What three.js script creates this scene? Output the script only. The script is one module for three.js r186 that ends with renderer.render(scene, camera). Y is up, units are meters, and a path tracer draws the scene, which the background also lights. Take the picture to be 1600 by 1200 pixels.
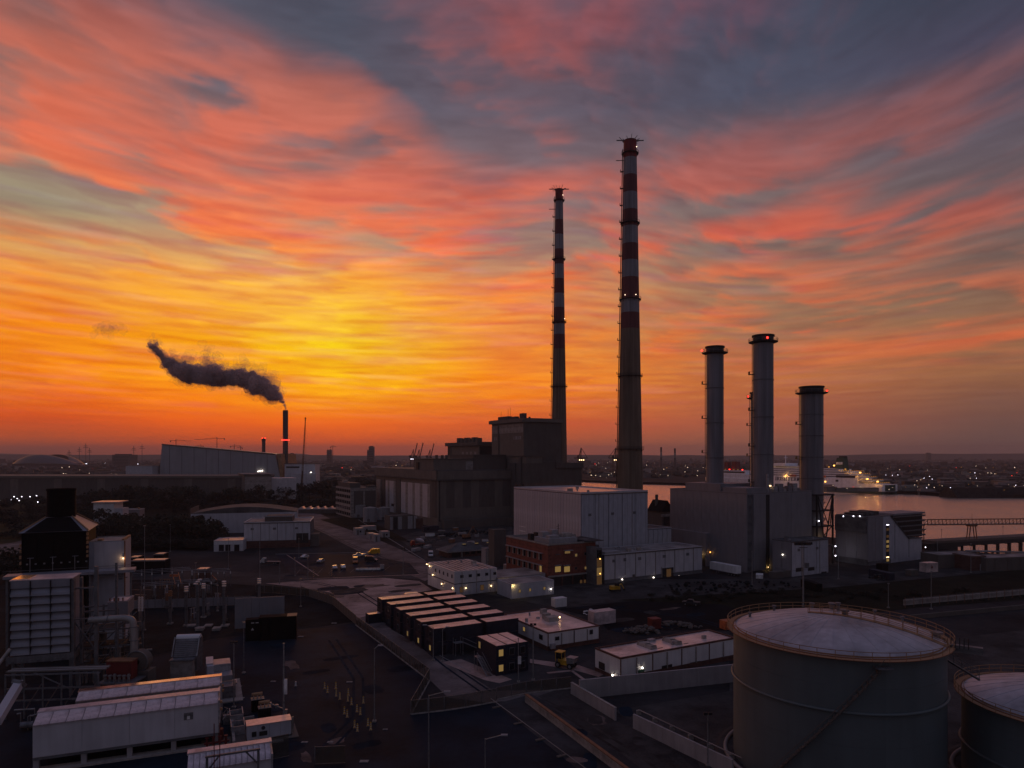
import * as THREE from 'three';
import { mergeGeometries } from 'three/addons/utils/BufferGeometryUtils.js';
import { FontLoader } from 'three/addons/loaders/FontLoader.js';
import { TextGeometry } from 'three/addons/geometries/TextGeometry.js';

// ---------------------------------------------------------------- camera, sky, sun, exposure
const scene = new THREE.Scene();
const EYE = 45, FOC = 1080, HX = 800, HY = 712;      // drone height; focal length and horizon in pixels of the 1600 x 1200 photograph
const camera = new THREE.PerspectiveCamera(2 * Math.atan(600 / FOC) * 180 / Math.PI, 4 / 3, 1, 30000);
camera.position.set(0, EYE, 0);
camera.lookAt(0, EYE, -10);
camera.setViewOffset(1024, 768, 0, -(HY - 600) * 0.64, 1024, 768);
camera.updateProjectionMatrix();
const renderer = new THREE.WebGLRenderer();
renderer.setSize(1024, 768);
renderer.toneMapping = THREE.LinearToneMapping;
renderer.toneMappingExposure = 1;
renderer.shadowMap.enabled = true;

let seed = 7;
const rnd = () => { seed = (seed * 1664525 + 1013904223) >>> 0; return seed / 4294967296; };
const rr = (a, b) => a + (b - a) * rnd();
const clamp = (x, a = 0, b = 1) => Math.min(b, Math.max(a, x));
const lerp = (a, b, t) => a + (b - a) * t;
const sstep = (a, b, x) => { const t = clamp((x - a) / (b - a)); return t * t * (3 - 2 * t); };
const hash2 = (x, y) => { let h = Math.imul(x, 374761393) + Math.imul(y, 668265263) | 0; h = Math.imul(h ^ (h >>> 13), 1274126177); return ((h ^ (h >>> 16)) >>> 0) / 4294967296; };
function vnoise(x, y) {
  const ix = Math.floor(x), iy = Math.floor(y), fx = x - ix, fy = y - iy, u = fx * fx * fx * (fx * (fx * 6 - 15) + 10), v = fy * fy * fy * (fy * (fy * 6 - 15) + 10);
  return lerp(lerp(hash2(ix, iy), hash2(ix + 1, iy), u), lerp(hash2(ix, iy + 1), hash2(ix + 1, iy + 1), u), v);
}
function fbm(x, y, oct) { let s = 0, a = 0.5, n = 0; for (let i = 0; i < oct; i++) { s += a * vnoise(x, y); n += a; a *= 0.5; const t = x * 1.9 + 13.7 + y * 0.35; y = y * 2.05 - 7.3 - x * 0.25; x = t; } return s / n; }
const lin = (c) => { c /= 255; return c <= 0.04045 ? c / 12.92 : Math.pow((c + 0.055) / 1.055, 2.4); };
const hexlin = (h) => [lin(h >> 16), lin((h >> 8) & 255), lin(h & 255)];

// The dusk sky: colours of the clear gaps and of the lit cloud at directions (columns by azimuth, rows by elevation), and banks of cloud.
function makeSky() {
  const W = 4096, Hh = 2048, data = new Float32Array(W * Hh * 4);
  const dirOf = (px, py) => { const x = (px - HX) / FOC, y = (HY - py) / FOC; return [Math.atan(x), Math.atan(y / Math.hypot(1, x))]; };
  const cols = [60, 300, 530, 800, 1180, 1560].map((px) => Math.atan((px - HX) / FOC));
  const rows = [708, 690, 660, 600, 540, 450, 370, 280, 150, 20].map((py) => Math.atan((HY - py) / FOC / 1.05));
  const cloud = [
    [0x8c3d22, 0xa03c1c, 0xb44620, 0xac4a32, 0x87503d, 0x5c403a],
    [0xb44a1a, 0xcc4c08, 0xd85208, 0xbe5526, 0x91553e, 0x624740],
    [0xd7500a, 0xf06200, 0xf86c00, 0xd85c1c, 0xa55a3c, 0x6e4b41],
    [0xfa7800, 0xff9000, 0xffb800, 0xff8600, 0xbe6e3c, 0x966241],
    [0xff8a00, 0xffa600, 0xffd400, 0xff8c0c, 0xe17341, 0xd76841],
    [0xff9430, 0xffa826, 0xffb430, 0xff8430, 0xd7704a, 0xb06a52],
    [0xf28450, 0xfa7c46, 0xfa7846, 0xf86c44, 0xd7644a, 0xb45c50],
    [0xf0724e, 0xea7052, 0xe47054, 0xd86850, 0xae6058, 0x9a5a56],
    [0xcc6a54, 0xd06e58, 0xc86e5a, 0xae625e, 0x82585e, 0x7a5458],
    [0x985a58, 0x8c5c60, 0x7c5c66, 0xa65654, 0x7c4c5a, 0x464455],
  ];
  const gap = [
    [0x843a20, 0x983a1c, 0xac441e, 0xa44630, 0x804c3c, 0x583e3a],
    [0xa84618, 0xc44a0a, 0xd04e0c, 0xb65226, 0x8c523e, 0x5e453f],
    [0xc84b14, 0xe65a05, 0xee640a, 0xcd5523, 0xa0553c, 0x69483e],
    [0xf88810, 0xff9608, 0xffaa08, 0xf88820, 0xb9693c, 0x8c5c41],
    [0xfc9014, 0xffa20c, 0xffc01c, 0xf48834, 0xa57350, 0x96694b],
    [0xe89a50, 0xf8a850, 0xffb65a, 0xe88e54, 0x98765f, 0x735f58],
    [0x9c8c74, 0xb48c74, 0xb09078, 0xa48070, 0x7c6a66, 0x6c5b5c],
    [0x967870, 0x8e746e, 0x86706e, 0x846c70, 0x786466, 0x605660],
    [0x7e6664, 0x70626a, 0x5e5c6a, 0x685c68, 0x4c4e60, 0x484558],
    [0x5f555c, 0x565462, 0x4e505f, 0x66505c, 0x464a5c, 0x343e4e],
  ];
  const L = (t) => t.map((r) => r.map(hexlin)), CL = L(cloud), GL = L(gap);
  for (const t of [CL, GL]) [1.5, 1.4, 1.28, 1.1].forEach((k, j) => t[j].forEach((c) => { for (let i = 0; i < 3; i++) c[i] *= k; }));
  const at = (T, az, el, o) => {
    let i = 0, j = 0;
    while (i < cols.length - 2 && az > cols[i + 1]) i++;
    while (j < rows.length - 2 && el > rows[j + 1]) j++;
    const u = sstep(0, 1, (az - cols[i]) / (cols[i + 1] - cols[i])) * 0.5 + 0.5 * clamp((az - cols[i]) / (cols[i + 1] - cols[i])), v = clamp((el - rows[j]) / (rows[j + 1] - rows[j]));
    for (let c = 0; c < 3; c++) o[c] = lerp(lerp(T[j][i][c], T[j][i + 1][c], u), lerp(T[j + 1][i][c], T[j + 1][i + 1][c], u), v);
  };
  // banks (+) and gaps (-): centre, half width, half height in photograph pixels, tilt (degrees, + falls to the right), strength
  const banks = [
    [110, 90, 150, 42, 12, .5], [290, 75, 170, 40, 16, .5], [430, 120, 170, 30, 24, .5], [90, 215, 120, 34, 8, .6], [240, 185, 170, 38, 14, .45], [545, 178, 130, 26, 10, .75],
    [520, 130, 90, 18, 26, .5], [130, 165, 70, 26, -20, .25], [120, 285, 200, 30, 8, .75], [300, 315, 130, 26, 6, .35], [560, 292, 150, 40, -6, .7], [700, 340, 120, 34, 4, .6], [415, 352, 110, 20, 10, .55],
    [385, 225, 60, 20, 4, .3], [270, 250, 90, 18, 10, .35], [130, 385, 160, 14, 6, .5], [790, 60, 150, 50, 8, .55], [700, 95, 90, 22, 14, .4], [850, 108, 60, 20, 20, .4], [940, 45, 90, 40, 0, .35],
    [880, 205, 50, 24, -10, .45], [900, 290, 110, 26, 0, .5], [830, 290, 60, 20, -4, .3], [930, 400, 120, 40, -6, .4], [1130, 260, 220, 48, -16, .55], [1420, 165, 220, 40, -16, .5], [1270, 342, 80, 17, -10, .85],
    [1110, 372, 130, 18, -9, .75], [1400, 328, 70, 16, -6, .65], [1520, 330, 60, 14, -4, .45], [1170, 425, 130, 22, -6, .55], [1350, 420, 160, 18, -3, .4], [1500, 452, 140, 20, -2, .4], [1250, 480, 150, 14, -2, .45],
    [1500, 527, 190, 9, -4, .95], [1230, 505, 150, 9, -1, .35], [640, 112, 50, 8, 16, .4],
    [420, 35, 190, 30, 14, -.6], [600, 90, 150, 45, 28, -.65], [740, 200, 140, 40, 12, -.45], [585, 215, 40, 26, -14, -.8], [470, 248, 110, 22, 4, -.5], [160, 128, 80, 16, 12, -.4], [330, 140, 70, 10, 14, -.4], [60, 335, 160, 36, 6, -.75],
    [230, 355, 150, 22, 8, -.6], [200, 242, 80, 9, 6, -.5], [610, 335, 50, 22, 0, -.4], [1290, 110, 220, 60, -8, -.65], [1010, 165, 170, 50, -8, -.4], [1500, 60, 160, 60, -6, -.6], [1140, 318, 150, 16, -9, -.75], [1430, 285, 120, 26, -14, -.55],
    [1320, 390, 150, 20, -6, -.5], [1130, 400, 110, 12, -6, -.45], [1550, 395, 90, 24, 0, -.4], [1040, 320, 90, 20, -8, -.3], [830, 240, 60, 20, 0, -.3], [20, 175, 60, 18, 8, -.3], [760, 425, 40, 14, 0, -.4],
    [1400, 500, 200, 9, -2, -.5], [1100, 455, 160, 9, -2, -.3],
  ].map(([px, py, w, h, tilt, s]) => { const [a, e] = dirOf(px, py), k = Math.cos(a) / FOC * Math.cos(e), t = tilt * Math.PI / 180; return [a, e, w * k, h * k, Math.cos(t), Math.sin(t), s]; });
  const c0 = [0, 0, 0], g0 = [0, 0, 0], backLow = hexlin(0x615860), backMid = hexlin(0x5c5a68), zen = hexlin(0x586080);
  for (let row = 0; row < Hh; row++) {
    const el = ((row + 0.5) / Hh - 0.5) * Math.PI;
    for (let col = 0; col < W; col++) {
      const o = (row * W + col) * 4;
      data[o + 3] = 1;
      if (el < -0.01) { data[o] = 0.03; data[o + 1] = 0.02; data[o + 2] = 0.02; continue; }
      const e = Math.max(el, 0), round = ((col + 0.5) / W - 0.5) * 2 * Math.PI;              // round: atan2(z, x)
      let az = round + Math.PI / 2; if (az > Math.PI) az -= 2 * Math.PI;                       // 0 straight ahead (-z), + to the right
      const ahead = Math.abs(az) < 0.95 && e < 0.85;
      const t = e / (1 + 0.34 * Math.min((az + 0.05) ** 2, 1.2)), wob = vnoise(az * 2.1 + 40, t * 3) - 0.5;
      const sx = az * 5 + wob * 0.8, sy = (t + 0.05 * wob) / (0.32 + t) * 12;
      let n = fbm(sx + 3, sy * 1.1 + 9, ahead ? 6 : 3);
      const n0 = n; if (ahead) { const q = fbm(sx * 2.6 + 20 + (n - .5) * 2, sy * 3.4 + 5 + n * 1.6, 6); const th = 0.26 - 0.10 * sstep(0.12, 0.4, e); n = n * (0.64 - th) + 0.36 * q + th * fbm(sx * 3.4 + 9 + (q - .5) * 1.6, sy * 14 + 2 + n0 * 1.5, 5); }
      let bank = 0;
      if (ahead) for (const b of banks) {
        const dx = az - b[0] + (n0 - 0.5) * 0.16 + (n - 0.5) * 0.12, dy = e - b[1] + (n0 - 0.5) * 0.05 + (n - 0.5) * 0.06, u = (dx * b[4] - dy * b[5]) / b[2], v = (dx * b[5] + dy * b[4]) / b[3], q = u * u + v * v;
        if (q < 6) bank += b[6] * Math.exp(-q);
      }
      const hi = sstep(0.18, 0.45, e), cov = (1 - 0.16 * hi) * sstep(0.0, 1.12 + 0.1 * hi, 0.44 + (n - 0.5) * 2.7 + bank * 0.8);
      at(CL, az, e, c0); at(GL, az, e, g0);
      const f1 = ahead ? fbm(sx * 3.2 + 7 + n * 3, sy * 12 + n * 2, 5) - 0.5 : 0, f2 = ahead ? fbm(sx * 2.1 + 31 - n * 2, sy * 9 + 60, 5) - 0.5 : 0, lo = sstep(0.015, 0.09, e), mid2 = sstep(0.02, 0.1, e) * (1 - sstep(0.24, 0.42, e));
      const warm = sstep(1.25, 0.1, Math.abs(az + 0.27) + e * 0.8), fine = [1 + 0.36 * f1 * lo, 1 + (0.42 * lo + 0.6 * mid2 * warm) * f1, 1 + (0.42 * lo) * f1];
      const back = sstep(0.72, 1.9, Math.abs(az)), up = sstep(0.5, 1.25, e);
      for (let c = 0; c < 3; c++) {
        let k = lerp(g0[c], c0[c], cov) * fine[c] + (c === 2 ? Math.max(0, f2) * 0.2 * mid2 * warm : 0);
        k = lerp(k, lerp(backLow[c], backMid[c], sstep(0, 0.5, e)) * (0.85 + 0.3 * cov), back);
        data[o + c] = lerp(k, zen[c] * (0.9 + 0.2 * cov), up);
      }
    }
  }
  const tx = new THREE.DataTexture(data, W, Hh, THREE.RGBAFormat, THREE.FloatType);
  tx.mapping = THREE.EquirectangularReflectionMapping; tx.magFilter = THREE.LinearFilter; tx.needsUpdate = true;
  return tx;
}
scene.background = makeSky();
scene.environment = scene.background;
const sun = new THREE.DirectionalLight(new THREE.Color(1, 0.42, 0.16), 0.35);
{ const a = Math.atan((520 - HX) / FOC), e = 0.045; sun.position.set(Math.sin(a) * Math.cos(e) * 900, Math.sin(e) * 900, -Math.cos(a) * Math.cos(e) * 900); }
sun.castShadow = true; sun.shadow.radius = 20;
Object.assign(sun.shadow.camera, { left: -600, right: 600, top: 300, bottom: -300, near: 1, far: 3000 });
scene.add(sun);
scene.fog = new THREE.FogExp2(new THREE.Color(1, .86, .84), 0.00009);

// ---------------------------------------------------------------- helpers
const used = {};
const numbered = (n) => { const k = used[n] = (used[n] ?? -1) + 1; return k ? n + '_' + String(k).padStart(3, '0') : n; };
function tag(o, label, category, group, kind) { if (label) o.userData.label = label; if (category) o.userData.category = category; if (group) o.userData.group = group; if (kind) o.userData.kind = kind; return o; }
function thing(name, label, category, pos = [0, 0, 0], turn = 0, group) { const o = new THREE.Group(); o.name = numbered(name); o.position.set(...pos); o.rotation.y = turn; scene.add(o); return tag(o, label, category, group); }
function mesh(name, geos, mat, parent, kind) {
  const g = Array.isArray(geos) ? (geos.length === 1 ? geos[0] : mergeGeometries(geos.map((x) => { const y = x.index ? x.toNonIndexed() : x; for (const k of Object.keys(y.attributes)) if (!['position', 'normal', 'uv'].includes(k)) y.deleteAttribute(k); return y; }))) : geos;
  const m = new THREE.Mesh(g, mat); m.name = parent ? name : numbered(name); m.castShadow = m.receiveShadow = true; (parent ?? scene).add(m);
  if (kind) m.userData.kind = kind;
  return m;
}
const struct = (name, geos, mat) => mesh(name, geos, mat, null, 'structure');
const copyOf = (o, label, pos, turn, group) => { const c = o.clone(); c.name = numbered(o.name.replace(/_\d{3}$/, '')); scene.add(c); if (pos) c.position.set(...pos); if (turn !== undefined) c.rotation.set(0, turn, 0); c.userData = { ...o.userData }; return tag(c, label, null, group); };
// ground point seen at a pixel of the photograph; its distance ahead
const depthAt = (py, h = 0) => FOC * (EYE - h) / (py - HY);
const G = (px, py, h = 0) => { const d = depthAt(py, h); return [(px - HX) / FOC * d, h, -d]; };
const AtD = (px, py, d) => [(px - HX) / FOC * d, EYE - (py - HY) * d / FOC, -d];
const TH = 29 * Math.PI / 180;                                                          // the works stand on a grid turned by this
// geometry with uv in metres
function box(x0, x1, y0, y1, z0, z1) {
  const g = new THREE.BoxGeometry(Math.abs(x1 - x0), Math.abs(y1 - y0), Math.abs(z1 - z0)); g.translate((x0 + x1) / 2, (y0 + y1) / 2, (z0 + z1) / 2);
  const p = g.attributes.position, n = g.attributes.normal, u = g.attributes.uv;
  for (let i = 0; i < p.count; i++) { if (Math.abs(n.getY(i)) > .5) u.setXY(i, p.getX(i), p.getZ(i)); else if (Math.abs(n.getX(i)) > .5) u.setXY(i, p.getZ(i), p.getY(i)); else u.setXY(i, p.getX(i), p.getY(i)); }
  return g;
}
function cyl(r0, r1, y0, y1, x = 0, z = 0, seg = 16, open = false) {
  const g = new THREE.CylinderGeometry(r1, r0, y1 - y0, seg, 1, open); g.translate(x, (y0 + y1) / 2, z);
  const u = g.attributes.uv, p = g.attributes.position, n = g.attributes.normal, r = Math.max(r0, r1);
  for (let i = 0; i < p.count; i++) { if (Math.abs(n.getY(i)) > .9) u.setXY(i, p.getX(i), p.getZ(i)); else u.setXY(i, u.getX(i) * 6.283 * r, p.getY(i)); }
  return g.toNonIndexed();
}
function bar(a, b, r, seg = 6) {                                                          // a round bar between two points
  const A = new THREE.Vector3(...a), B = new THREE.Vector3(...b), d = B.clone().sub(A), l = d.length(), g = new THREE.CylinderGeometry(r, r, l, seg);
  g.applyQuaternion(new THREE.Quaternion().setFromUnitVectors(new THREE.Vector3(0, 1, 0), d.normalize())); g.translate((A.x + B.x) / 2, (A.y + B.y) / 2, (A.z + B.z) / 2); return g.toNonIndexed();
}
function beam(a, b, w) { const A = new THREE.Vector3(...a), B = new THREE.Vector3(...b), d = B.clone().sub(A), l = d.length(), g = new THREE.BoxGeometry(w, w, l); g.applyQuaternion(new THREE.Quaternion().setFromUnitVectors(new THREE.Vector3(0, 0, 1), d.normalize())); g.translate((A.x + B.x) / 2, (A.y + B.y) / 2, (A.z + B.z) / 2); return g.toNonIndexed(); }
function tube(pts, r, seg = 24, rs = 10) { const g = new THREE.TubeGeometry(new THREE.CatmullRomCurve3(pts.map((p) => new THREE.Vector3(...p)), false, 'centripetal'), seg, r, rs); return g.toNonIndexed(); }
function prism(poly, z0, z1) {                                                            // a polygon in x, y pulled along z
  const s = new THREE.Shape(poly.map(([x, y]) => new THREE.Vector2(x, y))), g = new THREE.ExtrudeGeometry(s, { depth: z1 - z0, bevelEnabled: false }); g.translate(0, 0, z0); return g.toNonIndexed ? (g.index ? g.toNonIndexed() : g) : g;
}
function sheet(poly, y) {                                                                  // a flat polygon [x, z] at height y, uv in metres
  const s = new THREE.Shape(poly.map(([x, z]) => new THREE.Vector2(x, -z))), g = new THREE.ShapeGeometry(s); g.rotateX(-Math.PI / 2); g.translate(0, y, 0);
  const p = g.attributes.position, u = g.attributes.uv; for (let i = 0; i < p.count; i++) u.setXY(i, p.getX(i), p.getZ(i)); return g;
}
const gpoly = (list) => list.map(([px, py]) => { const p = G(px, py); return [p[0], p[2]]; });
const moved = (g, x, y, z, ry = 0) => { const c = g.clone(); if (ry) c.rotateY(ry); c.translate(x, y, z); return c; };

// ---------------------------------------------------------------- materials
function noiseTex(size, fn, srgb) {
  const d = new Uint8Array(size * size * 4);
  for (let y = 0; y < size; y++) for (let x = 0; x < size; x++) { const v = fn(x / size, y / size), o = (y * size + x) * 4; const c = typeof v === 'number' ? [v, v, v] : v; for (let i = 0; i < 3; i++) d[o + i] = clamp(c[i]) * 255; d[o + 3] = 255; }
  const t = new THREE.DataTexture(d, size, size); t.wrapS = t.wrapT = THREE.RepeatWrapping; t.magFilter = THREE.LinearFilter; t.needsUpdate = true; if (srgb) t.colorSpace = THREE.SRGBColorSpace; return t;
}
const tile = (f) => (u, v) => { const a = sstep(0, 1, u), b = sstep(0, 1, v); return f(u, v) * (1 - a) * (1 - b) + f(u - 1, v) * a * (1 - b) + f(u, v - 1) * (1 - a) * b + f(u - 1, v - 1) * a * b; };
const T = {
  stain: noiseTex(512, tile((u, v) => { const s = fbm(u * 40 + 50, v * 1.2 + 50, 5), q = fbm(u * 12 + 80, v * 3 + 80, 5), r = fbm(u * 90 + 20, v * 2 + 20, 3); return clamp(.62 + .5 * (q - .5) + .34 * (s - .5) - .5 * sstep(.62, .8, r) * q); })),
  mottle: noiseTex(512, tile((u, v) => 0.62 + 0.75 * (fbm(u * 9 + 30, v * 9 + 30, 6) - 0.5) + 0.25 * (fbm(u * 60 + 9, v * 60 + 9, 2) - .5))),
  streak: noiseTex(512, tile((u, v) => { const s = fbm(u * 26 + 50, v * 2.2 + 50, 5), m = fbm(u * 6 + 80, v * 6 + 80, 4); return 0.62 + 0.26 * (s - 0.5) + 0.22 * (m - .5); })),
  ground: noiseTex(1024, tile((u, v) => { const a = fbm(u * 7 + 100, v * 7 + 100, 7) * 1.25 - .12 + (fbm(u * 16 + 40, v * 16 + 40, 3) > .56 ? .05 : 0), b = fbm(u * 70 + 100, v * 70 + 100, 3), c = fbm(u * 3 + 60, v * 14 + 60, 4); return 0.6 + 0.8 * (a - 0.5) + 0.35 * (b - .5) + .3 * (c - .5); })),
  rib: noiseTex(64, (u) => (Math.sin(u * Math.PI * 16) * .5 + .5)),
  rough: noiseTex(256, tile((u, v) => 0.75 + 0.6 * (fbm(u * 8 + 20, v * 8 + 20, 5) - .5))),
};
const texs = {};
function scaled(t, s, sy = s) { const k = t + s + '_' + sy; if (!texs[k]) { const c = T[t].clone(); c.repeat.set(1 / s, 1 / sy); c.needsUpdate = true; texs[k] = c; } return texs[k]; }
function M(c, rough = 0.85, o = {}) {
  const m = new THREE.MeshPhysicalMaterial({ roughness: rough, metalness: o.metal ?? 0 });
  m.color.setRGB(...c);
  const t = o.t ?? 'mottle';
  if (t) { m.map = scaled(t, o.s ?? 14, o.sy ?? o.s ?? 14); const k = 1 / 0.60; m.color.multiplyScalar(k); }
  if (o.rib) { m.bumpMap = scaled('rib', o.rib * 8, 1); m.bumpScale = o.ribd ?? 0.05; }
  if (o.bump) { m.bumpMap = scaled('ground', o.bs ?? 6); m.bumpScale = o.bump; }
  if (o.spec !== undefined) m.specularIntensity = o.spec;
  if (o.opacity) { m.transparent = true; m.opacity = o.opacity; }
  if (o.coat) { m.clearcoat = o.coat; m.clearcoatRoughness = .15; }
  return m;
}
const glow = (c, k) => { const m = new THREE.MeshStandardMaterial({ color: 0x000000, roughness: 1 }); m.emissive.setRGB(...c); m.emissiveIntensity = k; return m; };
const m = {
  clad: M([.50, .49, .52], .55, { t: 'streak', s: 18 }), cladB: M([.40, .41, .46], .5, { t: 'streak', s: 15 }), cladD: M([.21, .205, .225], .55, { t: 'streak', s: 24 }), cladW: M([.62, .62, .63], .5, { t: 'streak', s: 16 }),
  seam: M([.12, .12, .13], .8, { t: null }), conc: M([.17, .145, .125], .92, { t: 'streak', s: 30 }), concD: M([.11, .095, .085], .92, { t: 'streak', s: 26 }), concP: M([.30, .27, .25], .9, { s: 9 }), concW: M([.30, .285, .295], .9, { t: 'streak', s: 12 }),
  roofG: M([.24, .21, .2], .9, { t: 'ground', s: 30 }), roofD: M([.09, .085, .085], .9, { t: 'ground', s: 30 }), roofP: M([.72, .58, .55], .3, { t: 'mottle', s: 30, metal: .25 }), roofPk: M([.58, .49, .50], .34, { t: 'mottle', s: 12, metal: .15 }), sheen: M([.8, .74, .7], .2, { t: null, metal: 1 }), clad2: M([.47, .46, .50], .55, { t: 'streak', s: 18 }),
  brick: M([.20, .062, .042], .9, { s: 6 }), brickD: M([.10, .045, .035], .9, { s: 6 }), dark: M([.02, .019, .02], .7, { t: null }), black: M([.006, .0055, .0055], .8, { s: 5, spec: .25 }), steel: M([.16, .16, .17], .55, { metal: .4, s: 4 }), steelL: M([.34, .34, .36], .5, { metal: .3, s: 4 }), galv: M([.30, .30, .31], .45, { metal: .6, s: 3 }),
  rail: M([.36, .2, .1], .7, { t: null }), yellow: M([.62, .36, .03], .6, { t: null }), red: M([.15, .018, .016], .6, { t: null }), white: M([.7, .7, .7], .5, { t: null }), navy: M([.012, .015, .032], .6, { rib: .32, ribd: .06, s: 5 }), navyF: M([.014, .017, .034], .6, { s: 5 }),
  glass: M([.015, .017, .02], .08, { t: null, spec: 1 }), glassD: M([.02, .02, .024], .15, { t: null }), grass: M([.035, .038, .018], 1, { t: 'ground', s: 24 }), wood: M([.16, .1, .06], .9, { s: 2 }),
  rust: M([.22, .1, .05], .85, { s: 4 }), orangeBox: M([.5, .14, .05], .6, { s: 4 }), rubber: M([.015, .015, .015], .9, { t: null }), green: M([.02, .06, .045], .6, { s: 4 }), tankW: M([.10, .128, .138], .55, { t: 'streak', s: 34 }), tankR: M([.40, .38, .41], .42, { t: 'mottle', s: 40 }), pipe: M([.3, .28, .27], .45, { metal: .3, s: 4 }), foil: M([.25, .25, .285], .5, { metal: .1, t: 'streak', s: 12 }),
};
const lit = { warm: glow([1, .62, .3], 6), white: glow([1, .86, .72], 6), cool: glow([.9, .85, 1], 5), orange: glow([1, .42, .08], 5), red: glow([1, .03, .02], 6), win: glow([1, .6, .22], .13), winY: glow([1, .62, .2], .2), winD: glow([1, .5, .2], .05), tip: glow([1, .72, .5], 3), ferry: glow([1, .42, .08], .7), green: glow([.1, 1, .3], 4) };
function pointLight(pos, color, cd, parent, dist = 0) { const l = new THREE.PointLight(new THREE.Color(...color), cd, dist, 2); l.position.set(...pos); l.castShadow = true; l.shadow.radius = 8; (parent ?? scene).add(l); return l; }
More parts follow.
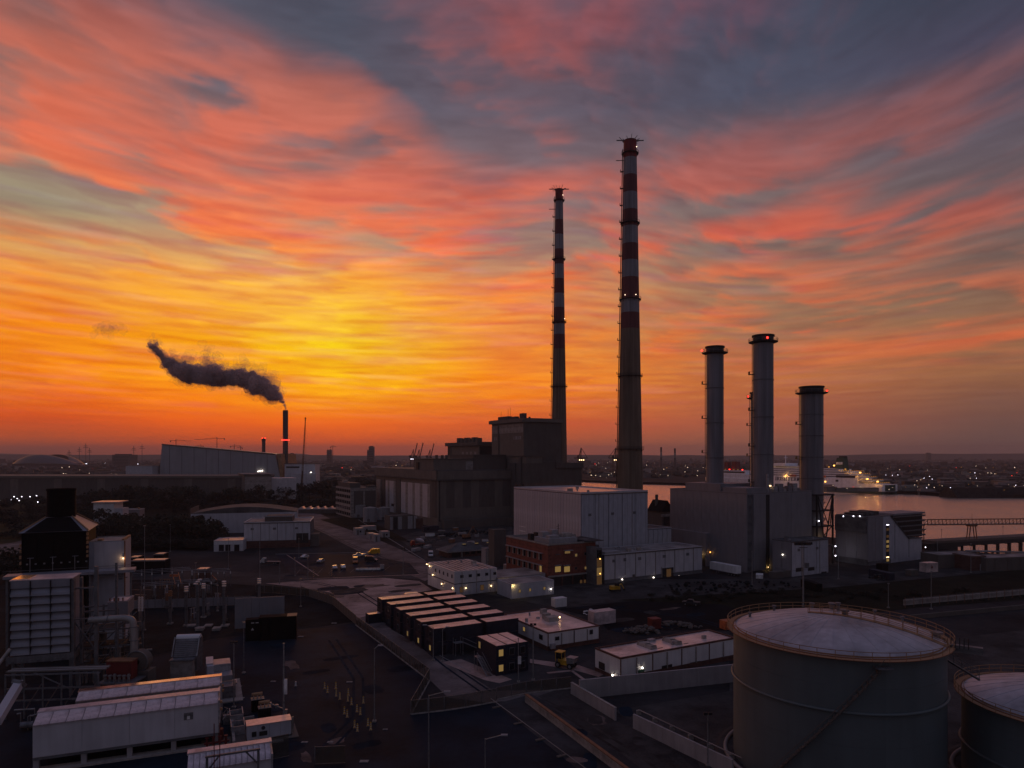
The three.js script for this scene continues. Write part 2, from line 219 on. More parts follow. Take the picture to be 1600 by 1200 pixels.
// ---------------------------------------------------------------- buildings: a near corner on the ground and how far each face reaches
// local axes: +x along the face that runs away to the right (face R, z = 0), -z along the face that runs away to the left (face L, x = 0)
class Building {
  constructor(name, label, category, o) {
    const th = this.th = (o.turn ?? 29) * Math.PI / 180, s = this.s = Math.sin(th), c = this.c = Math.cos(th);
    const C = this.C = o.d ? [(o.px - HX) / FOC * o.d, 0, -o.d] : G(o.px, o.py); this.D = -C[2];
    this.La = o.la ?? this.tL(o.l); this.Lb = o.lb ?? this.tR(o.r); this.h = o.h ?? EYE - (o.top - HY) * this.D / FOC; this.y0 = o.y0 ?? 0;
    this.g = o.into ?? thing(name, label, category, C, th, o.group);
    const { La, Lb, h, y0 } = this, w = o.mat ?? m.clad;
    this.wall = mesh(o.wall ?? 'wall', [box(0, Lb, y0, h, -La, 0)], o.back ?? w, this.g);
    const p = o.parapet ?? .5, t = .3;
    if (o.roof !== null) mesh('roof', [box(-.02, Lb + .02, h + .004, h + .10, -La - .02, .02)], o.roof ?? m.roofG, this.g);
    if (p > 0) mesh('parapet', [box(-.06, Lb + .06, h + .102, h + p, -t, .06), box(-.06, Lb + .06, h + .102, h + p, -La - .06, -La + t), box(-.06, t, h + .102, h + p, -La + t, -t), box(Lb - t, Lb + .06, h + .102, h + p, -La + t, -t)], o.edge ?? w, this.g);
  }
  tL(px) { const k = (px - HX) / FOC; return (this.C[0] - k * this.D) / (this.s + k * this.c); }
  tR(px) { const k = (px - HX) / FOC; return (k * this.D - this.C[0]) / (this.c - k * this.s); }
  dep(f, t) { return f === 'L' ? this.D + t * this.c : this.D + t * this.s; }
  y(f, px, py) { const t = f === 'L' ? this.tL(px) : this.tR(px); return EYE - (py - HY) * this.dep(f, t) / FOC; }
  slab(f, t0, t1, y0, y1, out, into = 0.02) { return f === 'L' ? box(-out, into, y0, y1, -Math.max(t0, t1), -Math.min(t0, t1)) : box(Math.min(t0, t1), Math.max(t0, t1), y0, y1, -into, out); }
  // a piece on a face, given by its corners in the photograph
  rect(f, x0, y0, x1, y1, out = .06, into) { const t0 = f === 'L' ? this.tL(x0) : this.tR(x0), t1 = f === 'L' ? this.tL(x1) : this.tR(x1), xm = (x0 + x1) / 2; return this.slab(f, t0, t1, this.y(f, xm, y1), this.y(f, xm, y0), out, into); }
  put(name, f, r, mat, out, parent) { return mesh(name, [this.rect(f, ...r, out)], mat, parent ?? this.g); }
  pos(f, t, y, out = .3) { return f === 'L' ? [-out, y, -t] : [t, y, out]; }
  // upright cladding panels, each its own piece with a gap to the next
  panels(f, n, y0, y1, mats, o = {}) {
    const len = o.t1 ?? (f === 'L' ? this.La : this.Lb), a = o.t0 ?? 0, w = (len - a) / n, gp = o.gap ?? .07, geo = this.slab(f, gp, w - gp, y0, y1, o.out ?? .1);
    for (let i = 0; i < n; i++) { const p = mesh(o.name ?? 'cladding_panel', geo, mats[Math.floor(rnd() * mats.length)], this.g); if (f === 'L') p.position.z = -(a + i * w); else p.position.x = a + i * w; }
  }
  // a window: frame set in the wall, pane in it
  win(f, t, y, w, h, pane, o = {}) {
    const fr = mesh('window', [this.slab(f, t, t + w, y, y + h, .08)], o.frame ?? m.seam, this.g);
    mesh('pane', [this.slab(f, t + .1, t + w - .1, y + .1, y + h - .1, .1)], pane, fr);
    return fr;
  }
  lamp(f, px, py, mat = lit.warm, color = [1, .6, .3], cd = 8, r = .22, off = 0) {
    const t = f === 'L' ? this.tL(px) : this.tR(px), y = this.y(f, px, py), p = this.pos(f, t, y, .45);
    const l = mesh('wall_lamp', [box(-.12, .12, -.1, .16, -.12, .12)], m.seam, this.g); l.position.set(...this.pos(f, t, y + .28, .2 + off));
    const q = this.pos(f, t, y, .45 + off), b = mesh('bulb', new THREE.SphereGeometry(r, 8, 6), mat, l); b.position.set(q[0] - l.position.x, q[1] - l.position.y, q[2] - l.position.z);
    if (cd) pointLight([0, 0, 0], color, cd, b);
    return l;
  }
  // gutters, downpipes, doors, small vents and roof boxes
  extras(o = {}) {
    const { La, Lb, h } = this, g = this.g, r = o.n ?? 3;
    for (let i = 0; i < r; i++) { const t = Lb * (i + .5) / r; mesh('downpipe', [this.slab('R', t, t + .16, o.y ?? .3, h - .1, .24)], m.concP, g); }
    if (o.gutter !== false) mesh('gutter', [this.slab('R', 0, Lb, h - .28, h - .06, .3)], m.concD, g);
    for (let i = 0; i < (o.roof ?? 4); i++) { const x = rr(.1, .85) * Lb, z = -rr(.15, .85) * La, s = rr(.5, 1.3); mesh(['roof_vent', 'air_unit', 'roof_hatch'][i % 3], [i % 3 === 0 ? cyl(s * .4, s * .4, h + .1, h + .9, x, z, 12) : box(x, x + s * 1.5, h + .1, h + .3 + s * (i % 3 === 1 ? .9 : .25), z - s, z)], [m.galv, m.concP, m.steelL][i % 3], g); }
    for (let i = 0; i < (o.doors ?? 0); i++) { const t = Lb * (i + .7) / (o.doors + .6); mesh('door', [this.slab('R', t, t + 1.1, o.y0 ?? .1, 2.2, .17)], m.concD, g); }
    for (let i = 0; i < (o.vents ?? 0); i++) { const t = Lb * (i + .3) / o.vents, y = h * .72; mesh('louvre', [this.slab('R', t, t + 1.4, y, y + 1, .18)], m.steel, g); }
  }
  world(x, y, z) { return [this.C[0] + x * this.c + z * this.s, y, this.C[2] - x * this.s + z * this.c]; }
}
// ---------------------------------------------------------------- ground, water, roads
const mg = {
  land: M([.034, .032, .034], 1, { t: 'ground', s: 110, bump: .5, bs: 40 }), tar: M([.0055, .0065, .009], .85, { t: 'ground', s: 40, bump: .04, bs: 7 }), asphaltB: M([.0092, .018, .030], .8, { t: 'ground', s: 46, bump: .03, bs: 7 }), asphalt: M([.046, .046, .05], .9, { t: 'ground', s: 38, bump: .03, bs: 7 }),
  concrete: M([.34, .24, .215], .9, { t: 'ground', s: 44, bump: .03, bs: 9 }), roadL: M([.17, .128, .12], .9, { t: 'ground', s: 36, bump: .02, bs: 9 }), road: M([.15, .128, .126], .9, { t: 'ground', s: 36, bump: .02, bs: 9 }), gravel: M([.056, .052, .052], 1, { t: 'ground', s: 26, bump: .15, bs: 5 }), grass: M([.018, .017, .011], 1, { t: 'ground', s: 50, bump: .5, bs: 10 }), field: M([.045, .038, .018], 1, { t: 'ground', s: 80, bump: .6, bs: 20 }),
  mud: M([.014, .0165, .019], 1, { t: 'ground', s: 30, bump: .3, bs: 8 }), kerb: M([.26, .24, .23], .9, { s: 5 }), rock: M([.03, .027, .025], 1, { t: 'ground', s: 16, bump: .8, bs: 12 }),
};
struct('ground', [sheet([[-9000, 300], [900, 300], [900, -309], [228, -309], [210, -332], [150, -420], [60, -500], [20, -620], [-60, -900], [-150, -1300], [-100, -1360], [100, -1330], [135, -1279], [180, -1215], [300, -1130], [420, -1000], [512, -868], [520, -800], [590, -797], [1200, -770], [9000, -700], [9000, -14000], [-9000, -14000]], 0)], mg.land);
{
  const w = new THREE.MeshPhysicalMaterial({ roughness: .2, metalness: .85, ior: 1.33 }); w.color.setRGB(1, .76, .58);
  w.bumpMap = noiseTex(512, tile((u, v) => fbm(u * 10 + 11, v * 26 + 11, 6))); w.bumpMap.repeat.set(1 / 60, 1 / 42); w.bumpScale = 1.5; w.specularIntensity = 1;
  struct('water', [sheet([[-700, -250], [9000, -250], [9000, -1600], [-700, -1600]], -4)], w);
}
// far bank beside the ferry, and the low ridge along the skyline
{
  const ridge = []; for (let i = 0; i <= 160; i++) { const x = lerp(-9500, 9500, i / 160); ridge.push([x, 44 + 46 * (fbm(i * .09, 3, 4) - .42) + (x < -2500 ? 14 : 0) + (x > 2000 ? 10 : 0)]); }
  const s = [[-9500, 0], ...ridge, [9500, 0]], h = struct('hills', [prism(s, -8600, -8000)], M([.05, .05, .05], 1, { t: null }));
  struct('far_bank', [prism([[0, -5], [9, 3], [14, 7], [22, 8], [34, 0], [34, -5]], 0, 700)], mg.rock).rotation.y = Math.PI / 2 + .05;
  scene.children.at(-1).position.set(512, 0, -792);
  struct('quay_wall', [box(0, 300, -5, 1.2, -1.5, 0)], m.concD).position.set(512, 0, -868); scene.children.at(-1).rotation.y = 61 * Math.PI / 180;
}
for (const k of Object.values(mg)) k.specularIntensity = .15;
const flat = (name, px, mat, y) => struct(name, [sheet(gpoly(px), y)], mat);
flat('asphalt_yard', [[296, 1012], [330, 1000], [470, 985], [553, 974], [562, 980], [610, 1018], [671, 1064], [640, 1117], [700, 1110], [768, 1097], [832, 1145], [1010, 1290], [-900, 1290], [-300, 1120], [120, 1060]], mg.asphaltB, .03);
flat('concrete_yard', [[415, 912], [505, 905], [600, 903], [655, 908], [676, 922], [640, 930], [600, 940], [604, 968], [585, 985], [556, 968], [520, 930], [470, 918]], mg.concrete, .03);
flat('works_road', [[556, 967], [600, 955], [612, 985], [735, 1052], [772, 1078], [840, 1076], [900, 1062], [960, 1060], [940, 1083], [880, 1090], [772, 1097], [760, 1098], [700, 1090], [671, 1062]], mg.road, .034);
flat('main_road', [[452, 800], [500, 803], [560, 830], [620, 856], [672, 880], [690, 896], [664, 908], [600, 882], [530, 846], [470, 815]], mg.roadL, .038);
flat('cross_road', [[60, 888], [250, 884], [430, 898], [560, 880], [655, 872], [668, 880], [668, 905], [600, 903], [505, 905], [400, 915], [250, 905], [100, 910]], mg.asphalt, .026);
flat('car_park', [[430, 866], [560, 866], [640, 880], [655, 897], [600, 902], [500, 903], [455, 897]], mg.asphaltB, .045);
flat('service_yard', [[690, 890], [960, 905], [1130, 905], [1300, 900], [1450, 890], [1600, 884], [1600, 900], [1300, 925], [1130, 930], [960, 940], [870, 950], [770, 930], [680, 915]], mg.gravel, .03);
flat('yard_path', [[600, 970], [640, 962], [760, 1040], [905, 1040], [960, 1010], [1020, 1000], [1140, 985], [1140, 1050], [960, 1078], [840, 1078], [772, 1080], [730, 1052]], mg.asphalt, .04);
flat('dark_yard', [[870, 952], [1000, 938], [1160, 940], [1190, 960], [1140, 985], [1000, 985], [950, 985], [930, 965]], mg.tar, .044);
flat('verge', [[960, 938], [1130, 928], [1300, 918], [1700, 880], [1700, 930], [1430, 950], [1300, 965], [1180, 960], [1130, 945]], mg.grass, .048);
flat('bund_floor', [[960, 1110], [1140, 1080], [1140, 1040], [1800, 960], [1900, 1290], [1130, 1290], [1090, 1190], [985, 1128]], mg.gravel, .02);
flat('access_road', [[775, 1100], [830, 1085], [905, 1120], [1060, 1240], [1100, 1290], [1012, 1290], [900, 1200]], mg.asphalt, .046);
flat('gravel_road', [[840, 1088], [895, 1070], [962, 1128], [1030, 1150], [1180, 1290], [1110, 1290], [1062, 1240]], mg.gravel, .05);
flat('field', [[-700, 770], [60, 768], [140, 800], [120, 832], [-10, 860], [-900, 880]], mg.field, .03);
flat('scrub', [[130, 800], [300, 780], [540, 772], [590, 790], [520, 806], [460, 812], [330, 840], [250, 862], [140, 868], [120, 835]], mg.grass, .035);
flat('grass_plot', [[500, 812], [560, 805], [640, 845], [600, 846]], mg.grass, .04);
flat('grass_island', [[640, 928], [700, 918], [720, 944], [640, 940]], mg.grass, .042);
flat('laydown_yard', [[620, 840], [700, 815], [800, 815], [800, 880], [690, 892], [672, 880]], mg.gravel, .025);
flat('far_path', [[-60, 858], [20, 848], [60, 838], [62, 846], [30, 866], [-40, 885]], mg.road, .04);
flat('plant_floor', [[-400, 1290], [-900, 1000], [-200, 905], [120, 905], [480, 908], [520, 930], [552, 972], [470, 983], [330, 998], [296, 1010], [100, 1060]], mg.mud, .018);
flat('concrete_path', [[690, 1035], [720, 1030], [800, 1062], [780, 1068], [757, 1063]], mg.concrete, .06);
flat('pavement', [[828, 1030], [905, 1040], [934, 1050], [960, 1040], [962, 1046], [935, 1058], [900, 1048], [828, 1036]], mg.concrete, .06);
// painted edge lines and pale seams on the roads
{
  const paintM = M([.16, .15, .15], .9, { s: 3 }), line = (a, b, w, y, mat, name) => { const A = G(...a), B = G(...b), dx = B[0] - A[0], dz = B[2] - A[2], l = Math.hypot(dx, dz), nx = dz / l * w / 2, nz = -dx / l * w / 2; struct(name, [sheet([[A[0] + nx, A[2] + nz], [B[0] + nx, B[2] + nz], [B[0] - nx, B[2] - nz], [A[0] - nx, A[2] - nz]].reverse(), y)], mat); };
  line([430, 866], [640, 862], .9, .07, mg.kerb, 'kerb'); line([470, 905], [655, 898], 1.1, .07, mg.concrete, 'kerb'); line([448, 867], [498, 900], .5, .07, mg.concrete, 'kerb'); line([560, 812], [664, 876], .5, .07, mg.kerb, 'kerb');
  line([612, 985], [735, 1050], .25, .07, mg.kerb, 'kerb'); line([608, 926], [690, 944], .8, .07, mg.kerb, 'kerb'); line([855, 1052], [893, 1048], 1, .07, mg.concrete, 'kerb'); line([893, 1048], [912, 1062], .7, .07, mg.concrete, 'kerb');
  for (let i = 0; i < 9; i++) line([462 + i * 17, 898 - i * .6], [469 + i * 17.5, 890 - i * .6], .14, .07, paintM, 'parking_line');
  // hatch covers and drain slabs let into the dark yard
  for (const [px, py, w, d] of [[372, 1073, 1.3, .7], [376, 1091, 1.3, .7], [427, 1065, 1, .5], [546, 1066, 1.2, .6], [476, 1160, 1, .5], [516, 1160, .9, .6], [569, 1190, 1.3, .8], [602, 1140, .8, .4], [470, 995, 1.4, .9], [522, 974, 1.4, .7], [380, 1180, 1, .5]]) {
    const g = thing('drain_cover', `pale drain slab in the black yard, ${['by the lamp post with white panels', 'below another slab near the white cabin', 'small and faint behind the lamp posts', 'north of the yellow posts', 'beside the transformer compound', 'bright one in the open yard', 'large one nearest the camera', 'faint one east of the yellow posts', 'beside the dark steel tank', 'close under the fence corner', 'below the white cabin'][used.drain_cover]}`, 'drain cover', G(px, py)); g.position.y = .035;
    mesh('frame', [box(-w / 2, w / 2, 0, .05, -d / 2, d / 2)], mg.kerb, g); mesh('lid', [box(-w / 2 + .12, w / 2 - .12, .051, .09, -d / 2 + .1, d / 2 - .1)], m.concP, g);
  }
}

{
  // mended patches, worn tracks and damp stains on the tarmac
  const tones = [[.0075, .0145, .024], [.0115, .022, .036], [.05, .045, .044], [.14, .105, .098]].map((c, i) => M(c, i === 3 ? .8 : .95, { t: 'ground', s: 18, spec: .1 }));
  const patch = (px, py, w, d, a, k, y) => { const c = G(px, py), n = 12, q = []; for (let i = 0; i < n; i++) { const t = i / n * 6.2832, sq = k > 2 ? 1 : 1 / Math.max(Math.abs(Math.cos(t)), Math.abs(Math.sin(t))), r = sq * (k > 2 ? rr(.6, 1.1) : rr(.94, 1.02)), x = Math.cos(t) * w / 2 * r, z = Math.sin(t) * d / 2 * r; q.push([c[0] + x * Math.cos(a) + z * Math.sin(a), c[2] - x * Math.sin(a) + z * Math.cos(a)]); } struct('tarmac_patch', [sheet(q.reverse(), y)], tones[k]); };
  for (let i = 0; i < 16; i++) patch(rr(380, 640), rr(1000, 1185), rr(2, 9), rr(1.2, 4), TH + (i % 2) * 1.57, i % 4 === 3 ? 3 : i % 2, .036 + i * .0008);
  for (let i = 0; i < 12; i++) patch(rr(430, 650), rr(868, 900), rr(3, 10), rr(2, 5), TH, i % 3, .052 + i * .0008);
  for (let i = 0; i < 9; i++) patch(rr(500, 640), rr(908, 935), rr(4, 14), rr(3, 8), TH, [1, 2, 3][i % 3], .039 + i * .0008);
  for (let i = 0; i < 12; i++) patch(rr(880, 1130), rr(945, 985), rr(3, 10), rr(2, 6), TH, [0, 2, 1, 3][i % 4], .05 + i * .0008);
  for (let i = 0; i < 10; i++) patch(rr(860, 1090), rr(1110, 1190), rr(2, 6), rr(1.5, 4), TH + 1, [2, 3, 1][i % 3], .056 + i * .0008);
  const track = (pts, w, k, y) => { for (const off of [-.9, .9]) { const P = pts.map((p) => G(...p)), L = [], R = []; for (let i = 0; i < P.length; i++) { const A = P[Math.max(0, i - 1)], B = P[Math.min(P.length - 1, i + 1)], dx = B[0] - A[0], dz = B[2] - A[2], l = Math.hypot(dx, dz), nx = dz / l, nz = -dx / l; L.push([P[i][0] + nx * (off + w / 2), P[i][2] + nz * (off + w / 2)]); R.push([P[i][0] + nx * (off - w / 2), P[i][2] + nz * (off - w / 2)]); } struct('tyre_track', [sheet([...L, ...R.reverse()].reverse(), y)], tones[k]); } };
  track([[440, 905], [500, 912], [560, 925], [600, 950], [640, 990], [700, 1040], [760, 1082]], .5, 1, .058); track([[480, 820], [540, 848], [600, 873], [650, 892], [690, 900]], .5, 2, .06); track([[845, 1095], [900, 1125], [980, 1175], [1080, 1250]], .6, 2, .064); track([[520, 1000], [560, 1060], [560, 1120], [500, 1180]], .5, 1, .05); track([[960, 925], [1060, 916], [1160, 918], [1280, 910]], .7, 2, .06); track([[900, 950], [1000, 955], [1080, 965], [1130, 980]], .6, 1, .062);
}
// ---------------------------------------------------------------- the old power station: hall, boiler house, chimneys
{
  const b = new Building('turbine_hall', 'long brown concrete turbine hall with tall pale corrugated doors, left of the boiler house', 'power station hall', { px: 684, d: 430, l: 588, r: 797, top: 749, mat: m.conc, roof: null, parapet: 0 });
  const { La, Lb, h, g } = b;
  mesh('roof', [box(-1.2, Lb, h + 5.2, h + 5.6, -La - 1, 1.2)], m.roofD, g);
  mesh('fascia', [box(-1.2, -.2, h, h + 5.2, -La - 1, 1.2), box(-1.2, Lb, h, h + 5.2, .2, 1.2)], m.conc, g);
  mesh('eaves', [box(-1.2, Lb, h - .8, h - .004, -La - 1, 1.2)], m.concD, g);
  // two tall doors of corrugated sheets, piers between
  const door = (x0, x1, y0, y1, n) => { const d = b.put('door', 'L', [x0, y0, x1, y1], m.seam, .1); const t0 = b.tL(x1), t1 = b.tL(x0), w = (t1 - t0) / n, yb = b.y('L', (x0 + x1) / 2, y1), yt = b.y('L', (x0 + x1) / 2, y0); for (let i = 0; i < n; i++) mesh('panel', [b.slab('L', t0 + i * w + .12, t0 + (i + 1) * w - .12, yb + .1, yt - .1, .22)], i % 3 ? m.clad : m.concP, d); };
  door(603, 618.5, 751, 800, 5); door(627, 672.5, 754.5, 805, 12);
  b.put('pier', 'L', [590, 749, 596, 798], m.concP, .9); b.put('pier', 'L', [597, 749, 601, 798], m.concD, .3); b.put('pier', 'L', [619.5, 749, 626, 802], m.concD, .35); b.put('pier', 'L', [675, 749, 682, 808], m.concD, .35);
  b.put('vent', 'L', [612, 787, 616, 791], m.dark, .3); b.put('downpipe', 'R', [686, 750, 687.5, 815], m.dark, .3);
  b.panels('R', 9, 12, h - 1, [m.conc, m.concD], { name: 'wall_panel', out: .08 });
  mesh('rail', [box(4, Lb, 6.8, 6.95, 1, 1.1), box(4, Lb, 6.1, 6.2, 1, 1.1)], m.steel, g);
  for (let i = 0; i < 12; i++) mesh('rail_post', [box(0, .1, 5.1, 6.9, .95, 1.08)], m.steel, g).position.x = 5 + i * 4;
  mesh('plinth', [box(2, Lb, 0, 5.1, .02, 5)], m.concD, g);
  // block on the hall roof, with a paler end bay
  const rb = (t0, t1, hh, zb, mat, nm) => mesh(nm, [box(t0, t1, h + 5.6, hh, -zb, -6)], mat, g);
  rb(-.4, 27, 45.2 - 2.6, 40, m.conc, 'roof_block'); rb(27.5, Lb, 45.1, 44, m.concD, 'roof_block'); mesh('pale_bay', [box(22, 27.2, h + 5.8, 41.4, -6.1, -5.8)], m.concP, g);
  mesh('coping', [box(-.9, 27.2, 42.604, 43.2, -40, -5.6), box(27.3, Lb, 45.104, 45.7, -44, -5.6)], m.concD, g);
  for (const t of [4, 8, 11]) mesh('roof_vent', [box(t, t + 1.2, 43.204, 45.4, -14, -12)], m.concD, g);
  mesh('stack_box', [box(-.9 , 1.8, h + 5.6, h + 10.5, -34, -30)], m.dark, g).position.set(-.2, 0, 0);
}
{
  // mid block and low block in front of it
  const b = new Building('boiler_house_annex', 'dark brown windowless concrete block below the tall boiler house', 'power station block', { px: 822, d: 437, la: 22, r: 909, top: 725.8, mat: m.concD, roof: m.roofD, parapet: .8 });
  const Lb = b.Lb; mesh('step_block', [box(-.01, 12, b.h + .12, 44.4, -22, .01)], m.conc, b.g); mesh('coping', [box(-.8, 12.4, 44.404, 45.1, -22, .6)], m.concD, b.g); mesh('cornice', [box(22, Lb + .8, b.h - 2.4, b.h + .9, .08, .9)], m.concD, b.g); mesh('side_pier', [box(-1, -.01, 0, 44.3, -8, -5), box(-.9, -.01, 0, 40, -14, -13)], m.concD, b.g);
  const v = mesh('doorway', [b.slab('L', 10, 12.6, 18, 26, .1)], m.dark, b.g); mesh('louvre', [b.slab('L', 3, 4.5, 18, 27, .1)], m.dark, b.g);
  mesh('rail', [box(0, Lb, b.h + 1.9, b.h + 2, -.3, -.2)], m.steel, b.g);
}
{
  const b = new Building('boiler_house', 'tall dark boiler house with flat overhanging roof beneath the thinner striped chimney', 'boiler house', { px: 818, d: 442, l: 768.5, r: 877, top: 659, mat: m.conc, roof: null, parapet: 0 });
  const { La, Lb, h, g } = b;
  mesh('side_wall', [box(.05, Lb, 20, h, .01, .12)], m.concD, g);
  mesh('roof', [box(-1.6, Lb + .6, h, h + 2.3, -La - 1.6, 1.2)], m.conc, g); mesh('roof_deck', [box(-1.4, Lb, h + 2.304, h + 2.5, -La, 1)], m.roofD, g);
  mesh('glazed_band', [b.slab('L', La - 9, La - .4, h - 6.8, h - 1.2, .1)], m.seam, g);
  for (let i = 0; i < 4; i++) for (let j = 0; j < 2; j++) mesh('pane', [b.slab('L', La - 8.8 + i * 2.1, La - 7 + i * 2.1, h - 6.6 + j * 2.8, h - 4.1 + j * 2.8, .14)], m.concP, g);
  mesh('pale_band', [b.slab('L', .3, La - 10, h - 6.8, h - 1, .15)], m.concP, g);
  for (const [t, w] of [[3, 2.2], [6.2, 1], [8, 2.6], [12, .8], [La - 5, 1], [La - 7.4, 1]]) mesh('window', [b.slab('L', t, t + w, h - 11.2, h - 9, .12)], m.concW, g);
  mesh('downpipe', [b.slab('L', La - 11, La - 10, 30, h - 1, .5)], m.concD, g);
  const mk = (x0, x1, z0, z1, hh, nm) => mesh(nm, [box(x0, x1, h + 2.504, h + 2.5 + hh, z0, z1)], m.concD, g);
  mk(.6, 4, -La + 8, -La + 22, 2.2, 'plant_room'); mk(1, 3.5, -7, -2, 3.2, 'plant_room'); mk(1, 3.6, -La + 24, -12, 1.6, 'plant_room'); mk(6, 7, -4, -3, 1, 'roof_vent');
  for (const [z, l] of [[-La + 10, 6], [-La + 20, 7.5], [-La + 23, 8]]) mesh('aerial', [bar([2, h + 2.4, z], [2, h + 2.4 + l, z], .09)], m.dark, g);
  for (let i = 0; i < 3; i++) mesh('side_duct', [box(Lb - 5 + i * .1, Lb + .5 + i * .1, 24 + i * 8, 26 + i * 8, .13, .6)], m.concD, g);
  // the lower wing behind with roof cowls
  const w = new Building('boiler_house_wing', 'lower boiler house wing with a row of cowls on its flat roof', 'boiler house', { px: 748, d: 492, l: 699.5, r: 772, top: 696, mat: m.conc, roof: null, parapet: 0 });
  mesh('roof', [box(-1.6, w.Lb, w.h, w.h + 2.6, -w.La - 1.6, 1)], m.concD, w.g);
  mesh('window_band', [w.slab('R', 1, w.Lb - 1, w.h - 7, w.h - .6, .1)], m.dark, w.g); mesh('window_band', [w.slab('L', w.La - 4, w.La - .4, w.h - 7, w.h - .6, .1)], m.dark, w.g); mesh('pier', [w.slab('L', w.La - 7, w.La - 5.4, w.h - 10, w.h - .5, .3)], m.concD, w.g);
  for (let i = 0; i < 4; i++) mesh('window', [w.slab('L', 4 + i * 7, 7 + i * 7, w.h - 7, w.h - 4.4, .12)], m.concP, w.g);
  for (let i = 0; i < 6; i++) mesh('roof_cowl', [box(-1.2, 2.6, w.h + 2.604, w.h + 5.4 + (i % 2) * .6, -3 - i * 6.4, .2 - i * 6.4)], m.concD, w.g);
  mesh('stair_hood', [box(0, 1, w.h - 11, w.h - 8.5, -20, -18)], m.concP, w.g).position.x = -1;
}
function chimney(label, px, d, base, stops, rTop, rBase, bandN, topPy, ringPys, seedK) {
  const c = AtD(px, HY, d), top = EYE - (topPy - HY) * d / FOC, g = thing('striped_chimney', label, 'chimney', [c[0], 0, c[2]]);
  const R = (y) => y > top * .62 ? lerp(lerp(rBase, rTop, .66), rTop, (y - top * .62) / (top * .38)) : lerp(rBase, lerp(rBase, rTop, .66), y / (top * .62));
  // concrete shaft with rain stains
  const stain = noiseTex(256, tile((u, v) => { const s = fbm(u * 22 + seedK, v * 1.6 + seedK, 5), q = fbm(u * 9 + seedK, v * 9, 4); return clamp(.62 + .75 * (s - .5) + .3 * (q - .5)); }));
  const mk = (c, r) => { const k = new THREE.MeshPhysicalMaterial({ roughness: r, map: stain }); k.color.setRGB(c[0] * 1.5, c[1] * 1.5, c[2] * 1.5); return k; };
  const concrete = mk([.19, .14, .10], .95), red = mk([.15, .048, .05], .85), redN = mk([.2, .02, .022], .7), white = mk([.26, .26, .285], .85);
  const seg = (y0, y1, mat, nm, extra = 0) => { const gg = new THREE.CylinderGeometry(R(y1) + extra, R(y0) + extra, y1 - y0, 40, 1, true); gg.translate(0, (y0 + y1) / 2, 0); const u = gg.attributes.uv, p = gg.attributes.position; for (let i = 0; i < u.count; i++) u.setXY(i, u.getX(i) * 2, p.getY(i) / 90); mesh(nm, gg, mat, g); };
  const Y = (py) => EYE - (py - HY) * d / FOC;
  const list = stops.map(Y); let y0 = 0;
  seg(0, list[0], concrete, 'shaft');
  for (let i = 0; i < list.length; i++) seg(list[i], list[i + 1] ?? top, i === list.length - 1 ? redN : i % 2 ? white : red, 'painted_band');
  mesh('rim', [cyl(R(top) + .1, R(top) + .1, top - .6, top, 0, 0, 40), ], redN, g); mesh('flue_mouth', [cyl(R(top) - .9, R(top) - .9, top, top + .05, 0, 0, 32)], m.dark, g);
  for (const py of ringPys) {
    const y = Y(py), r = R(y) + 1.1, rg = mesh('gallery', [cyl(r, r, y - .25, y, 0, 0, 32)], m.dark, g);
    const t = new THREE.TorusGeometry(r, .07, 5, 40); t.rotateX(Math.PI / 2); mesh('handrail', [moved(t, 0, y + 1.1, 0).toNonIndexed(), moved(t, 0, y + .6, 0).toNonIndexed()], m.dark, rg);
    for (let k = 0; k < 10; k++) mesh('bracket', [beam([Math.cos(k * .628) * R(y), y - 1.6, Math.sin(k * .628) * R(y)], [Math.cos(k * .628) * r, y - .2, Math.sin(k * .628) * r], .16)], m.dark, rg);
  }
  for (let k = 0; k < 12; k++) { const a = k * .5236, r = R(top); mesh('aerial', [beam([Math.cos(a) * r, top - .6, Math.sin(a) * r], [Math.cos(a) * (r + 1.6 + rnd() * 1.4), top + rr(-.2, 2.4), Math.sin(a) * (r + 1.6 + rnd())], .24)], m.steel, g); }
  for (const s of [-1, 1]) mesh('boom', [beam([s * R(top) * .8, top + .2, 0], [s * (R(top) + 4.2), top + .2, 0], .5)], m.steel, g);
  mesh('boom', [beam([-R(top), top - 12 * d / 420, 0], [-R(top) - 4.4, top - 12 * d / 420, 0], .35)], m.steel, g);
  // ladder up the left side with small landings
  const lx = (y) => -R(y) - .55; const lad = []; for (let y = 6; y < top - 6; y += 18) lad.push(beam([lx(y), y, .6], [lx(Math.min(y + 18, top - 5)), Math.min(y + 18, top - 5), .6], .3), beam([lx(y), y, -.6], [lx(Math.min(y + 18, top - 5)), Math.min(y + 18, top - 5), -.6], .3));
  mesh('ladder', lad, m.dark, g);
  for (let y = 14; y < top - 14; y += 9.8) mesh('landing', [box(lx(y) - 1.1, lx(y) + .5, y, y + .18, -.9, .9), box(lx(y) - 1.1, lx(y) - .95, y + .18, y + 1.3, -.9, .9)], m.dark, g);
  return { g, R, top, Y };
}
const ch1 = chimney('thinner far striped red and white chimney rising behind the boiler house', 873.6, 478, 0, [545.5, 523, 506.5, 481, 459, 436, 413.5, 390, 367, 344, 315], 2.6, 6.2, 10, 296, [604, 503, 405, 313], 3);
const ch2 = chimney('thicker near striped red and white chimney with stained concrete shaft', 984.5, 402, 0, [514.5, 489.5, 469, 434.5, 408, 382, 355, 329, 302, 275, 248], 3.7, 7.9, 10, 220, [701, 587.5, 468, 349, 240], 17);
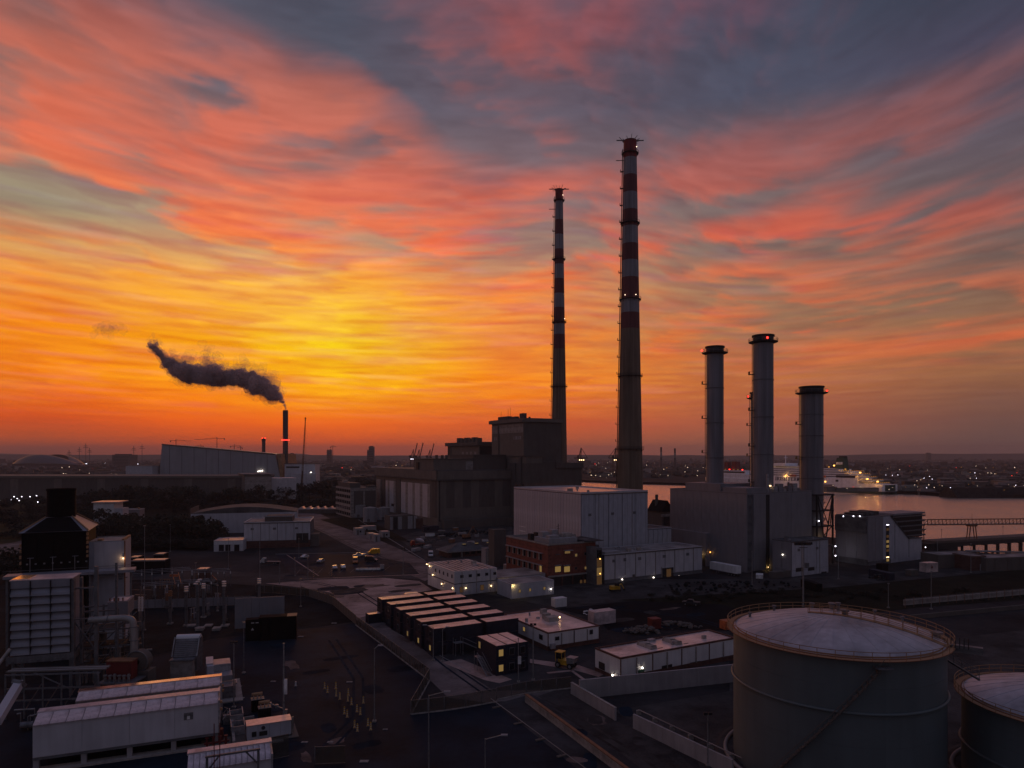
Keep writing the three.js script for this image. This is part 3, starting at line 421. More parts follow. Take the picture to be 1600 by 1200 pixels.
for (const [c, py, a] of [[ch1, 309, .9], [ch1, 501.5, .8], [ch2, 236, .9], [ch2, 466, 1.2], [ch2, 466, 2.2]]) { const y = c.Y(py) + .8, r = c.R(y) + 1.2; const l = mesh('beacon_lamp', new THREE.SphereGeometry(.27, 8, 6), lit.tip, c.g); l.position.set(Math.cos(a) * r, y, Math.sin(a) * r); }
// ---------------------------------------------------------------- white turbine house, brick offices, stacks and the halls beside the river
{
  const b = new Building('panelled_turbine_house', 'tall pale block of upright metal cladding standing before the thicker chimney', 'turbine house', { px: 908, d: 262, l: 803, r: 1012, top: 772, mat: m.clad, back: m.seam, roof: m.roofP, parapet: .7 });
  b.panels('L', 26, .5, b.h - .3, [m.clad, m.clad2], { gap: .12 }); b.panels('R', 5, .5, b.h - .3, [m.cladB], { gap: .14 });
  for (let i = 0; i < 14; i++) mesh('seam', [b.slab('R', 1.2 + i * 2.3, 1.26 + i * 2.3, 1, b.h - .4, .13)], m.seam, b.g);
  mesh('sign_plate', [b.slab('L', b.La - 11, b.La - 5, 12, 12.4, .16), b.slab('L', b.La - 11, b.La - 5, 14, 14.3, .16)], m.white, b.g);
  for (let i = 0; i < 16; i++) mesh('rail_post', [box(1 + i * 2, 1.06 + i * 2, b.h + .7, b.h + 1.9, -b.La + .1, -b.La + .16)], m.rust, b.g);
  mesh('guard_rail', [box(.2, b.Lb, b.h + 1.86, b.h + 1.94, -b.La + .1, -b.La + .16), box(.2, b.Lb, b.h + 1.3, b.h + 1.36, -b.La + .1, -b.La + .16)], m.rust, b.g);
  b.extras({ n: 2, roof: 5, vents: 3 }); mesh('corner_stair', [box(b.Lb, b.Lb + 2.4, b.h - 14, b.h - 13.8, -8, -5), box(b.Lb, b.Lb + 2.4, b.h - 8, b.h - 7.8, -8, -5), box(b.Lb, b.Lb + 3, b.h - 2.4, b.h - 2, -8, -4), box(b.Lb + 2.3, b.Lb + 2.5, 0, b.h + .3, -8, -7.8), box(b.Lb + 2.3, b.Lb + 2.5, 0, b.h + .3, -5.2, -5)], m.steel, b.g);
  const a = new Building('link_block', 'low panelled link between the tall pale block and the stack house', 'plant building', { px: 1006, d: 278, la: 16, r: 1049, top: 828, mat: m.cladB, back: m.seam, roof: m.roofD, parapet: .4 });
  a.panels('R', 6, .4, a.h - .2, [m.cladB], { gap: .12 });
}
{
  const b = new Building('brick_office', 'three-storey red brick office with rows of sunshades and lit windows', 'office building', { px: 856, py: 917, l: 791, r: 930.5, top: 853, mat: m.brick, roof: m.roofD, parapet: .6, edge: m.concP });
  const { La, Lb, h } = b;
  // ground floor set back under the overhang
  mesh('undercroft', [b.slab('R', 1.5, Lb - .3, 0, 3.2, .06)], m.dark, b.g); mesh('canopy_edge', [b.slab('R', 0, Lb + .2, 3.2, 3.7, .5)], m.concP, b.g);
  for (let i = 0; i < 5; i++) mesh('column', [b.slab('R', 1 + i * 4.4, 1.5 + i * 4.4, 0, 3.2, .4)], m.brickD, b.g);
  b.put('lit_entrance', 'R', [906, 906, 915, 916], lit.winD, .1);
  for (let i = 0; i < 7; i++) for (const [yy, lt] of [[8.6, 0], [4.4, 1]]) {
    const t = La - 3.4 - i * (La - 5) / 6.6, w = b.win('L', t, yy, 1.5, 2.3, i === 6 && lt ? lit.winY : m.glass);
    mesh('reveal', [b.slab('L', t + 1.55, t + 2.3, yy, yy + 2.3, .1)], m.concP, b.g);
    mesh('sunshade', [b.slab('L', t - .9, t + 2.6, yy + 2.5, yy + 2.62, 1.1)], m.steelL, b.g);
  }
  for (const [x, y, w, hh, k] of [[866.8, 885, 9.5, 9.5, 1], [881, 885, 9.5, 9.5, 1], [882, 861, 9, 4.5, 2], [898, 865, 4, 5, 2], [913, 863, 4, 5, 0], [898, 886, 3.6, 4, 0], [913, 885, 4, 5, 2], [868, 866, 8, 1.2, 0]]) {
    const t0 = b.tR(x), t1 = b.tR(x + w), y1 = b.y('R', x, y), y0 = b.y('R', x, y + hh); b.win('R', t0, y0, t1 - t0, y1 - y0, k === 1 ? lit.winY : k === 2 ? lit.win : m.glass);
  }
  for (const x of [866, 880]) { const t = b.tR(x), yy = b.y('R', x, 884); mesh('sunshade', [b.slab('R', t, t + 2.6, yy + .1, yy + .22, 1)], m.steelL, b.g); }
  mesh('sunshade', [b.slab('R', b.tR(880), b.tR(893), b.y('R', 886, 860), b.y('R', 886, 860) + .15, 1.3)], m.steelL, b.g);
  // plant on the roof
  const rp = (x0, x1, z0, z1, y0, y1, mat, nm) => mesh(nm, [box(x0, x1, h + .12 + y0, h + .12 + y1, z0, z1)], mat, b.g);
  rp(3, 15, -14, -4, 0, 1.6, m.concW, 'plant_deck'); rp(4, 7, -13, -10, 1.61, 3.4, m.concW, 'chiller'); rp(8, 10.5, -13, -10, 1.61, 4, m.steelL, 'chiller'); rp(4, 8, -8, -5, 1.61, 2.6, m.concW, 'duct'); rp(10, 14, -9, -6, 1.61, 3, m.concP, 'duct'); rp(2, 3.4, -17, -15, 0, 2.4, m.dark, 'cowl'); rp(5, 6.4, -18, -16, 0, 2.6, m.dark, 'cowl'); rp(12, 19, -15, -11, 0, 1.8, m.concP, 'plant_room'); rp(17, 20, -6, -2, 0, .8, m.roofD, 'rooflight');
  mesh('aerial', [bar([12, h + 1.7, -12], [12, h + 6, -12], .08), bar([11.2, h + 5, -12], [12.8, h + 5.3, -12], .06), bar([11.4, h + 4.2, -12], [12.6, h + 4.4, -12], .06)], m.dark, b.g);
  mesh('roof_overhang', [box(Lb - 5, Lb + 2.5, h + .62, h + .85, -12, 1.5)], m.dark, b.g);
  // glazed stair beside it
  const s = new Building('glazed_stair', 'narrow lit glass stairwell between the brick office and the white hall', 'stairwell', { px: 932, py: 915, la: 9, r: 940.5, top: 857, mat: m.seam, roof: m.roofD, parapet: 0 });
  for (let i = 0; i < 4; i++) mesh('pane', [b.slab.call(s, 'R', .15, s.Lb - .1, .3 + i * 3.05, 3.1 + i * 3.05, .07)], i === 3 ? m.glass : i === 1 ? lit.win : lit.winD, s.g);
  s.lamp('R', 936.5, 873, lit.orange, [1, .55, .15], 5); s.lamp('R', 936.5, 896, lit.orange, [1, .55, .15], 5);
}
{
  const b = new Building('low_panelled_hall', 'long low pale hall with dark seams and lamps along its foot, beside the glazed stair', 'plant building', { px: 944, py: 912, la: 15, r: 1097, top: 867.5, mat: m.clad, back: m.seam, roof: m.roofG, parapet: .25 });
  mesh('plinth', [b.slab('R', 0, b.Lb, 0, 1.2, .14)], m.seam, b.g);
  b.panels('R', 10, 1.3, b.h - .3, [m.clad, m.clad2], { gap: .13 });
  const d = b.put('loading_door', 'R', [1034, 887, 1052, 913], m.dark, .16); mesh('lit_door_leaf', [b.rect('R', 1041, 889, 1048, 912, .2)], lit.winD, d);
  b.put('door_frame', 'R', [1033, 886, 1034, 913], m.concP, .3); b.put('hatch', 'R', [974, 872, 978, 877], m.seam, .14);
  for (const x of [971, 1020, 1060, 1089]) b.lamp('R', x, x > 1080 ? 898 : x < 1000 ? 905 : x < 1030 ? 902 : 900, lit.white, [1, .7, .45], 9);
  b.extras({ n: 5, roof: 6, doors: 2, vents: 4, y0: 1.2, y: 1.3 });
  mesh('roof_vent', [box(2, 3.4, b.h + .3, b.h + 2.6, -9, -7.6)], m.seam, b.g); mesh('roof_kerb', [box(1, 8, b.h + .12, b.h + .9, -4, -1)], m.concW, b.g);
}
{
  const b = new Building('stack_house', 'large plain grey windowless block carrying the round steel stacks', 'boiler building', { px: 1167, py: 895, l: 1047, r: 1268, top: 772, mat: m.cladD, roof: m.roofD, parapet: .5 });
  const { La, Lb, h } = b;
  b.panels('L', 9, 1, h - .3, [m.cladD], { out: .05, name: 'wall_panel' });
  mesh('upper_block', [box(.5, 17, h + .2, h + 3.4, -La + 9, -14)], m.cladD, b.g); mesh('upper_block', [box(1, 12, h + .2, h + 2.2, -13.5, -1)], m.cladD, b.g);
  b.put('recess', 'R', [1168, 773, 1175, 893], m.seam, .1); b.put('recess', 'R', [1194.5, 773, 1202, 890], m.dark, .1);
  b.panels('R', 1, .6, h - .2, [m.cladD], { t0: b.tR(1175), t1: b.tR(1194), out: .9, name: 'bay_panel' }); b.panels('R', 2, .6, h - .2, [m.cladD], { t0: b.tR(1202), t1: Lb, out: .15, name: 'wall_panel' });
  mesh('lower_lean_to', [b.slab('L', b.tL(1110), La - .5, 0, 13.4, 2.2)], m.cladD, b.g);
  for (let i = 0; i < 7; i++) mesh(['duct', 'fan_housing', 'vent'][i % 3], [box(14 + i * 2.8, 15.6 + i * 2.8 + (i % 3) * .5, h + .12, h + 1.5 + (i % 3), -3.4 - (i % 2), -1.4)], i % 2 ? m.steelL : m.cladD, b.g);
  mesh('vent_pipe', [cyl(.5, .5, h, h + 7.5, 13.2, -1.5)], m.steelL, b.g); mesh('vent_pipe', [cyl(.35, .35, h, h + 4, 26, -2)], m.steel, b.g);
  mesh('guard_rail', [box(12, Lb, h + 1.5, h + 1.58, -.1, 0), box(12, Lb, h + 1, h + 1.05, -.1, 0)], m.steel, b.g);
  b.lamp('L', 1112.5, 862.5, lit.orange, [1, .3, .03], 46, .22, .5); b.lamp('R', 1199, 762 + 124, lit.warm, [1, .6, .15], 7, .12);
  for (const [x, y] of [[1103, 868], [1108, 877]]) b.lamp('L', x, y, lit.warm, [1, .6, .2], 2, .14);
  b.put('doorway', 'L', [1098, 866, 1108, 884], m.dark, 2.3); b.lamp('L', 1102, 867, lit.warm, [1, .6, .2], 6, .16, 2.4);
  mesh('roof_lamp', [box(16, 16.5, h + 2.6, h + 2.9, -3, -2.6)], lit.warm, b.g);
  // the low white building in front
  const w = new Building('switch_house', 'small white two-storey block at the foot of the stack house', 'plant building', { px: 1237, py: 902, l: 1207, r: 1294, top: 847, mat: m.cladB, back: m.seam, roof: m.roofD, parapet: .3, edge: m.seam });
  w.panels('R', 3, 2.4, w.h - .2, [m.cladB, m.clad2], { gap: .12 }); w.panels('L', 2, 2.4, w.h - .2, [m.cladD], { gap: .12 }); w.panels('R', 3, .2, 2.3, [m.cladB], { gap: .05 }); w.panels('L', 2, .2, 2.3, [m.cladD], { gap: .05 });
  w.put('louvre', 'R', [1243, 887, 1254, 893], m.dark, .16); w.put('louvre', 'R', [1262, 886, 1272, 891.5], m.dark, .16); w.put('doorway', 'R', [1283, 893, 1291, 905], m.dark, .16);
  w.lamp('L', 1224, 866.5, lit.white, [1, .75, .4], 3, .22); w.extras({ n: 2, roof: 4, vents: 2 }); mesh('roof_cowl', [box(1, 2, w.h + .12, w.h + 1.6, -4, -3)], m.seam, w.g);
  // lattice stair tower at the end
  const t = thing('stair_tower', 'dark open lattice stair tower between the stack house and the river hall', 'stair tower', b.world(Lb + 2, 0, 1), TH);
  const tw = 10, td = 7, th = b.h - 1.2;
  for (const [x, z] of [[0, 0], [tw, 0], [0, -td], [tw, -td]]) mesh('column', [box(x - .3, x + .3, 0, th, z - .3, z + .3)], m.dark, t);
  for (const y of [8, 16, 22.5, th]) mesh('landing', [box(-.4, tw + .4, y - .5, y, -td - .4, .4)], m.dark, t);
  for (let i = 0; i < 2; i++) { mesh('brace', [beam([i ? 0 : tw, th, .1], [tw / 2, 8.2, .1], .4)], m.dark, t); mesh('brace', [beam([i ? 0 : tw, th, .3], [tw / 2 + (i ? 2 : 3), 16, .3], .3)], m.dark, t); mesh('brace', [beam([tw, i ? 8 : 16, -td], [tw, i ? 16 : th, 0], .3)], m.dark, t); }
  for (let i = 0; i < 6; i++) mesh('stair_flight', [beam([i % 2 ? 1.5 : tw - 2, 4 + i * 3.6, -2], [i % 2 ? tw - 2 : 1.5, 7.6 + i * 3.6, -2], .35)], m.steel, t);
  mesh('bulkhead_lamp', [box(.3, .7, 18, 18.4, .4, .7)], lit.cool, t); mesh('bulkhead_lamp', [box(1.6, 2.2, 10.3, 10.9, .4, .7)], lit.winY, t); pointLight([1.9, 10.6, 1.4], [1, .6, .2], 5, t);
  for (const y of [3, 7]) mesh('bulkhead_lamp', [box(11, 11.4, y, y + .4, .3, .6)], lit.cool, t); pointLight([11.2, 5, 1.6], [.9, .85, 1], 6, t);
}
function steelStack(label, px, d, top, wpx, ladderPx, lampSide, from = 0) {
  const c = AtD(px, HY, d), h = EYE - (top - HY) * d / FOC, r = wpx / 2 * d / FOC, g = thing('steel_stack', label, 'stack', [c[0], 0, c[2]]), mt = M([.19, .185, .205], .5, { t: 'stain', s: 22, sy: 60 });
  const n = wpx > 33 ? 8 : 6; for (let i = 0; i < n; i++) { const y0 = from + (h - 3 - from) * i / n, y1 = from + (h - 3 - from) * (i + 1) / n; mesh('shell_section', [cyl(r, r, y0 + .06, y1 - .06, 0, 0, 40)], mt, g); mesh('flange', [cyl(r + .16, r + .16, y1 - .16, y1 + .16, 0, 0, 40)], m.seam, g); }
  const py = h - 2.6, pr = r + 1.7; mesh('platform', [cyl(r + .3, pr, py - .8, py - .3, 0, 0, 32), cyl(pr, pr, py - .3, py, 0, 0, 32)], m.dark, g); mesh('crown', [cyl(r + .05, r + .05, py, h, 0, 0, 40), cyl(r + .45, r + .45, h - .6, h, 0, 0, 40)], m.dark, g);
  const rails = [.6, 1.2].map((y) => { const t = new THREE.TorusGeometry(pr, .06, 5, 40); t.rotateX(Math.PI / 2); return moved(t, 0, py + y, 0).toNonIndexed(); }); mesh('handrail', rails, m.steel, g);
  for (let k = 0; k < 16; k++) mesh('rail_post', [bar([Math.cos(k * .3927) * pr, py, Math.sin(k * .3927) * pr], [Math.cos(k * .3927) * pr, py + 1.2, Math.sin(k * .3927) * pr], .06, 5)], m.steel, g);
  mesh('ladder', [bar([-r - .5, from + 2, .3], [-r - .5, py, .3], .07), bar([-r - .5, from + 2, -.3], [-r - .5, py, -.3], .07)], m.steel, g);
  for (let y = h - 16; y > from + 12; y -= 14.5) { mesh('landing', [box(-r - 1.8, -r, y, y + .2, -1, 1), box(-r - 1.8, -r - 1.7, y + .2, y + 1.3, -1, 1), box(-r - 1.8, -r, y + 1.2, y + 1.28, .95, 1)], m.dark, g); }
  const a = lampSide; const l = mesh('warning_lamp', new THREE.SphereGeometry(.42, 10, 8), lit.red, g); l.position.set(Math.cos(a) * (pr - (Math.abs(Math.sin(a)) > .9 ? .9 : -.2)), py + .9, Math.sin(a) * (pr - (Math.abs(Math.sin(a)) > .9 ? .9 : 0)));
  pointLight([l.position.x * 1.02, py + .9, l.position.z * 1.05], [1, .05, .03], 7, g);
  return g;
}
steelStack('grey steel stack nearest the thick striped chimney, red lamp at its side', 1117, 292, 541.5, 26.5, 0, Math.PI);
steelStack('tallest grey steel stack with red lamp glowing at the middle of its rim', 1192.5, 280, 524, 30.5, 0, Math.PI / 2);
steelStack('shortest and widest grey steel stack beside the stair tower', 1268, 290, 604, 34.5, 0, 0);
steelStack('slim steel stack mostly hidden behind the tallest grey one', 1180, 330, 613, 14, 0, -2.2);
{
  // the river hall with sloping flank and louvred intake
  const b = new Building('river_hall', 'grey hall by the river with a sloping flank and a lit stair strip', 'plant building', { px: 1356, py: 884, l: 1305.5, r: 1391, top: 808.5, mat: m.cladD, roof: m.roofD, parapet: .3 });
  const { h, La, Lb } = b;
  mesh('upper_band', [b.slab('L', .3, La, h - 6.4, h - .1, .5)], m.seam, b.g); for (const x of [1319, 1334.5, 1344.5]) b.lamp('L', x, 806.5, lit.cool, [1, .85, .9], 3, .24);
  b.put('doorway', 'L', [1340, 863, 1348, 874], m.dark, .1); b.panels('L', 3, .5, h - 6.6, [m.cladD], { out: .12 });
  b.panels('R', 3, 2, h - .2, [m.cladD, m.cladB], { out: .1 });
  const st = b.put('stair_strip', 'R', [1384, 818, 1388.6, 878], m.dark, .2);
  for (const [y, k] of [[820, lit.cool], [827, lit.red], [838, lit.winD], [846, lit.winY], [853.5, lit.winY], [860, lit.winD], [870.5, lit.warm], [875, lit.winY]]) mesh('lit_pane', [b.rect('R', 1384.3, y - (k === lit.warm || k === lit.cool ? .5 : 2), 1388.2, y + (k === lit.warm || k === lit.cool ? .5 : 2), .26)], k === lit.red ? lit.winD : k, st);
  const w2 = b.tR(1420), w3 = b.tR(1440), y1 = b.y('R', 1419, 842);
  const sp = prism([[Lb + .01, 0], [w3, 0], [w3, y1], [w2, y1], [Lb + .01, h]], -La, -.02); mesh('sloped_flank', [sp], m.cladB, b.g);
  mesh('slope_edge', [beam([Lb, h + .1, .1], [w2, y1 + .1, .1], .5), beam([w2, y1 + .1, .1], [w3, y1 + .1, .1], .4)], m.seam, b.g);
  for (const x of [1398, 1420]) { const t = b.tR(x); mesh('seam', [b.slab('R', t, t + .2, 1.5, x < 1410 ? h - 3 : y1 - .1, .06)], m.seam, b.g); }
  mesh('plinth', [b.slab('R', 0, Lb, 0, 1.6, .25), b.slab('L', 0, La, 0, 2.4, .25)], m.seam, b.g);
  // louvred box
  const l0 = b.tR(1402), l1 = b.tR(1451), ly0 = y1 + .3, ly1 = h + .6;
  mesh('intake_hood', [box(l0, l1 - .6, ly1 - .8, ly1, -12, -1.2)], m.cladD, b.g); mesh('intake_box', [box(l0 + .2, l1 - 1.4, ly0, ly1 - .82, -11.6, -2)], m.dark, b.g);
  for (let i = 0; i < 5; i++) { const y = lerp(ly0 + .2, ly1 - 2, i / 4); mesh('louvre', [prism([[0, 0], [1.5, .55], [1.5, .75], [0, .75]], -11.8, -1.1)], i === 2 ? m.green : m.steel, b.g).position.set(l1 - 1.5, y, 0); mesh('louvre', [box(l0 + .2, l1 - 1.2, y + .3, y + .75, -1.98, -1.1)], m.steel, b.g); }
  for (const y of [855, 866.5]) b.lamp('R', 1444.5, y, lit.cool, [1, .9, .85], 2, .22);
  for (let i = 0; i < 4; i++) mesh('roof_duct', [box(2 + i * 3, 4.4 + i * 3, h + .35, h + 1.2 + (i % 2) * .6, -12, -4)], m.roofD, b.g);
  const st2 = thing('intake_stair', 'caged steel stair tower at the end of the river hall', 'stair tower', b.world(w3 + 4.5, 0, -4), TH);
  for (const [x, z] of [[0, 0], [4, 0], [0, -4], [4, -4]]) mesh('column', [box(x - .12, x + .12, 0, 14, z - .12, z + .12)], m.rust, st2);
  for (let i = 0; i < 5; i++) { mesh('landing', [box(-.3, 4.3, 2.8 * i + 2.6, 2.8 * i + 2.8, -4.3, .3)], m.dark, st2); mesh('flight', [beam([i % 2 ? 0 : 4, 2.8 * i, -1], [i % 2 ? 4 : 0, 2.8 * i + 2.7, -1], .3)], m.rust, st2); }
  mesh('cage_brace', [beam([-6, 3, 0], [0, 11, 0], .5)], m.rust, st2);
}
// old quayside workshop seen in the gap before the river
{
  const b = new Building('quay_shed', 'dark pitched shed seen in the gap between pale block and stack house', 'shed', { px: 1034, d: 330, l: 1012, r: 1052, top: 800, mat: m.concD, roof: null, parapet: 0 });
  mesh('pitched_roof', [moved(prism([[-.6, 0], [b.Lb + .6, 0], [b.Lb * .45, 5.4]], -b.La, .4), 0, b.h, 0)], m.black, b.g); b.put('doorway', 'R', [1037, 807, 1046, 820], m.dark, .1); b.put('pale_wall', 'R', [1033, 803, 1050, 807], m.concP, .08);
  mesh('chimney_pot', [cyl(.8, .7, b.h + 2, b.h + 8, 2, -6)], m.concD, b.g);
}
// ---------------------------------------------------------------- containers, cabins, low white buildings, bund walls, tanks
{
  const C0 = G(677, 1026), c = Math.cos(TH), s = Math.sin(TH);
  // one 12 m office container: corrugated sides between posts and rails, its roof paler
  function container(L, W, H, name) {
    const t = thing(name, 'x', 'container', [0, 0, 0], TH);
    mesh('side_wall', [box(.1, L - .1, .15, H - .12, -W + .06, -.06)], m.navy, t);
    for (const [x, z] of [[0, 0], [L - .18, 0], [0, -W + .18], [L - .18, -W + .18]]) mesh('corner_post', [box(x, x + .18, 0, H, z - .18, z)], m.navyF, t);
    mesh('frame_rail', [box(.18, L - .18, 0, .15, -.12, 0), box(.18, L - .18, 0, .15, -W, -W + .12), box(.18, L - .18, H - .12, H, -.12, 0), box(.18, L - .18, H - .12, H, -W, -W + .12), box(0, .12, H - .12, H, -W + .18, -.18), box(0, .12, 0, .15, -W + .18, -.18)], m.navyF, t);
    mesh('roof', [box(.12, L - .12, H - .10, H - .03, -W + .13, -.13)], m.roofPk, t);
    return t;
  }
  const sizes = {}; const row = (n) => ['first', 'second', 'third', 'fourth', 'fifth', 'sixth'][n];
  function place(L, W, H, x, y, z, label, group) {
    const k = L + '_' + W, p = [C0[0] + x * c + z * s, y, C0[2] - x * s + z * c];
    if (!sizes[k]) { const t = sizes[k] = container(L, W, H, 'office_container');  t.position.set(...p); tag(t, label, null, group); return t; }
    const q = copyOf(sizes[k], label, p, TH, group); for (const ch of [...q.children]) if (/window|door|pane/.test(ch.name)) q.remove(ch); return q;
  }
  const H = 3.05, W = 4, pitch = 7.2;
  for (let i = 0; i < 6; i++) for (let lv = 0; lv < 2; lv++) {
    const z = -i * pitch, nm = lv ? 'upper' : 'lower', far = row(i);
    const a = place(12.3, W, H, 0, lv * (H + .06), z, `${nm} navy container, ${far} row from the outside stair, on the fence road side`, 'navy office containers in two rows');
    const b = place(8.5, W, H, 13.4, lv * (H + .06), z, `${nm} navy container, ${far} row from the outside stair, beside the pale flat roof`, 'navy office containers in two rows');
    // end window or door of the road side
    const on = !lv && i < 3, w = mesh('window', [box(-.05, .1, .9, 2.2, -2.3, -1.3)], m.seam, a); mesh('pane', [box(-.08, .02, 1, 2.1, -2.2, -1.4)], on ? (i === 2 ? lit.win : lit.winY) : m.glassD, w);
    if (i === 0) { const w2 = mesh('door', [box(2, 3, .1, 2.2, -.06, .05)], m.glassD, a); }
    if (lv && i === 2) mesh('pane', [box(-.1, .02, 1.2, 2, -1, -.4)], lit.winY, b);
  }
  place(3.6, 2.6, 2.5, -3.6, 0, -5 * pitch - .3, 'small navy cabin at the far end of the container rows by the road', 'navy office containers in two rows');
  // linking gallery between rows: lattice floor decks
  const br = thing('container_walkway', 'dark roofed walkway deck between the navy container rows', 'walkway', [C0[0], 0, C0[2]], TH); for (let i = 0; i < 5; i++) mesh('deck', [box(1, 21, 3.02, 3.1, -(i + 1) * pitch + .05, -i * pitch - W - .05)], m.dark, br); for (let i = 0; i < 5; i++) mesh('end_screen', [box(.6, .7, 0, 5.2, -(i + 1) * pitch + .1, -i * pitch - W - .1)], m.navyF, br);
  // the separate block of three, two high, with lit windows and an outside stair
  const B0 = G(775, 1057), proto = container(9.1, 2.5, H, 'office_container');
  for (let i = 0; i < 3; i++) for (let lv = 0; lv < 2; lv++) {
    const p = [B0[0] + (i + 1) * 2.54 * c, lv * (H + .06), B0[2] - (i + 1) * 2.54 * s], label = `${lv ? 'upper' : 'lower'} container of the small separate navy block, ${['with lit end window', 'in the middle', 'on the digger side'][i]}`, group = 'separate navy container block';
    const t = i || lv ? copyOf(proto, label, p, TH + Math.PI / 2, group) : tag(proto, label, 'container', group);
    t.position.set(...p); t.rotation.y = TH + Math.PI / 2;
    for (const k of [...t.children]) if (/window|door/.test(k.name)) t.remove(k);
    const w = mesh('window', [box(-.06, .1, .8, 2.3, -2, -.8)], m.seam, t); mesh('pane', [box(-.09, .02, .9, 2.2, -1.9, -.9)], i ? m.glassD : lit.winY, w);
    if (!i && lv) { const w2 = mesh('window', [box(7, 8, .8, 2.3, -2.56, -2.4)], m.seam, t); mesh('pane', [box(7.1, 7.9, .9, 2.2, -2.6, -2.45)], lit.win, w2); }
  }
  const st = thing('outside_stair', 'steel stair climbing the side of the separate navy container block', 'stair', [B0[0] - 1.2 * c, 0, B0[2] + 1.2 * s], TH);
  for (const x of [-.55, .55]) { mesh('stringer', [beam([x, .1, -.6], [x, 2.8, -5], .16)], m.galv, st); mesh('handrail', [beam([x, 1.1, -.6], [x, 3.8, -5], .07)], m.galv, st); }
  for (let i = 0; i < 13; i++) mesh('tread', [box(-.5, .5, .2 * i + .18, .2 * i + .23, -.9 - i * .33, -.6 - i * .33)], m.galv, st);
  mesh('landing', [box(-.6, .6, 2.72, 2.8, -6.6, -5)], m.galv, st); for (const z of [-5.1, -6.5]) mesh('post', [box(-.6, -.52, 0, 3.9, z - .04, z + .04)], m.galv, st);
  // second stair at the end of the rows
  const s2 = G(722, 1022), g2 = thing('outside_stair', 'pale steel stair and landing between the container rows and the separate block', 'stair', s2, TH);
  for (const z of [-.6, .6]) { mesh('stringer', [beam([0, 2.8, z], [5, .2, z], .16)], m.galv, g2); mesh('handrail', [beam([0, 3.8, z], [5, 1.2, z], .07)], m.galv, g2); } for (let i = 0; i < 12; i++) mesh('tread', [box(.2 + i * .4, .5 + i * .4, 2.6 - i * .215, 2.66 - i * .215, -.55, .55)], m.galv, g2); mesh('landing', [box(-2, 0, 2.75, 2.83, -.8, .8)], m.galv, g2); for (const x of [-1.9, -.1]) for (const z of [-.7, .7]) mesh('post', [box(x - .05, x + .05, 0, 3.8, z - .05, z + .05)], m.galv, g2);
}
{
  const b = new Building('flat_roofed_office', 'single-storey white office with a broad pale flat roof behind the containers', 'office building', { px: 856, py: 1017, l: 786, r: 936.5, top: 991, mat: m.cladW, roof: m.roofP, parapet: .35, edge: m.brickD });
  mesh('plinth', [b.slab('R', 0, b.Lb, 0, 1, .08), b.slab('L', 0, b.La, 0, 1, .08)], m.brickD, b.g);
  for (const t of [0, .495, .985]) mesh('corner_trim', [b.slab('R', t * b.Lb - (t > .9 ? 0 : .05), t * b.Lb + .16, 1, b.h, .1)], m.brickD, b.g);
  b.win('R', b.tR(867), 2.1, 1.2, .9, m.glassD); b.win('R', b.tR(921), 2.3, 1, 1.1, m.glassD); b.win('L', 2.2, 1.9, 1.6, 1.2, m.glassD); b.win('L', b.tL(821), 2.1, 1.1, 1.1, lit.winY);
  const v = mesh('roof_plant', [box(6, 9, b.h + .11, b.h + 1.2, -b.La * .52, -b.La * .42)], m.concP, b.g); const l = mesh('wall_lamp', new THREE.SphereGeometry(.2, 8, 6), lit.warm, v); l.position.set(9.2, b.h + 1, -b.La * .42); b.extras({ n: 2, roof: 5, gutter: false, y: 1 }); mesh('air_unit', [b.slab('R', .5, 1.7, .5, 1.6, .7)], m.concW, b.g);
}
{
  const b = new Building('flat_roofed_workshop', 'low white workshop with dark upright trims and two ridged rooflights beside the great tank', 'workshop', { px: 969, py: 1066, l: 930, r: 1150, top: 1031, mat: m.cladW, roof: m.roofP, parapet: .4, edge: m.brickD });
  const { La, Lb, h } = b;
  for (const t of [0, b.tR(1019), b.tR(1064.5), b.tR(1107.5)]) mesh('upright_trim', [b.slab('R', t, t + .22, .8, h, .1)], m.brickD, b.g);
  mesh('plinth', [b.slab('R', 0, Lb, 0, 1.1, .09), b.slab('L', 0, La, 0, .8, .09)], m.brickD, b.g);
  b.put('roller_door', 'R', [1034, 1039, 1050, 1052], m.dark, .08); b.put('roller_door', 'R', [1078, 1034, 1094, 1047], m.dark, .08); b.put('door', 'R', [997, 1046, 1006.5, 1061], m.green, .08); b.put('doorway', 'L', [936, 1035, 945, 1046], m.dark, .08);
  b.lamp('R', 1001.5, 1042.5, lit.white, [1, .8, .6], 5, .2); b.lamp('L', 960, 1054.5, lit.white, [1, .75, .5], 6, .2);
  b.extras({ n: 4, roof: 3, gutter: false, y: 1 });
  for (const x of [1020, 1064]) { const t = b.tR(x) * .92; const r = mesh('rooflight', [prism([[0, 0], [1.8, 0], [1.5, .7], [.3, .7]], -La + 1.6, -2.2)], m.concP, b.g); r.position.set(t + 2, h + .11, 0); for (let i = 0; i < 5; i++) mesh('glazing_bar', [box(.25, 1.55, .7, .78, -La + 2 + i * 2, -La + 2.2 + i * 2)], m.concD, r); }
}
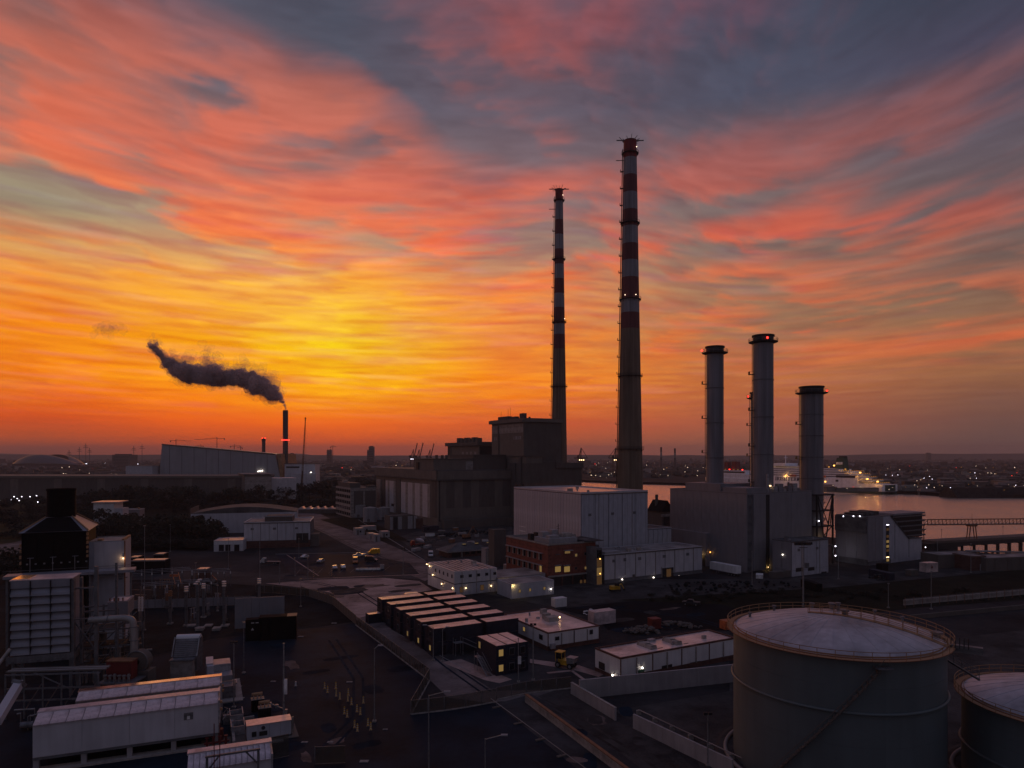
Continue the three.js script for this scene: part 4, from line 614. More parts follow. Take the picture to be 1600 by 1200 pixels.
// bund walls
function wallRun(name, label, a, b2, h, th, mat, y0 = 0, cap) {
  const A = G(...a), B = G(...b2), dx = B[0] - A[0], dz = B[2] - A[2], l = Math.hypot(dx, dz), t = thing(name, label, 'wall', A, Math.atan2(-dz, dx));
  const n = Math.max(1, Math.round(l / 6)); for (let i = 0; i < n; i++) mesh('wall_panel', [box(i * l / n + .02, (i + 1) * l / n - .02, y0, h, -th / 2, th / 2)], mat, t);
  if (cap) mesh('coping', [box(0, l, h + .004, h + .12, -th / 2 - .06, th / 2 + .06)], cap, t);
  return t;
}
wallRun('concrete_wall', 'long plain grey wall running from the ramp to behind the great tank', [905, 1092], [1330, 1045], 3.5, .4, m.concW);
wallRun('concrete_wall', 'short pale sloping wall at the head of the gravel road', [893, 1084], [962, 1126], 2.1, .35, m.concW, 0, m.concP);
wallRun('concrete_wall', 'pale low wall in front of the great tank by the floodlight pole', [990, 1138], [1145, 1214], 2.4, .35, m.concW);
wallRun('concrete_wall', 'brown low retaining wall with pipe rail between the two ramps', [822, 1097], [1010, 1240], 1.4, .5, m.concP, 0, m.rust);
{
  const t = thing('pipe_rail', 'thin pale pipe on low stools in the gravel in front of the great tank', 'pipe', [0, 0, 0]); const A = G(998, 1109, .8), B = G(1160, 1185, .8); mesh('pipe', [bar(A, B, .09)], m.pipe, t); for (let i = 0; i < 6; i++) { const f = i / 5.5; mesh('stool', [box(-.4, .4, 0, .7, -.25, .25)], m.concP, t).position.set(lerp(A[0], B[0], f), 0, lerp(A[2], B[2], f)); }
}
function oilTank(label, cx, d, R, rimY, o = {}) {
  const c = [(cx - HX) / FOC * d, 0, -d], g = thing('storage_tank', label, 'storage tank', c), N = 96, dome = 2.5;
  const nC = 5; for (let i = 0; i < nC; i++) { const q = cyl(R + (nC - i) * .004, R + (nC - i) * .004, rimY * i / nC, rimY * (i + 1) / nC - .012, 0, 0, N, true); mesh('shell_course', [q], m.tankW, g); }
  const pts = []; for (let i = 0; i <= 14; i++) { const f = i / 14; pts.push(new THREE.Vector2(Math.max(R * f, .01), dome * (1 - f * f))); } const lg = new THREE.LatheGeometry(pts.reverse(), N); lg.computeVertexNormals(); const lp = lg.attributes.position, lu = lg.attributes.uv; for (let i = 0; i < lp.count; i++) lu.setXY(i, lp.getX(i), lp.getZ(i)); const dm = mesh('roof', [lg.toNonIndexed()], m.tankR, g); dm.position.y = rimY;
  // lapped roof plates: thin radial strips
  for (let k = 0; k < 28; k++) { const a = k * Math.PI * 2 / 28, ps = []; for (let j = 0; j < 6; j++) { const f0 = .16 + j * .14, f1 = f0 + .14, P = (f) => [Math.cos(a) * R * f, dome * (1 - f * f) + .015, Math.sin(a) * R * f]; ps.push(beam(P(f0), P(f1), .035)); } mesh('plate_lap', ps, m.tankR, dm); }
  const ring = (y, r, t, mat, nm) => { const q = new THREE.TorusGeometry(r, t, 8, N); q.rotateX(Math.PI / 2); return mesh(nm, [moved(q, 0, y, 0).toNonIndexed()], mat, g); };
  ring(rimY - 7, R + .18, .2, m.tankW, 'wind_girder'); ring(rimY, R + .05, .12, m.rust, 'kerb_angle');
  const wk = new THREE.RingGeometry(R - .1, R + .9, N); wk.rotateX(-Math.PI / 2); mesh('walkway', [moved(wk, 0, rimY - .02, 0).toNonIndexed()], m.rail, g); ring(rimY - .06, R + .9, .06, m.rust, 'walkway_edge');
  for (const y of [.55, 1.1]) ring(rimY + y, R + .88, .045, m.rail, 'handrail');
  const nP = 44, pg = bar([0, 0, 0], [0, 1.12, 0], .045, 5); for (let i = 0; i < nP; i++) { const a = i / nP * 6.28318; const p = mesh('rail_post', pg, m.rail, g); p.position.set(Math.cos(a) * (R + .88), rimY, Math.sin(a) * (R + .88)); }
  const inner = R - .25; mesh('toe_plate', [cyl(inner, inner, rimY - .02, rimY + .3, 0, 0, N, true)], m.rail, g);
  ring(.2, R + 1.2, .3, mg.kerb, 'base_ring'); mesh('drain_ring', [moved((() => { const q = new THREE.RingGeometry(R + 2.2, R + 2.7, N); q.rotateX(-Math.PI / 2); return q; })(), 0, .04, 0).toNonIndexed()], m.dark, g);
  if (o.path) {
    // railed radial path over the roof
    const [a, f0, f1] = o.path, P = (f, side, y) => [Math.cos(a) * R * f - Math.sin(a) * side, rimY + dome * (1 - f * f) + y, Math.sin(a) * R * f + Math.cos(a) * side];
    const seg = 10; const tr = []; for (let i = 0; i < seg; i++) tr.push(beam(P(lerp(f0, f1, i / seg), 0, .05), P(lerp(f0, f1, (i + 1) / seg), 0, .05), .1)); for (const s of [-.5, .5]) { for (const y of [.6, 1.15]) { const q = []; for (let i = 0; i < seg; i++) q.push(beam(P(lerp(f0, f1, i / seg), s, y), P(lerp(f0, f1, (i + 1) / seg), s, y), .06)); mesh('path_rail', q, m.rail, g); } for (let i = 0; i <= seg; i++) mesh('path_post', [bar(P(lerp(f0, f1, i / seg), s, 0), P(lerp(f0, f1, i / seg), s, 1.15), .045, 5)], m.rail, g); }
    const w = []; for (let i = 0; i < seg; i++) { const A = P(lerp(f0, f1, i / seg), 0, .06), B = P(lerp(f0, f1, (i + 1) / seg), 0, .06); w.push(beam(A, B, .9)); } const wm = mesh('path_deck', w, m.rail, g); wm.position.y = -.4;
  }
  for (const [a, f, w, hh] of o.fittings ?? []) { const x = Math.cos(a) * R * f, z = Math.sin(a) * R * f, y = rimY + dome * (1 - f * f); mesh('roof_fitting', [cyl(w * .5, w * .5, y - .1, y + hh, x, z, 12), cyl(w * .8, w * .8, y + hh, y + hh + .25, x, z, 12)], m.steel, g); }
  if (o.stair) { const [a0, a1, y0, y1] = o.stair, n = 26, q = [], q2 = []; for (let i = 0; i < n; i++) { const f = i / n, f2 = (i + 1) / n, A = (f, y, r = R + .65) => { const a = lerp(a0, a1, f); return [Math.cos(a) * r, lerp(y0, y1, f) + y, Math.sin(a) * r]; }; q.push(beam(A(f, 0), A(f2, 0), .24)); q2.push(beam(A(f, 1, R + 1), A(f2, 1, R + 1), .06)); mesh('tread', [beam(A(f, .1, R + .08), A(f, .1, R + 1.05), .3)], m.concD, g); } mesh('stair_stringer', q, m.concD, g); mesh('stair_rail', q2, m.concD, g); mesh('stair_head', [box(-1, 1, y1 - .1, y1 + .05, -.7, .7)], m.steel, g).position.set(Math.cos(a1) * (R + .8), 0, Math.sin(a1) * (R + .8)); }
  if (o.gate) { const a = o.gate; for (let i = 0; i < 3; i++) for (let k = 0; k < 5; k++) mesh('gate_bar', [bar([Math.cos(a + i * .04) * (R + .4 + k * .5), rimY, Math.sin(a + i * .04) * (R + .4 + k * .5)], [Math.cos(a + i * .04) * (R + .4 + k * .5), rimY + 1.2, Math.sin(a + i * .04) * (R + .4 + k * .5)], .05, 5)], m.dark, g); mesh('gate_platform', [beam([Math.cos(a + .04) * (R + .2), rimY - .1, Math.sin(a + .04) * (R + .2)], [Math.cos(a + .04) * (R + 4), rimY - .1, Math.sin(a + .04) * (R + 4)], .9)], m.steel, g); }
  return g;
}
oilTank('great round white storage tank with a railed path across its domed roof', 1303.5, 102.3, 14.2, 19.0, { path: [.62, -.25, 1.0], fittings: [[-1.2, .35, .7, .8], [-1, .28, .5, 1], [.2, .1, .8, .6], [-1.6, .5, .5, .6], [-2.2, .7, .4, .6], [-2.6, .85, .4, .5], [.35, .93, 1, .5], [-.6, .8, .4, .6], [-.3, .9, .4, .6]], stair: [2.62, 1.62, .2, 18.2], gate: .55 });
oilTank('second white storage tank, cut off by the edge of the view', 1672, 94, 12.4, 11.5, { fittings: [[2.7, .75, .6, .7]] });
{ const t = thing('tank_bridge', 'steel catwalk joining the two white storage tanks', 'walkway', [0, 0, 0]); const A = AtD(1478, 1030, 97), B = AtD(1530, 1062, 90); mesh('deck', [beam(A, B, .25)], m.steel, t); for (const y of [.7, 1.2]) mesh('handrail', [beam([A[0], A[1] + y, A[2]], [B[0], B[1] + y, B[2]], .06)], m.steel, t); for (let i = 0; i < 5; i++) mesh('post', [bar([lerp(A[0], B[0], i / 4), lerp(A[1], B[1], i / 4), lerp(A[2], B[2], i / 4)], [lerp(A[0], B[0], i / 4), lerp(A[1], B[1], i / 4) + 1.2, lerp(A[2], B[2], i / 4)], .04)], m.steel, t); }
// ---------------------------------------------------------------- offices, halls and huts of the middle distance
{
  const b = new Building('office_block', 'four-storey pale concrete office with banded windows left of the turbine hall', 'office building', { px: 548, py: 809, l: 525, r: 588, top: 764, mat: m.concP, roof: m.roofD, parapet: .7, edge: m.concP });
  const { La, Lb, h } = b, n = 5, fh = h / n;
  for (let f = 0; f < n; f++) { mesh('window_band', [b.slab('L', .8, La - .6, f * fh + 1.3, f * fh + fh - .7, .04)], m.glassD, b.g); mesh('spandrel', [b.slab('L', 0, La, f * fh + fh - .65, f * fh + fh + .6 * (f < n - 1 ? 1 : 0), .3)], m.concP, b.g); for (let i = 0; i < 9; i++) mesh('mullion', [b.slab('L', .8 + i * (La - 2) / 8, 1.15 + i * (La - 2) / 8, f * fh + 1.2, f * fh + fh - .65, .22)], m.concP, b.g); }
  mesh('dark_wall', [b.slab('R', .12 * Lb, .48 * Lb, 3, h - 1.6, .1)], m.concD, b.g); mesh('dark_wall', [b.slab('R', .55 * Lb, Lb - .5, 3, h - 1.6, .1)], m.concD, b.g); mesh('pier', [b.slab('R', .48 * Lb + .05, .55 * Lb - .05, 0, h, .5)], m.concP, b.g);
  mesh('penthouse', [box(1, 9, h + .11, h + 4, -La + 2, -6)], m.concD, b.g); mesh('penthouse', [box(14, 20, h + .11, h + 2.2, -9, -3)], m.concD, b.g); mesh('roof_tank', [box(3, 6, h + 4.01, h + 5.4, -La + 6, -La + 12)], m.concP, b.g);
}
{
  const b = new Building('long_white_shed', 'white shed with roof lantern and dark open door at one end', 'warehouse', { px: 381, py: 857, la: 24, r: 485, top: 817.5, turn: 12, mat: m.clad, back: m.seam, roof: m.roofG, parapet: .5 });
  const { La, Lb, h } = b;
  b.panels('R', 4, 3.6, h - .2, [m.clad2, m.clad], { gap: .12 }); mesh('dark_base', [b.slab('R', 0, Lb, 0, 3.4, .05)], m.brickD, b.g); b.extras({ n: 4, roof: 3, vents: 3, y: 3.5 }); b.put('open_door', 'R', [463, 833, 482, 848], m.dark, .2);
  mesh('lantern', [box(9, 22, h + .11, h + 2.6, -17, -5)], m.concD, b.g); mesh('lantern_roof', [box(9.4, 21.6, h + 2.604, h + 2.7, -16.6, -5.4)], m.roofD, b.g); mesh('lantern_edge', [box(8.8, 22.2, h + 2.4, h + 3, -5, -4.7), box(21.9, 22.2, h + 2.4, h + 3, -17, -5.05)], m.concW, b.g); mesh('stair_shed', [box(Lb + .1, Lb + 4, 0, 6, -9, -1)], m.concD, b.g);
  const a = new Building('pink_roofed_annex', 'low annex with a pale pinkish roof at the end of the long white shed', 'shed', { px: 334, py: 862, la: 14, r: 380, top: 846, turn: 12, mat: m.clad, roof: m.roofP, parapet: .3 });
  for (const x of [342, 352, 366]) a.put('door', 'R', [x, 851, x + 8, 861], m.glassD, .1); a.panels('R', 4, 3.2, a.h - .1, [m.cladW]);
}
{
  // hall with a curved roof
  const b = new Building('curved_roof_hall', 'broad plain white hall with a shallow curved roof among the trees', 'warehouse', { px: 311, d: 425, l: 298, r: 466, top: 797, turn: 16, mat: m.clad2, roof: null, parapet: 0 });
  const P = [[0, 0]]; for (let i = 0; i <= 20; i++) P.push([b.Lb * i / 20, .1 + 3.4 * Math.sin(Math.PI * i / 20)]); P.push([b.Lb, 0]);
  mesh('curved_roof', [moved(prism(P, -b.La, 0), 0, b.h, 0)], m.roofD, b.g); mesh('gable_edge', [b.slab('L', 0, b.La, b.h, b.h + 3, .4)], m.concD, b.g); b.extras({ n: 4, roof: 0, vents: 2, doors: 2, gutter: false }); b.put('door', 'R', [352, 814, 364, 829], m.concD, .1); mesh('gutter', [b.slab('R', 0, b.Lb, b.h - .5, b.h - .1, .3)], m.concD, b.g);
}
{
  const b = new Building('tall_cabin', 'small pale blockhouse with a bright flat roof among the trees', 'hut', { px: 146, py: 822, la: 14, r: 178, top: 786, turn: 8, mat: m.cladW, roof: m.roofP, parapet: 0 });
  mesh('roof_slab', [box(-.8, b.Lb + 3, b.h + .12, b.h + .7, -b.La - 1, 1)], m.roofP, b.g);
  mesh('side_wing', [box(b.Lb + .05, b.Lb + 5, 0, b.h - 3.6, -10, -.5)], m.clad, b.g); b.put('vent', 'R', [154, 810, 157, 814], m.concD, .1);
  const c = new Building('grey_cabin', 'grey flat cabin with two orange-lit corner posts beside the pale blockhouse', 'hut', { px: 184, py: 815, la: 9, r: 218, top: 797, turn: 8, mat: m.cladD, roof: m.roofG, parapet: .4, edge: m.clad }); for (const t of [.3, c.Lb - 1.2]) mesh('corner_vent', [box(t, t + 1.1, c.h + .5, c.h + 1.7, -1.2, -.1)], m.rail, c.g); 
}
// site huts and tanks in front of the turbine hall
{
  const b = new Building('transformer_house', 'low striped house of pale and dark bays in front of the turbine hall doors', 'substation', { px: 609, py: 828, l: 601, r: 647, top: 807, mat: m.concD, roof: m.roofD, parapet: .4 });
  for (let i = 0; i < 4; i++) mesh('pale_bay', [b.slab('R', [.2, 5.2, 11.5, 17.5][i], [1.8, 7.6, 14.5, b.Lb - .2][i], .1, b.h - .3, .4)], m.concW, b.g); mesh('dark_bay', [b.slab('R', 2.4, 4.8, .2, b.h - .6, .1)], m.dark, b.g);
  const k = new Building('brown_hut', 'dark brown hut against the striped transformer house', 'hut', { px: 650, py: 826, la: 6, r: 661, top: 811, mat: m.brickD, roof: m.roofD, parapet: .3 });
  const w = new Building('blue_cabin', 'dark blue site cabin at the foot of the turbine hall', 'cabin', { px: 662, py: 832, la: 3, r: 686, top: 823, mat: m.navy, roof: m.navyF, parapet: .1 }); w.put('window', 'R', [667, 825, 671, 828], m.glassD, .05);
  for (let i = 0; i < 5; i++) {
    const p = G([562, 578, 588, 600, 612][i], [808, 815, 812, 812, 806][i]), t = thing('process_tank', `squat pale process tank in front of the turbine hall, ${['nearest the office block', 'standing in front of its neighbours', 'behind the front tank', 'beside the striped transformer house', 'behind the striped transformer house'][i]}`, 'tank', p, 0, 'pale process tanks');
    const r = [4.4, 4.6, 3.4, 4, 3.6][i], h = [8.6, 9.4, 7.6, 8.4, 9][i]; for (let j = 0; j < 3; j++) mesh('shell_course', [cyl(r, r, h * j / 3, h * (j + 1) / 3 - .08, 0, 0, 28)], m.concW, t); mesh('roof', [cyl(r + .15, .4, h, h + .9, 0, 0, 28)], m.concP, t); mesh('ladder', [bar([-.25, 0, r + .2], [-.25, h + 1, r + .2], .06), bar([.25, 0, r + .2], [.25, h + 1, r + .2], .06)], m.steel, t); mesh('manway', [box(-.9, .9, .3, 2.2, r - .2, r + .15)], m.concD, t);
  }
  // row of flat site cabins beside the road
  for (let i = 0; i < 5; i++) { const s = [[556, 836, 14, 826], [577, 842, 10, 834], [585, 847, 9, 835.5], [597, 840, 12, 831], [566, 829, 22, 823]][i]; const c = new Building('flat_cabin', `flat-roofed grey site cabin by the long road, ${['end one by the grass', 'middle one', 'lowest one with pale front', 'one nearest the spoil heaps', 'long one with orange-tinted roof'][i]}`, 'cabin', { px: s[0], py: s[1], la: 5, r: s[0] + s[2], top: s[3], mat: m.concW, roof: m.roofP, parapet: .15, group: 'flat cabins by the road' }); c.put('door', 'R', [s[0] + 2, s[3] + 2.5, s[0] + 4.5, s[1]], m.concD, .06); if (s[2] > 9) c.put('window', 'R', [s[0] + 6, s[3] + 3, s[0] + 8.5, s[3] + 6], m.glassD, .06); }
  // pale lean-to with bays at the end of the long road
  const d = new Building('bus_shelter_shed', 'long low open shed with pale sawtooth roof ridges by the far road', 'shed', { px: 464, py: 802, la: 10, r: 526, top: 795, turn: 4, mat: m.concD, roof: m.roofP, parapet: 0 }); for (let i = 0; i < 5; i++) mesh('roof_ridge', [prism([[i * 5.6 + .4, d.h + .11], [i * 5.6 + 4.6, d.h + .11], [i * 5.6 + 3.6, d.h + 1.6]], -9, -1)], m.roofP, d.g); mesh('fascia', [d.slab('R', 0, d.Lb, d.h - .8, d.h, .3)], m.concW, d.g);
}
// hip-roofed brick hall, slab tower, cabins
{
  const b = new Building('hip_roofed_hall', 'low brick hall with a shallow hipped roof and three lit rooflights', 'hall', { px: 701, py: 872, l: 686, r: 765, top: 862, mat: m.brickD, roof: null, parapet: 0 });
  const { La, Lb, h } = b, q = (v) => { const g = new THREE.BufferGeometry(); g.setAttribute('position', new THREE.Float32BufferAttribute(v.flat(), 3)); g.setAttribute('uv', new THREE.Float32BufferAttribute(v.flatMap((p) => [p[0], p[2]]), 2)); g.computeVertexNormals(); return g; };
  const A = [-1, h, 1], B = [Lb + 1, h, 1], Cc = [Lb + 1, h, -La - 1], D = [-1, h, -La - 1], R1 = [7, h + 3, -La / 2], R2 = [Lb - 7, h + 3, -La / 2];
  mesh('hipped_roof', [q([A, B, R2, A, R2, R1, B, Cc, R2, Cc, D, R1, Cc, R1, R2, D, A, R1])], m.roofD, b.g); mesh('eaves', [box(-1, Lb + 1, h - .4, h - .01, -La - 1, 1)], m.concP, b.g);
  for (let i = 0; i < 3; i++) { const t = 9 + i * 6.2, r = mesh('rooflight', [box(-1, 1, -.1, .3, -.7, .7)], m.seam, b.g); r.position.set(t, h + 2.1, -La * .3); mesh('lit_glass', [box(-.8, .8, .301, .36, -.5, .5)], lit.winY, r); }
  mesh('column', [b.slab('R', 6, 6.5, 0, h, .8)], m.concP, b.g); mesh('doorway', [b.slab('R', 1.5, 5.6, 0, h - .5, .05)], m.dark, b.g); for (let i = 0; i < 5; i++) mesh('window', [b.slab('R', 8 + i * 3, 10 + i * 3, 1, h - .6, .05)], m.glassD, b.g);
  const s = new Building('slab_tower', 'plain dark stair tower slab beside the brick office', 'tower', { px: 772, py: 885, la: 5, r: 790.5, top: 829, mat: m.concD, roof: m.roofD, parapet: .3 }); s.put('panel', 'R', [774, 832, 789, 880], m.concD, .12);
  const c = new Building('bottle_store', 'pale rack house with upright cylinders beside the dark slab tower', 'store', { px: 759, py: 882, la: 4, r: 772, top: 858, mat: m.concW, roof: m.roofG, parapet: .2 }); for (let i = 0; i < 4; i++) mesh('cylinder', [cyl(.45, .45, .2, c.h - .6, .8 + i * 1, .5, 10)], m.concP, c.g);
}
{
  const b = new Building('stacked_cabin_office', 'two-storey white cabin office with lamps round its lower floor', 'office building', { px: 710, py: 931, l: 668.5, r: 776.5, top: 894, mat: m.cladW, roof: m.roofG, parapet: .15 });
  const { La, Lb, h } = b, hy = h * .49;
  mesh('floor_band', [b.slab('R', 0, Lb, hy - .12, hy + .12, .06), b.slab('L', 0, La, hy - .12, hy + .12, .06)], m.navyF, b.g);
  for (let i = 0; i < 9; i++) mesh('roof_seam', [box(.2 + i * Lb / 9, .45 + i * Lb / 9, h + .104, h + .2, -La + .2, -.4)], m.roofP, b.g);
  b.panels('R', 5, hy + .2, h - .1, [m.clad2, m.clad], { out: .05 }); b.panels('R', 5, .1, hy - .2, [m.clad2, m.cladB], { out: .05 });
  for (let i = 0; i < 5; i++) { b.win('R', 2 + i * 3.0, h - 2.1, 1.2, 1, i === 4 ? m.glass : m.glassD); b.win('L', 1.4 + i * 3.4, h - 2.2, .9, 1.2, m.glassD); }
  for (let i = 0; i < 2; i++) b.win('R', 1.8 + i * 7.4, .8, 1.4, 1.9, lit.winD);
  for (const [f, x, y] of [['R', 727, 918.5], ['R', 766.5, 915], ['L', 709, 919], ['L', 692, 912], ['L', 678, 898], ['L', 673, 884.5], ['L', 668.8, 881.5]]) b.lamp(f, x, y, lit.warm, [1, .62, .35], 5, .2);
  b.extras({ n: 3, roof: 4, gutter: false });
  const c = new Building('long_white_cabin', 'long low white cabin with three little lit windows, beside the two-storey cabin office', 'cabin', { px: 799, py: 936, l: 777, r: 865.5, top: 913.5, mat: m.cladB, roof: m.roofG, parapet: .12 });
  for (const t of [.16, .4, .74]) c.win('R', t * c.Lb, 1.7, .9, 1.1, lit.win); c.panels('R', 5, .2, c.h - .1, [m.clad2, m.cladB], { out: .05 }); c.lamp('R', 860, 920, lit.white, [1, .85, .7], 5, .22); c.lamp('R', 801, 914, lit.winY, [1, .7, .25], 9, .16);
  const f = new Building('low_link_roof', 'flat grey linking roof between the cabin office and the brick office', 'cabin', { px: 778, py: 925, la: 14, r: 852, top: 903.5, mat: m.concW, roof: m.roofG, parapet: .15 }); for (let i = 0; i < 3; i++) f.win('R', 1 + i * 5, .9, 1.4, 1.8, lit.winD);
  f.lamp('R', 788, 912, lit.winY, [1, .65, .2], 6, .16);
  const e = new Building('awning', 'pale lean-to awning against the brick office wall', 'awning', { px: 812, py: 900, la: 13, r: 822, top: 889, mat: m.concP, roof: m.roofP, parapet: 0 }); mesh('post', [box(-.4, -.2, 0, 3, -.4, -.2)], m.steel, e.g);
}
// ---------------------------------------------------------------- far left: incinerator, long shed, stadium
{
  const d = 850, X = (px) => (px - HX) / FOC * d, Y = (py) => EYE - (py - HY) * d / FOC, g = thing('incinerator_hall', 'pale wedge-shaped incinerator hall with its roof falling away from a high end', 'incinerator', [X(247), 0, -d]);
  const w = X(443) - X(247), mk = (pts) => pts.map(([px, y]) => [X(px) - X(247), y]);
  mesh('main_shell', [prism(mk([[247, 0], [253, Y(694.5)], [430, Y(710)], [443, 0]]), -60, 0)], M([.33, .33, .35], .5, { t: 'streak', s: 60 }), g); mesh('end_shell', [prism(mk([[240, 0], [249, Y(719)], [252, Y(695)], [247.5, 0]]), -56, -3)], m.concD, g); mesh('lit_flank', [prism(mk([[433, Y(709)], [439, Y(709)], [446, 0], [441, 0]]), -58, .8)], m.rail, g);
  mesh('roof_edge', [beam([X(253) - X(247), Y(694.2), .3], [X(430) - X(247), Y(709.7), .3], 1)], m.concD, g); for (let i = 0; i < 9; i++) mesh('cladding_seam', [box(14 + i * 15, 14.4 + i * 15, 8, Y(697 + i * 1.6), .02, .12)], m.concD, g);
  const lp = [[404, 736.5], [407, 736], [410, 735.5]].map(([x, y]) => [X(x) - X(247), Y(y)]); for (const p of lp) mesh('flood_lamp', [box(p[0] - .6, p[0] + .6, p[1] - .5, p[1] + .5, 1, 1.6)], lit.white, g);
  const a = thing('low_plant_hall', 'low pale plant hall at the high end of the incinerator', 'plant building', [X(205), 0, -d + 12]); mesh('wall', [box(0, X(246) - X(205), 0, Y(728), -30, 0)], m.clad, a); mesh('roof', [box(-.3, X(246) - X(205) + .3, Y(728) + .01, Y(728) + .8, -30.3, .3)], m.roofG, a);
  const c = thing('incinerator_chimney', 'tall slim dark chimney giving off the smoke plume', 'chimney', [X(446.3) * (d + 18) / d, 0, -d - 18]); const hy = EYE - (641 - HY) * (d + 18) / FOC; for (let i = 0; i < 4; i++) mesh('shaft', [cyl(2.5, 2.5, hy * i / 4, hy * (i + 1) / 4 - .1, -1.0, 0, 18), cyl(2.5, 2.5, hy * i / 4, hy * (i + 1) / 4 - .1, 1.2, 2, 18)], m.concD, c); mesh('ring_lamp', [box(-3.6, 3.8, Y(687.6), Y(686.6), -3, 4.6)], lit.red, c);
  const s = thing('short_stack', 'short dark boiler stack with red tip behind the incinerator roof', 'stack', [X(412) * (d + 90) / d, 0, -d - 90]); const k = (d + 90) / d, sy = EYE - (685 - HY) * (d + 90) / FOC; mesh('shaft', [cyl(2.1 * k, 2.1 * k, 0, sy, 0, 0, 18)], m.concD, s); mesh('collar', [cyl(2.9, 2.9, sy - 3, sy - 1.6, 0, 0, 18), cyl(2.9, 2.9, sy - 22, sy - 20.8, 0, 0, 18)], m.dark, s); mesh('tip_lamp', [box(-2.4, -1.4, sy, sy + .8, -.4, .4), box(1.4, 2.4, sy, sy + .8, -.4, .4)], lit.red, s);
  const q = thing('plant_office', 'pale low buildings with a crane rising beyond, right of the slim chimney', 'plant building', [X(449), 0, -d + 30]); mesh('wall', [box(0, X(496) - X(449), 0, Y(725), -40, -20), box(14, X(504) - X(449), 0, Y(738.5), -18, 0)], m.clad, q); mesh('roof', [box(-.4, X(496) - X(449) + .4, Y(725), Y(724), -40.4, -19.6)], m.roofD, q); mesh('dark_band', [box(2, 18, Y(731), Y(728.5), -19.9, -19.7)], m.dark, q); mesh('wall_lamp', [box(37, 38.6, Y(737.6), Y(736.6), .1, .6)], lit.white, q);
}
{
  const d = 700, X = (px) => (px - HX) / FOC * d, Y = (py) => EYE - (py - HY) * d / FOC, g = thing('long_low_warehouse', 'very long low dark warehouse crossing the view below the incinerator', 'warehouse', [X(-120), 0, -d]);
  const w = X(396) - X(-120); mesh('wall', [box(0, w, 0, Y(747), -60, 0)], m.concD, g); mesh('roof', [box(-1, w + 1, Y(747) + .01, Y(743.6), -60, 1.2)], m.conc, g);
  for (let i = 0; i < 38; i++) mesh('wall_bay', [box(.3 + i * w / 38, w / 38 * (i + 1) - .6, 3, Y(748), .02, .25)], i % 5 ? m.concD : m.conc, g);
  const e = thing('warehouse_end_block', 'paler end block of the long low warehouse with an orange-tinted wall', 'warehouse', [X(391), 0, -d + 16], TH); mesh('wall', [box(0, 26, 0, 26, -40, 0)], m.conc, e); mesh('pale_end', [box(.5, 25.5, 4, 24, .02, .4)], m.concP, e); mesh('roof', [box(-1, 27, 26.01, 27, -41, 1)], m.roofG, e); mesh('side_block', [box(26.1, 52, 0, 22, -34, -8)], m.clad, e);
}
{
  const d = 2600, X = (px) => (px - HX) / FOC * d, Y = (py) => EYE - (py - HY) * d / FOC, g = thing('stadium', 'far curved stadium roof with a pale glowing rim at the skyline', 'stadium', [X(76), 0, -d]);
  const N = 40, pos = [], idx = [], R = X(128) - X(76); for (let i = 0; i <= N; i++) for (let j = 0; j <= 8; j++) { const a = i / N * 6.2832, f = .55 + .45 * j / 8, top = Y(710) - 18 * Math.cos(a) * 0 - (1 - Math.abs(Math.sin(a))) * 26; pos.push(Math.cos(a) * R * f, lerp(top, top * .35, Math.pow(j / 8, 2.2)), Math.sin(a) * R * .7 * f); } for (let i = 0; i < N; i++) for (let j = 0; j < 8; j++) { const a = i * 9 + j; idx.push(a, a + 1, a + 9, a + 1, a + 10, a + 9); }
  const q = new THREE.BufferGeometry(); q.setAttribute('position', new THREE.Float32BufferAttribute(pos, 3)); q.setIndex(idx); q.computeVertexNormals(); mesh('roof_shell', q, M([.14, .13, .13], .35, { t: null, metal: .4 }), g);
  mesh('stand', [cyl(R * .9, R * .95, 0, 16, 0, 0, 40)], m.concD, g).scale.z = .7;
}
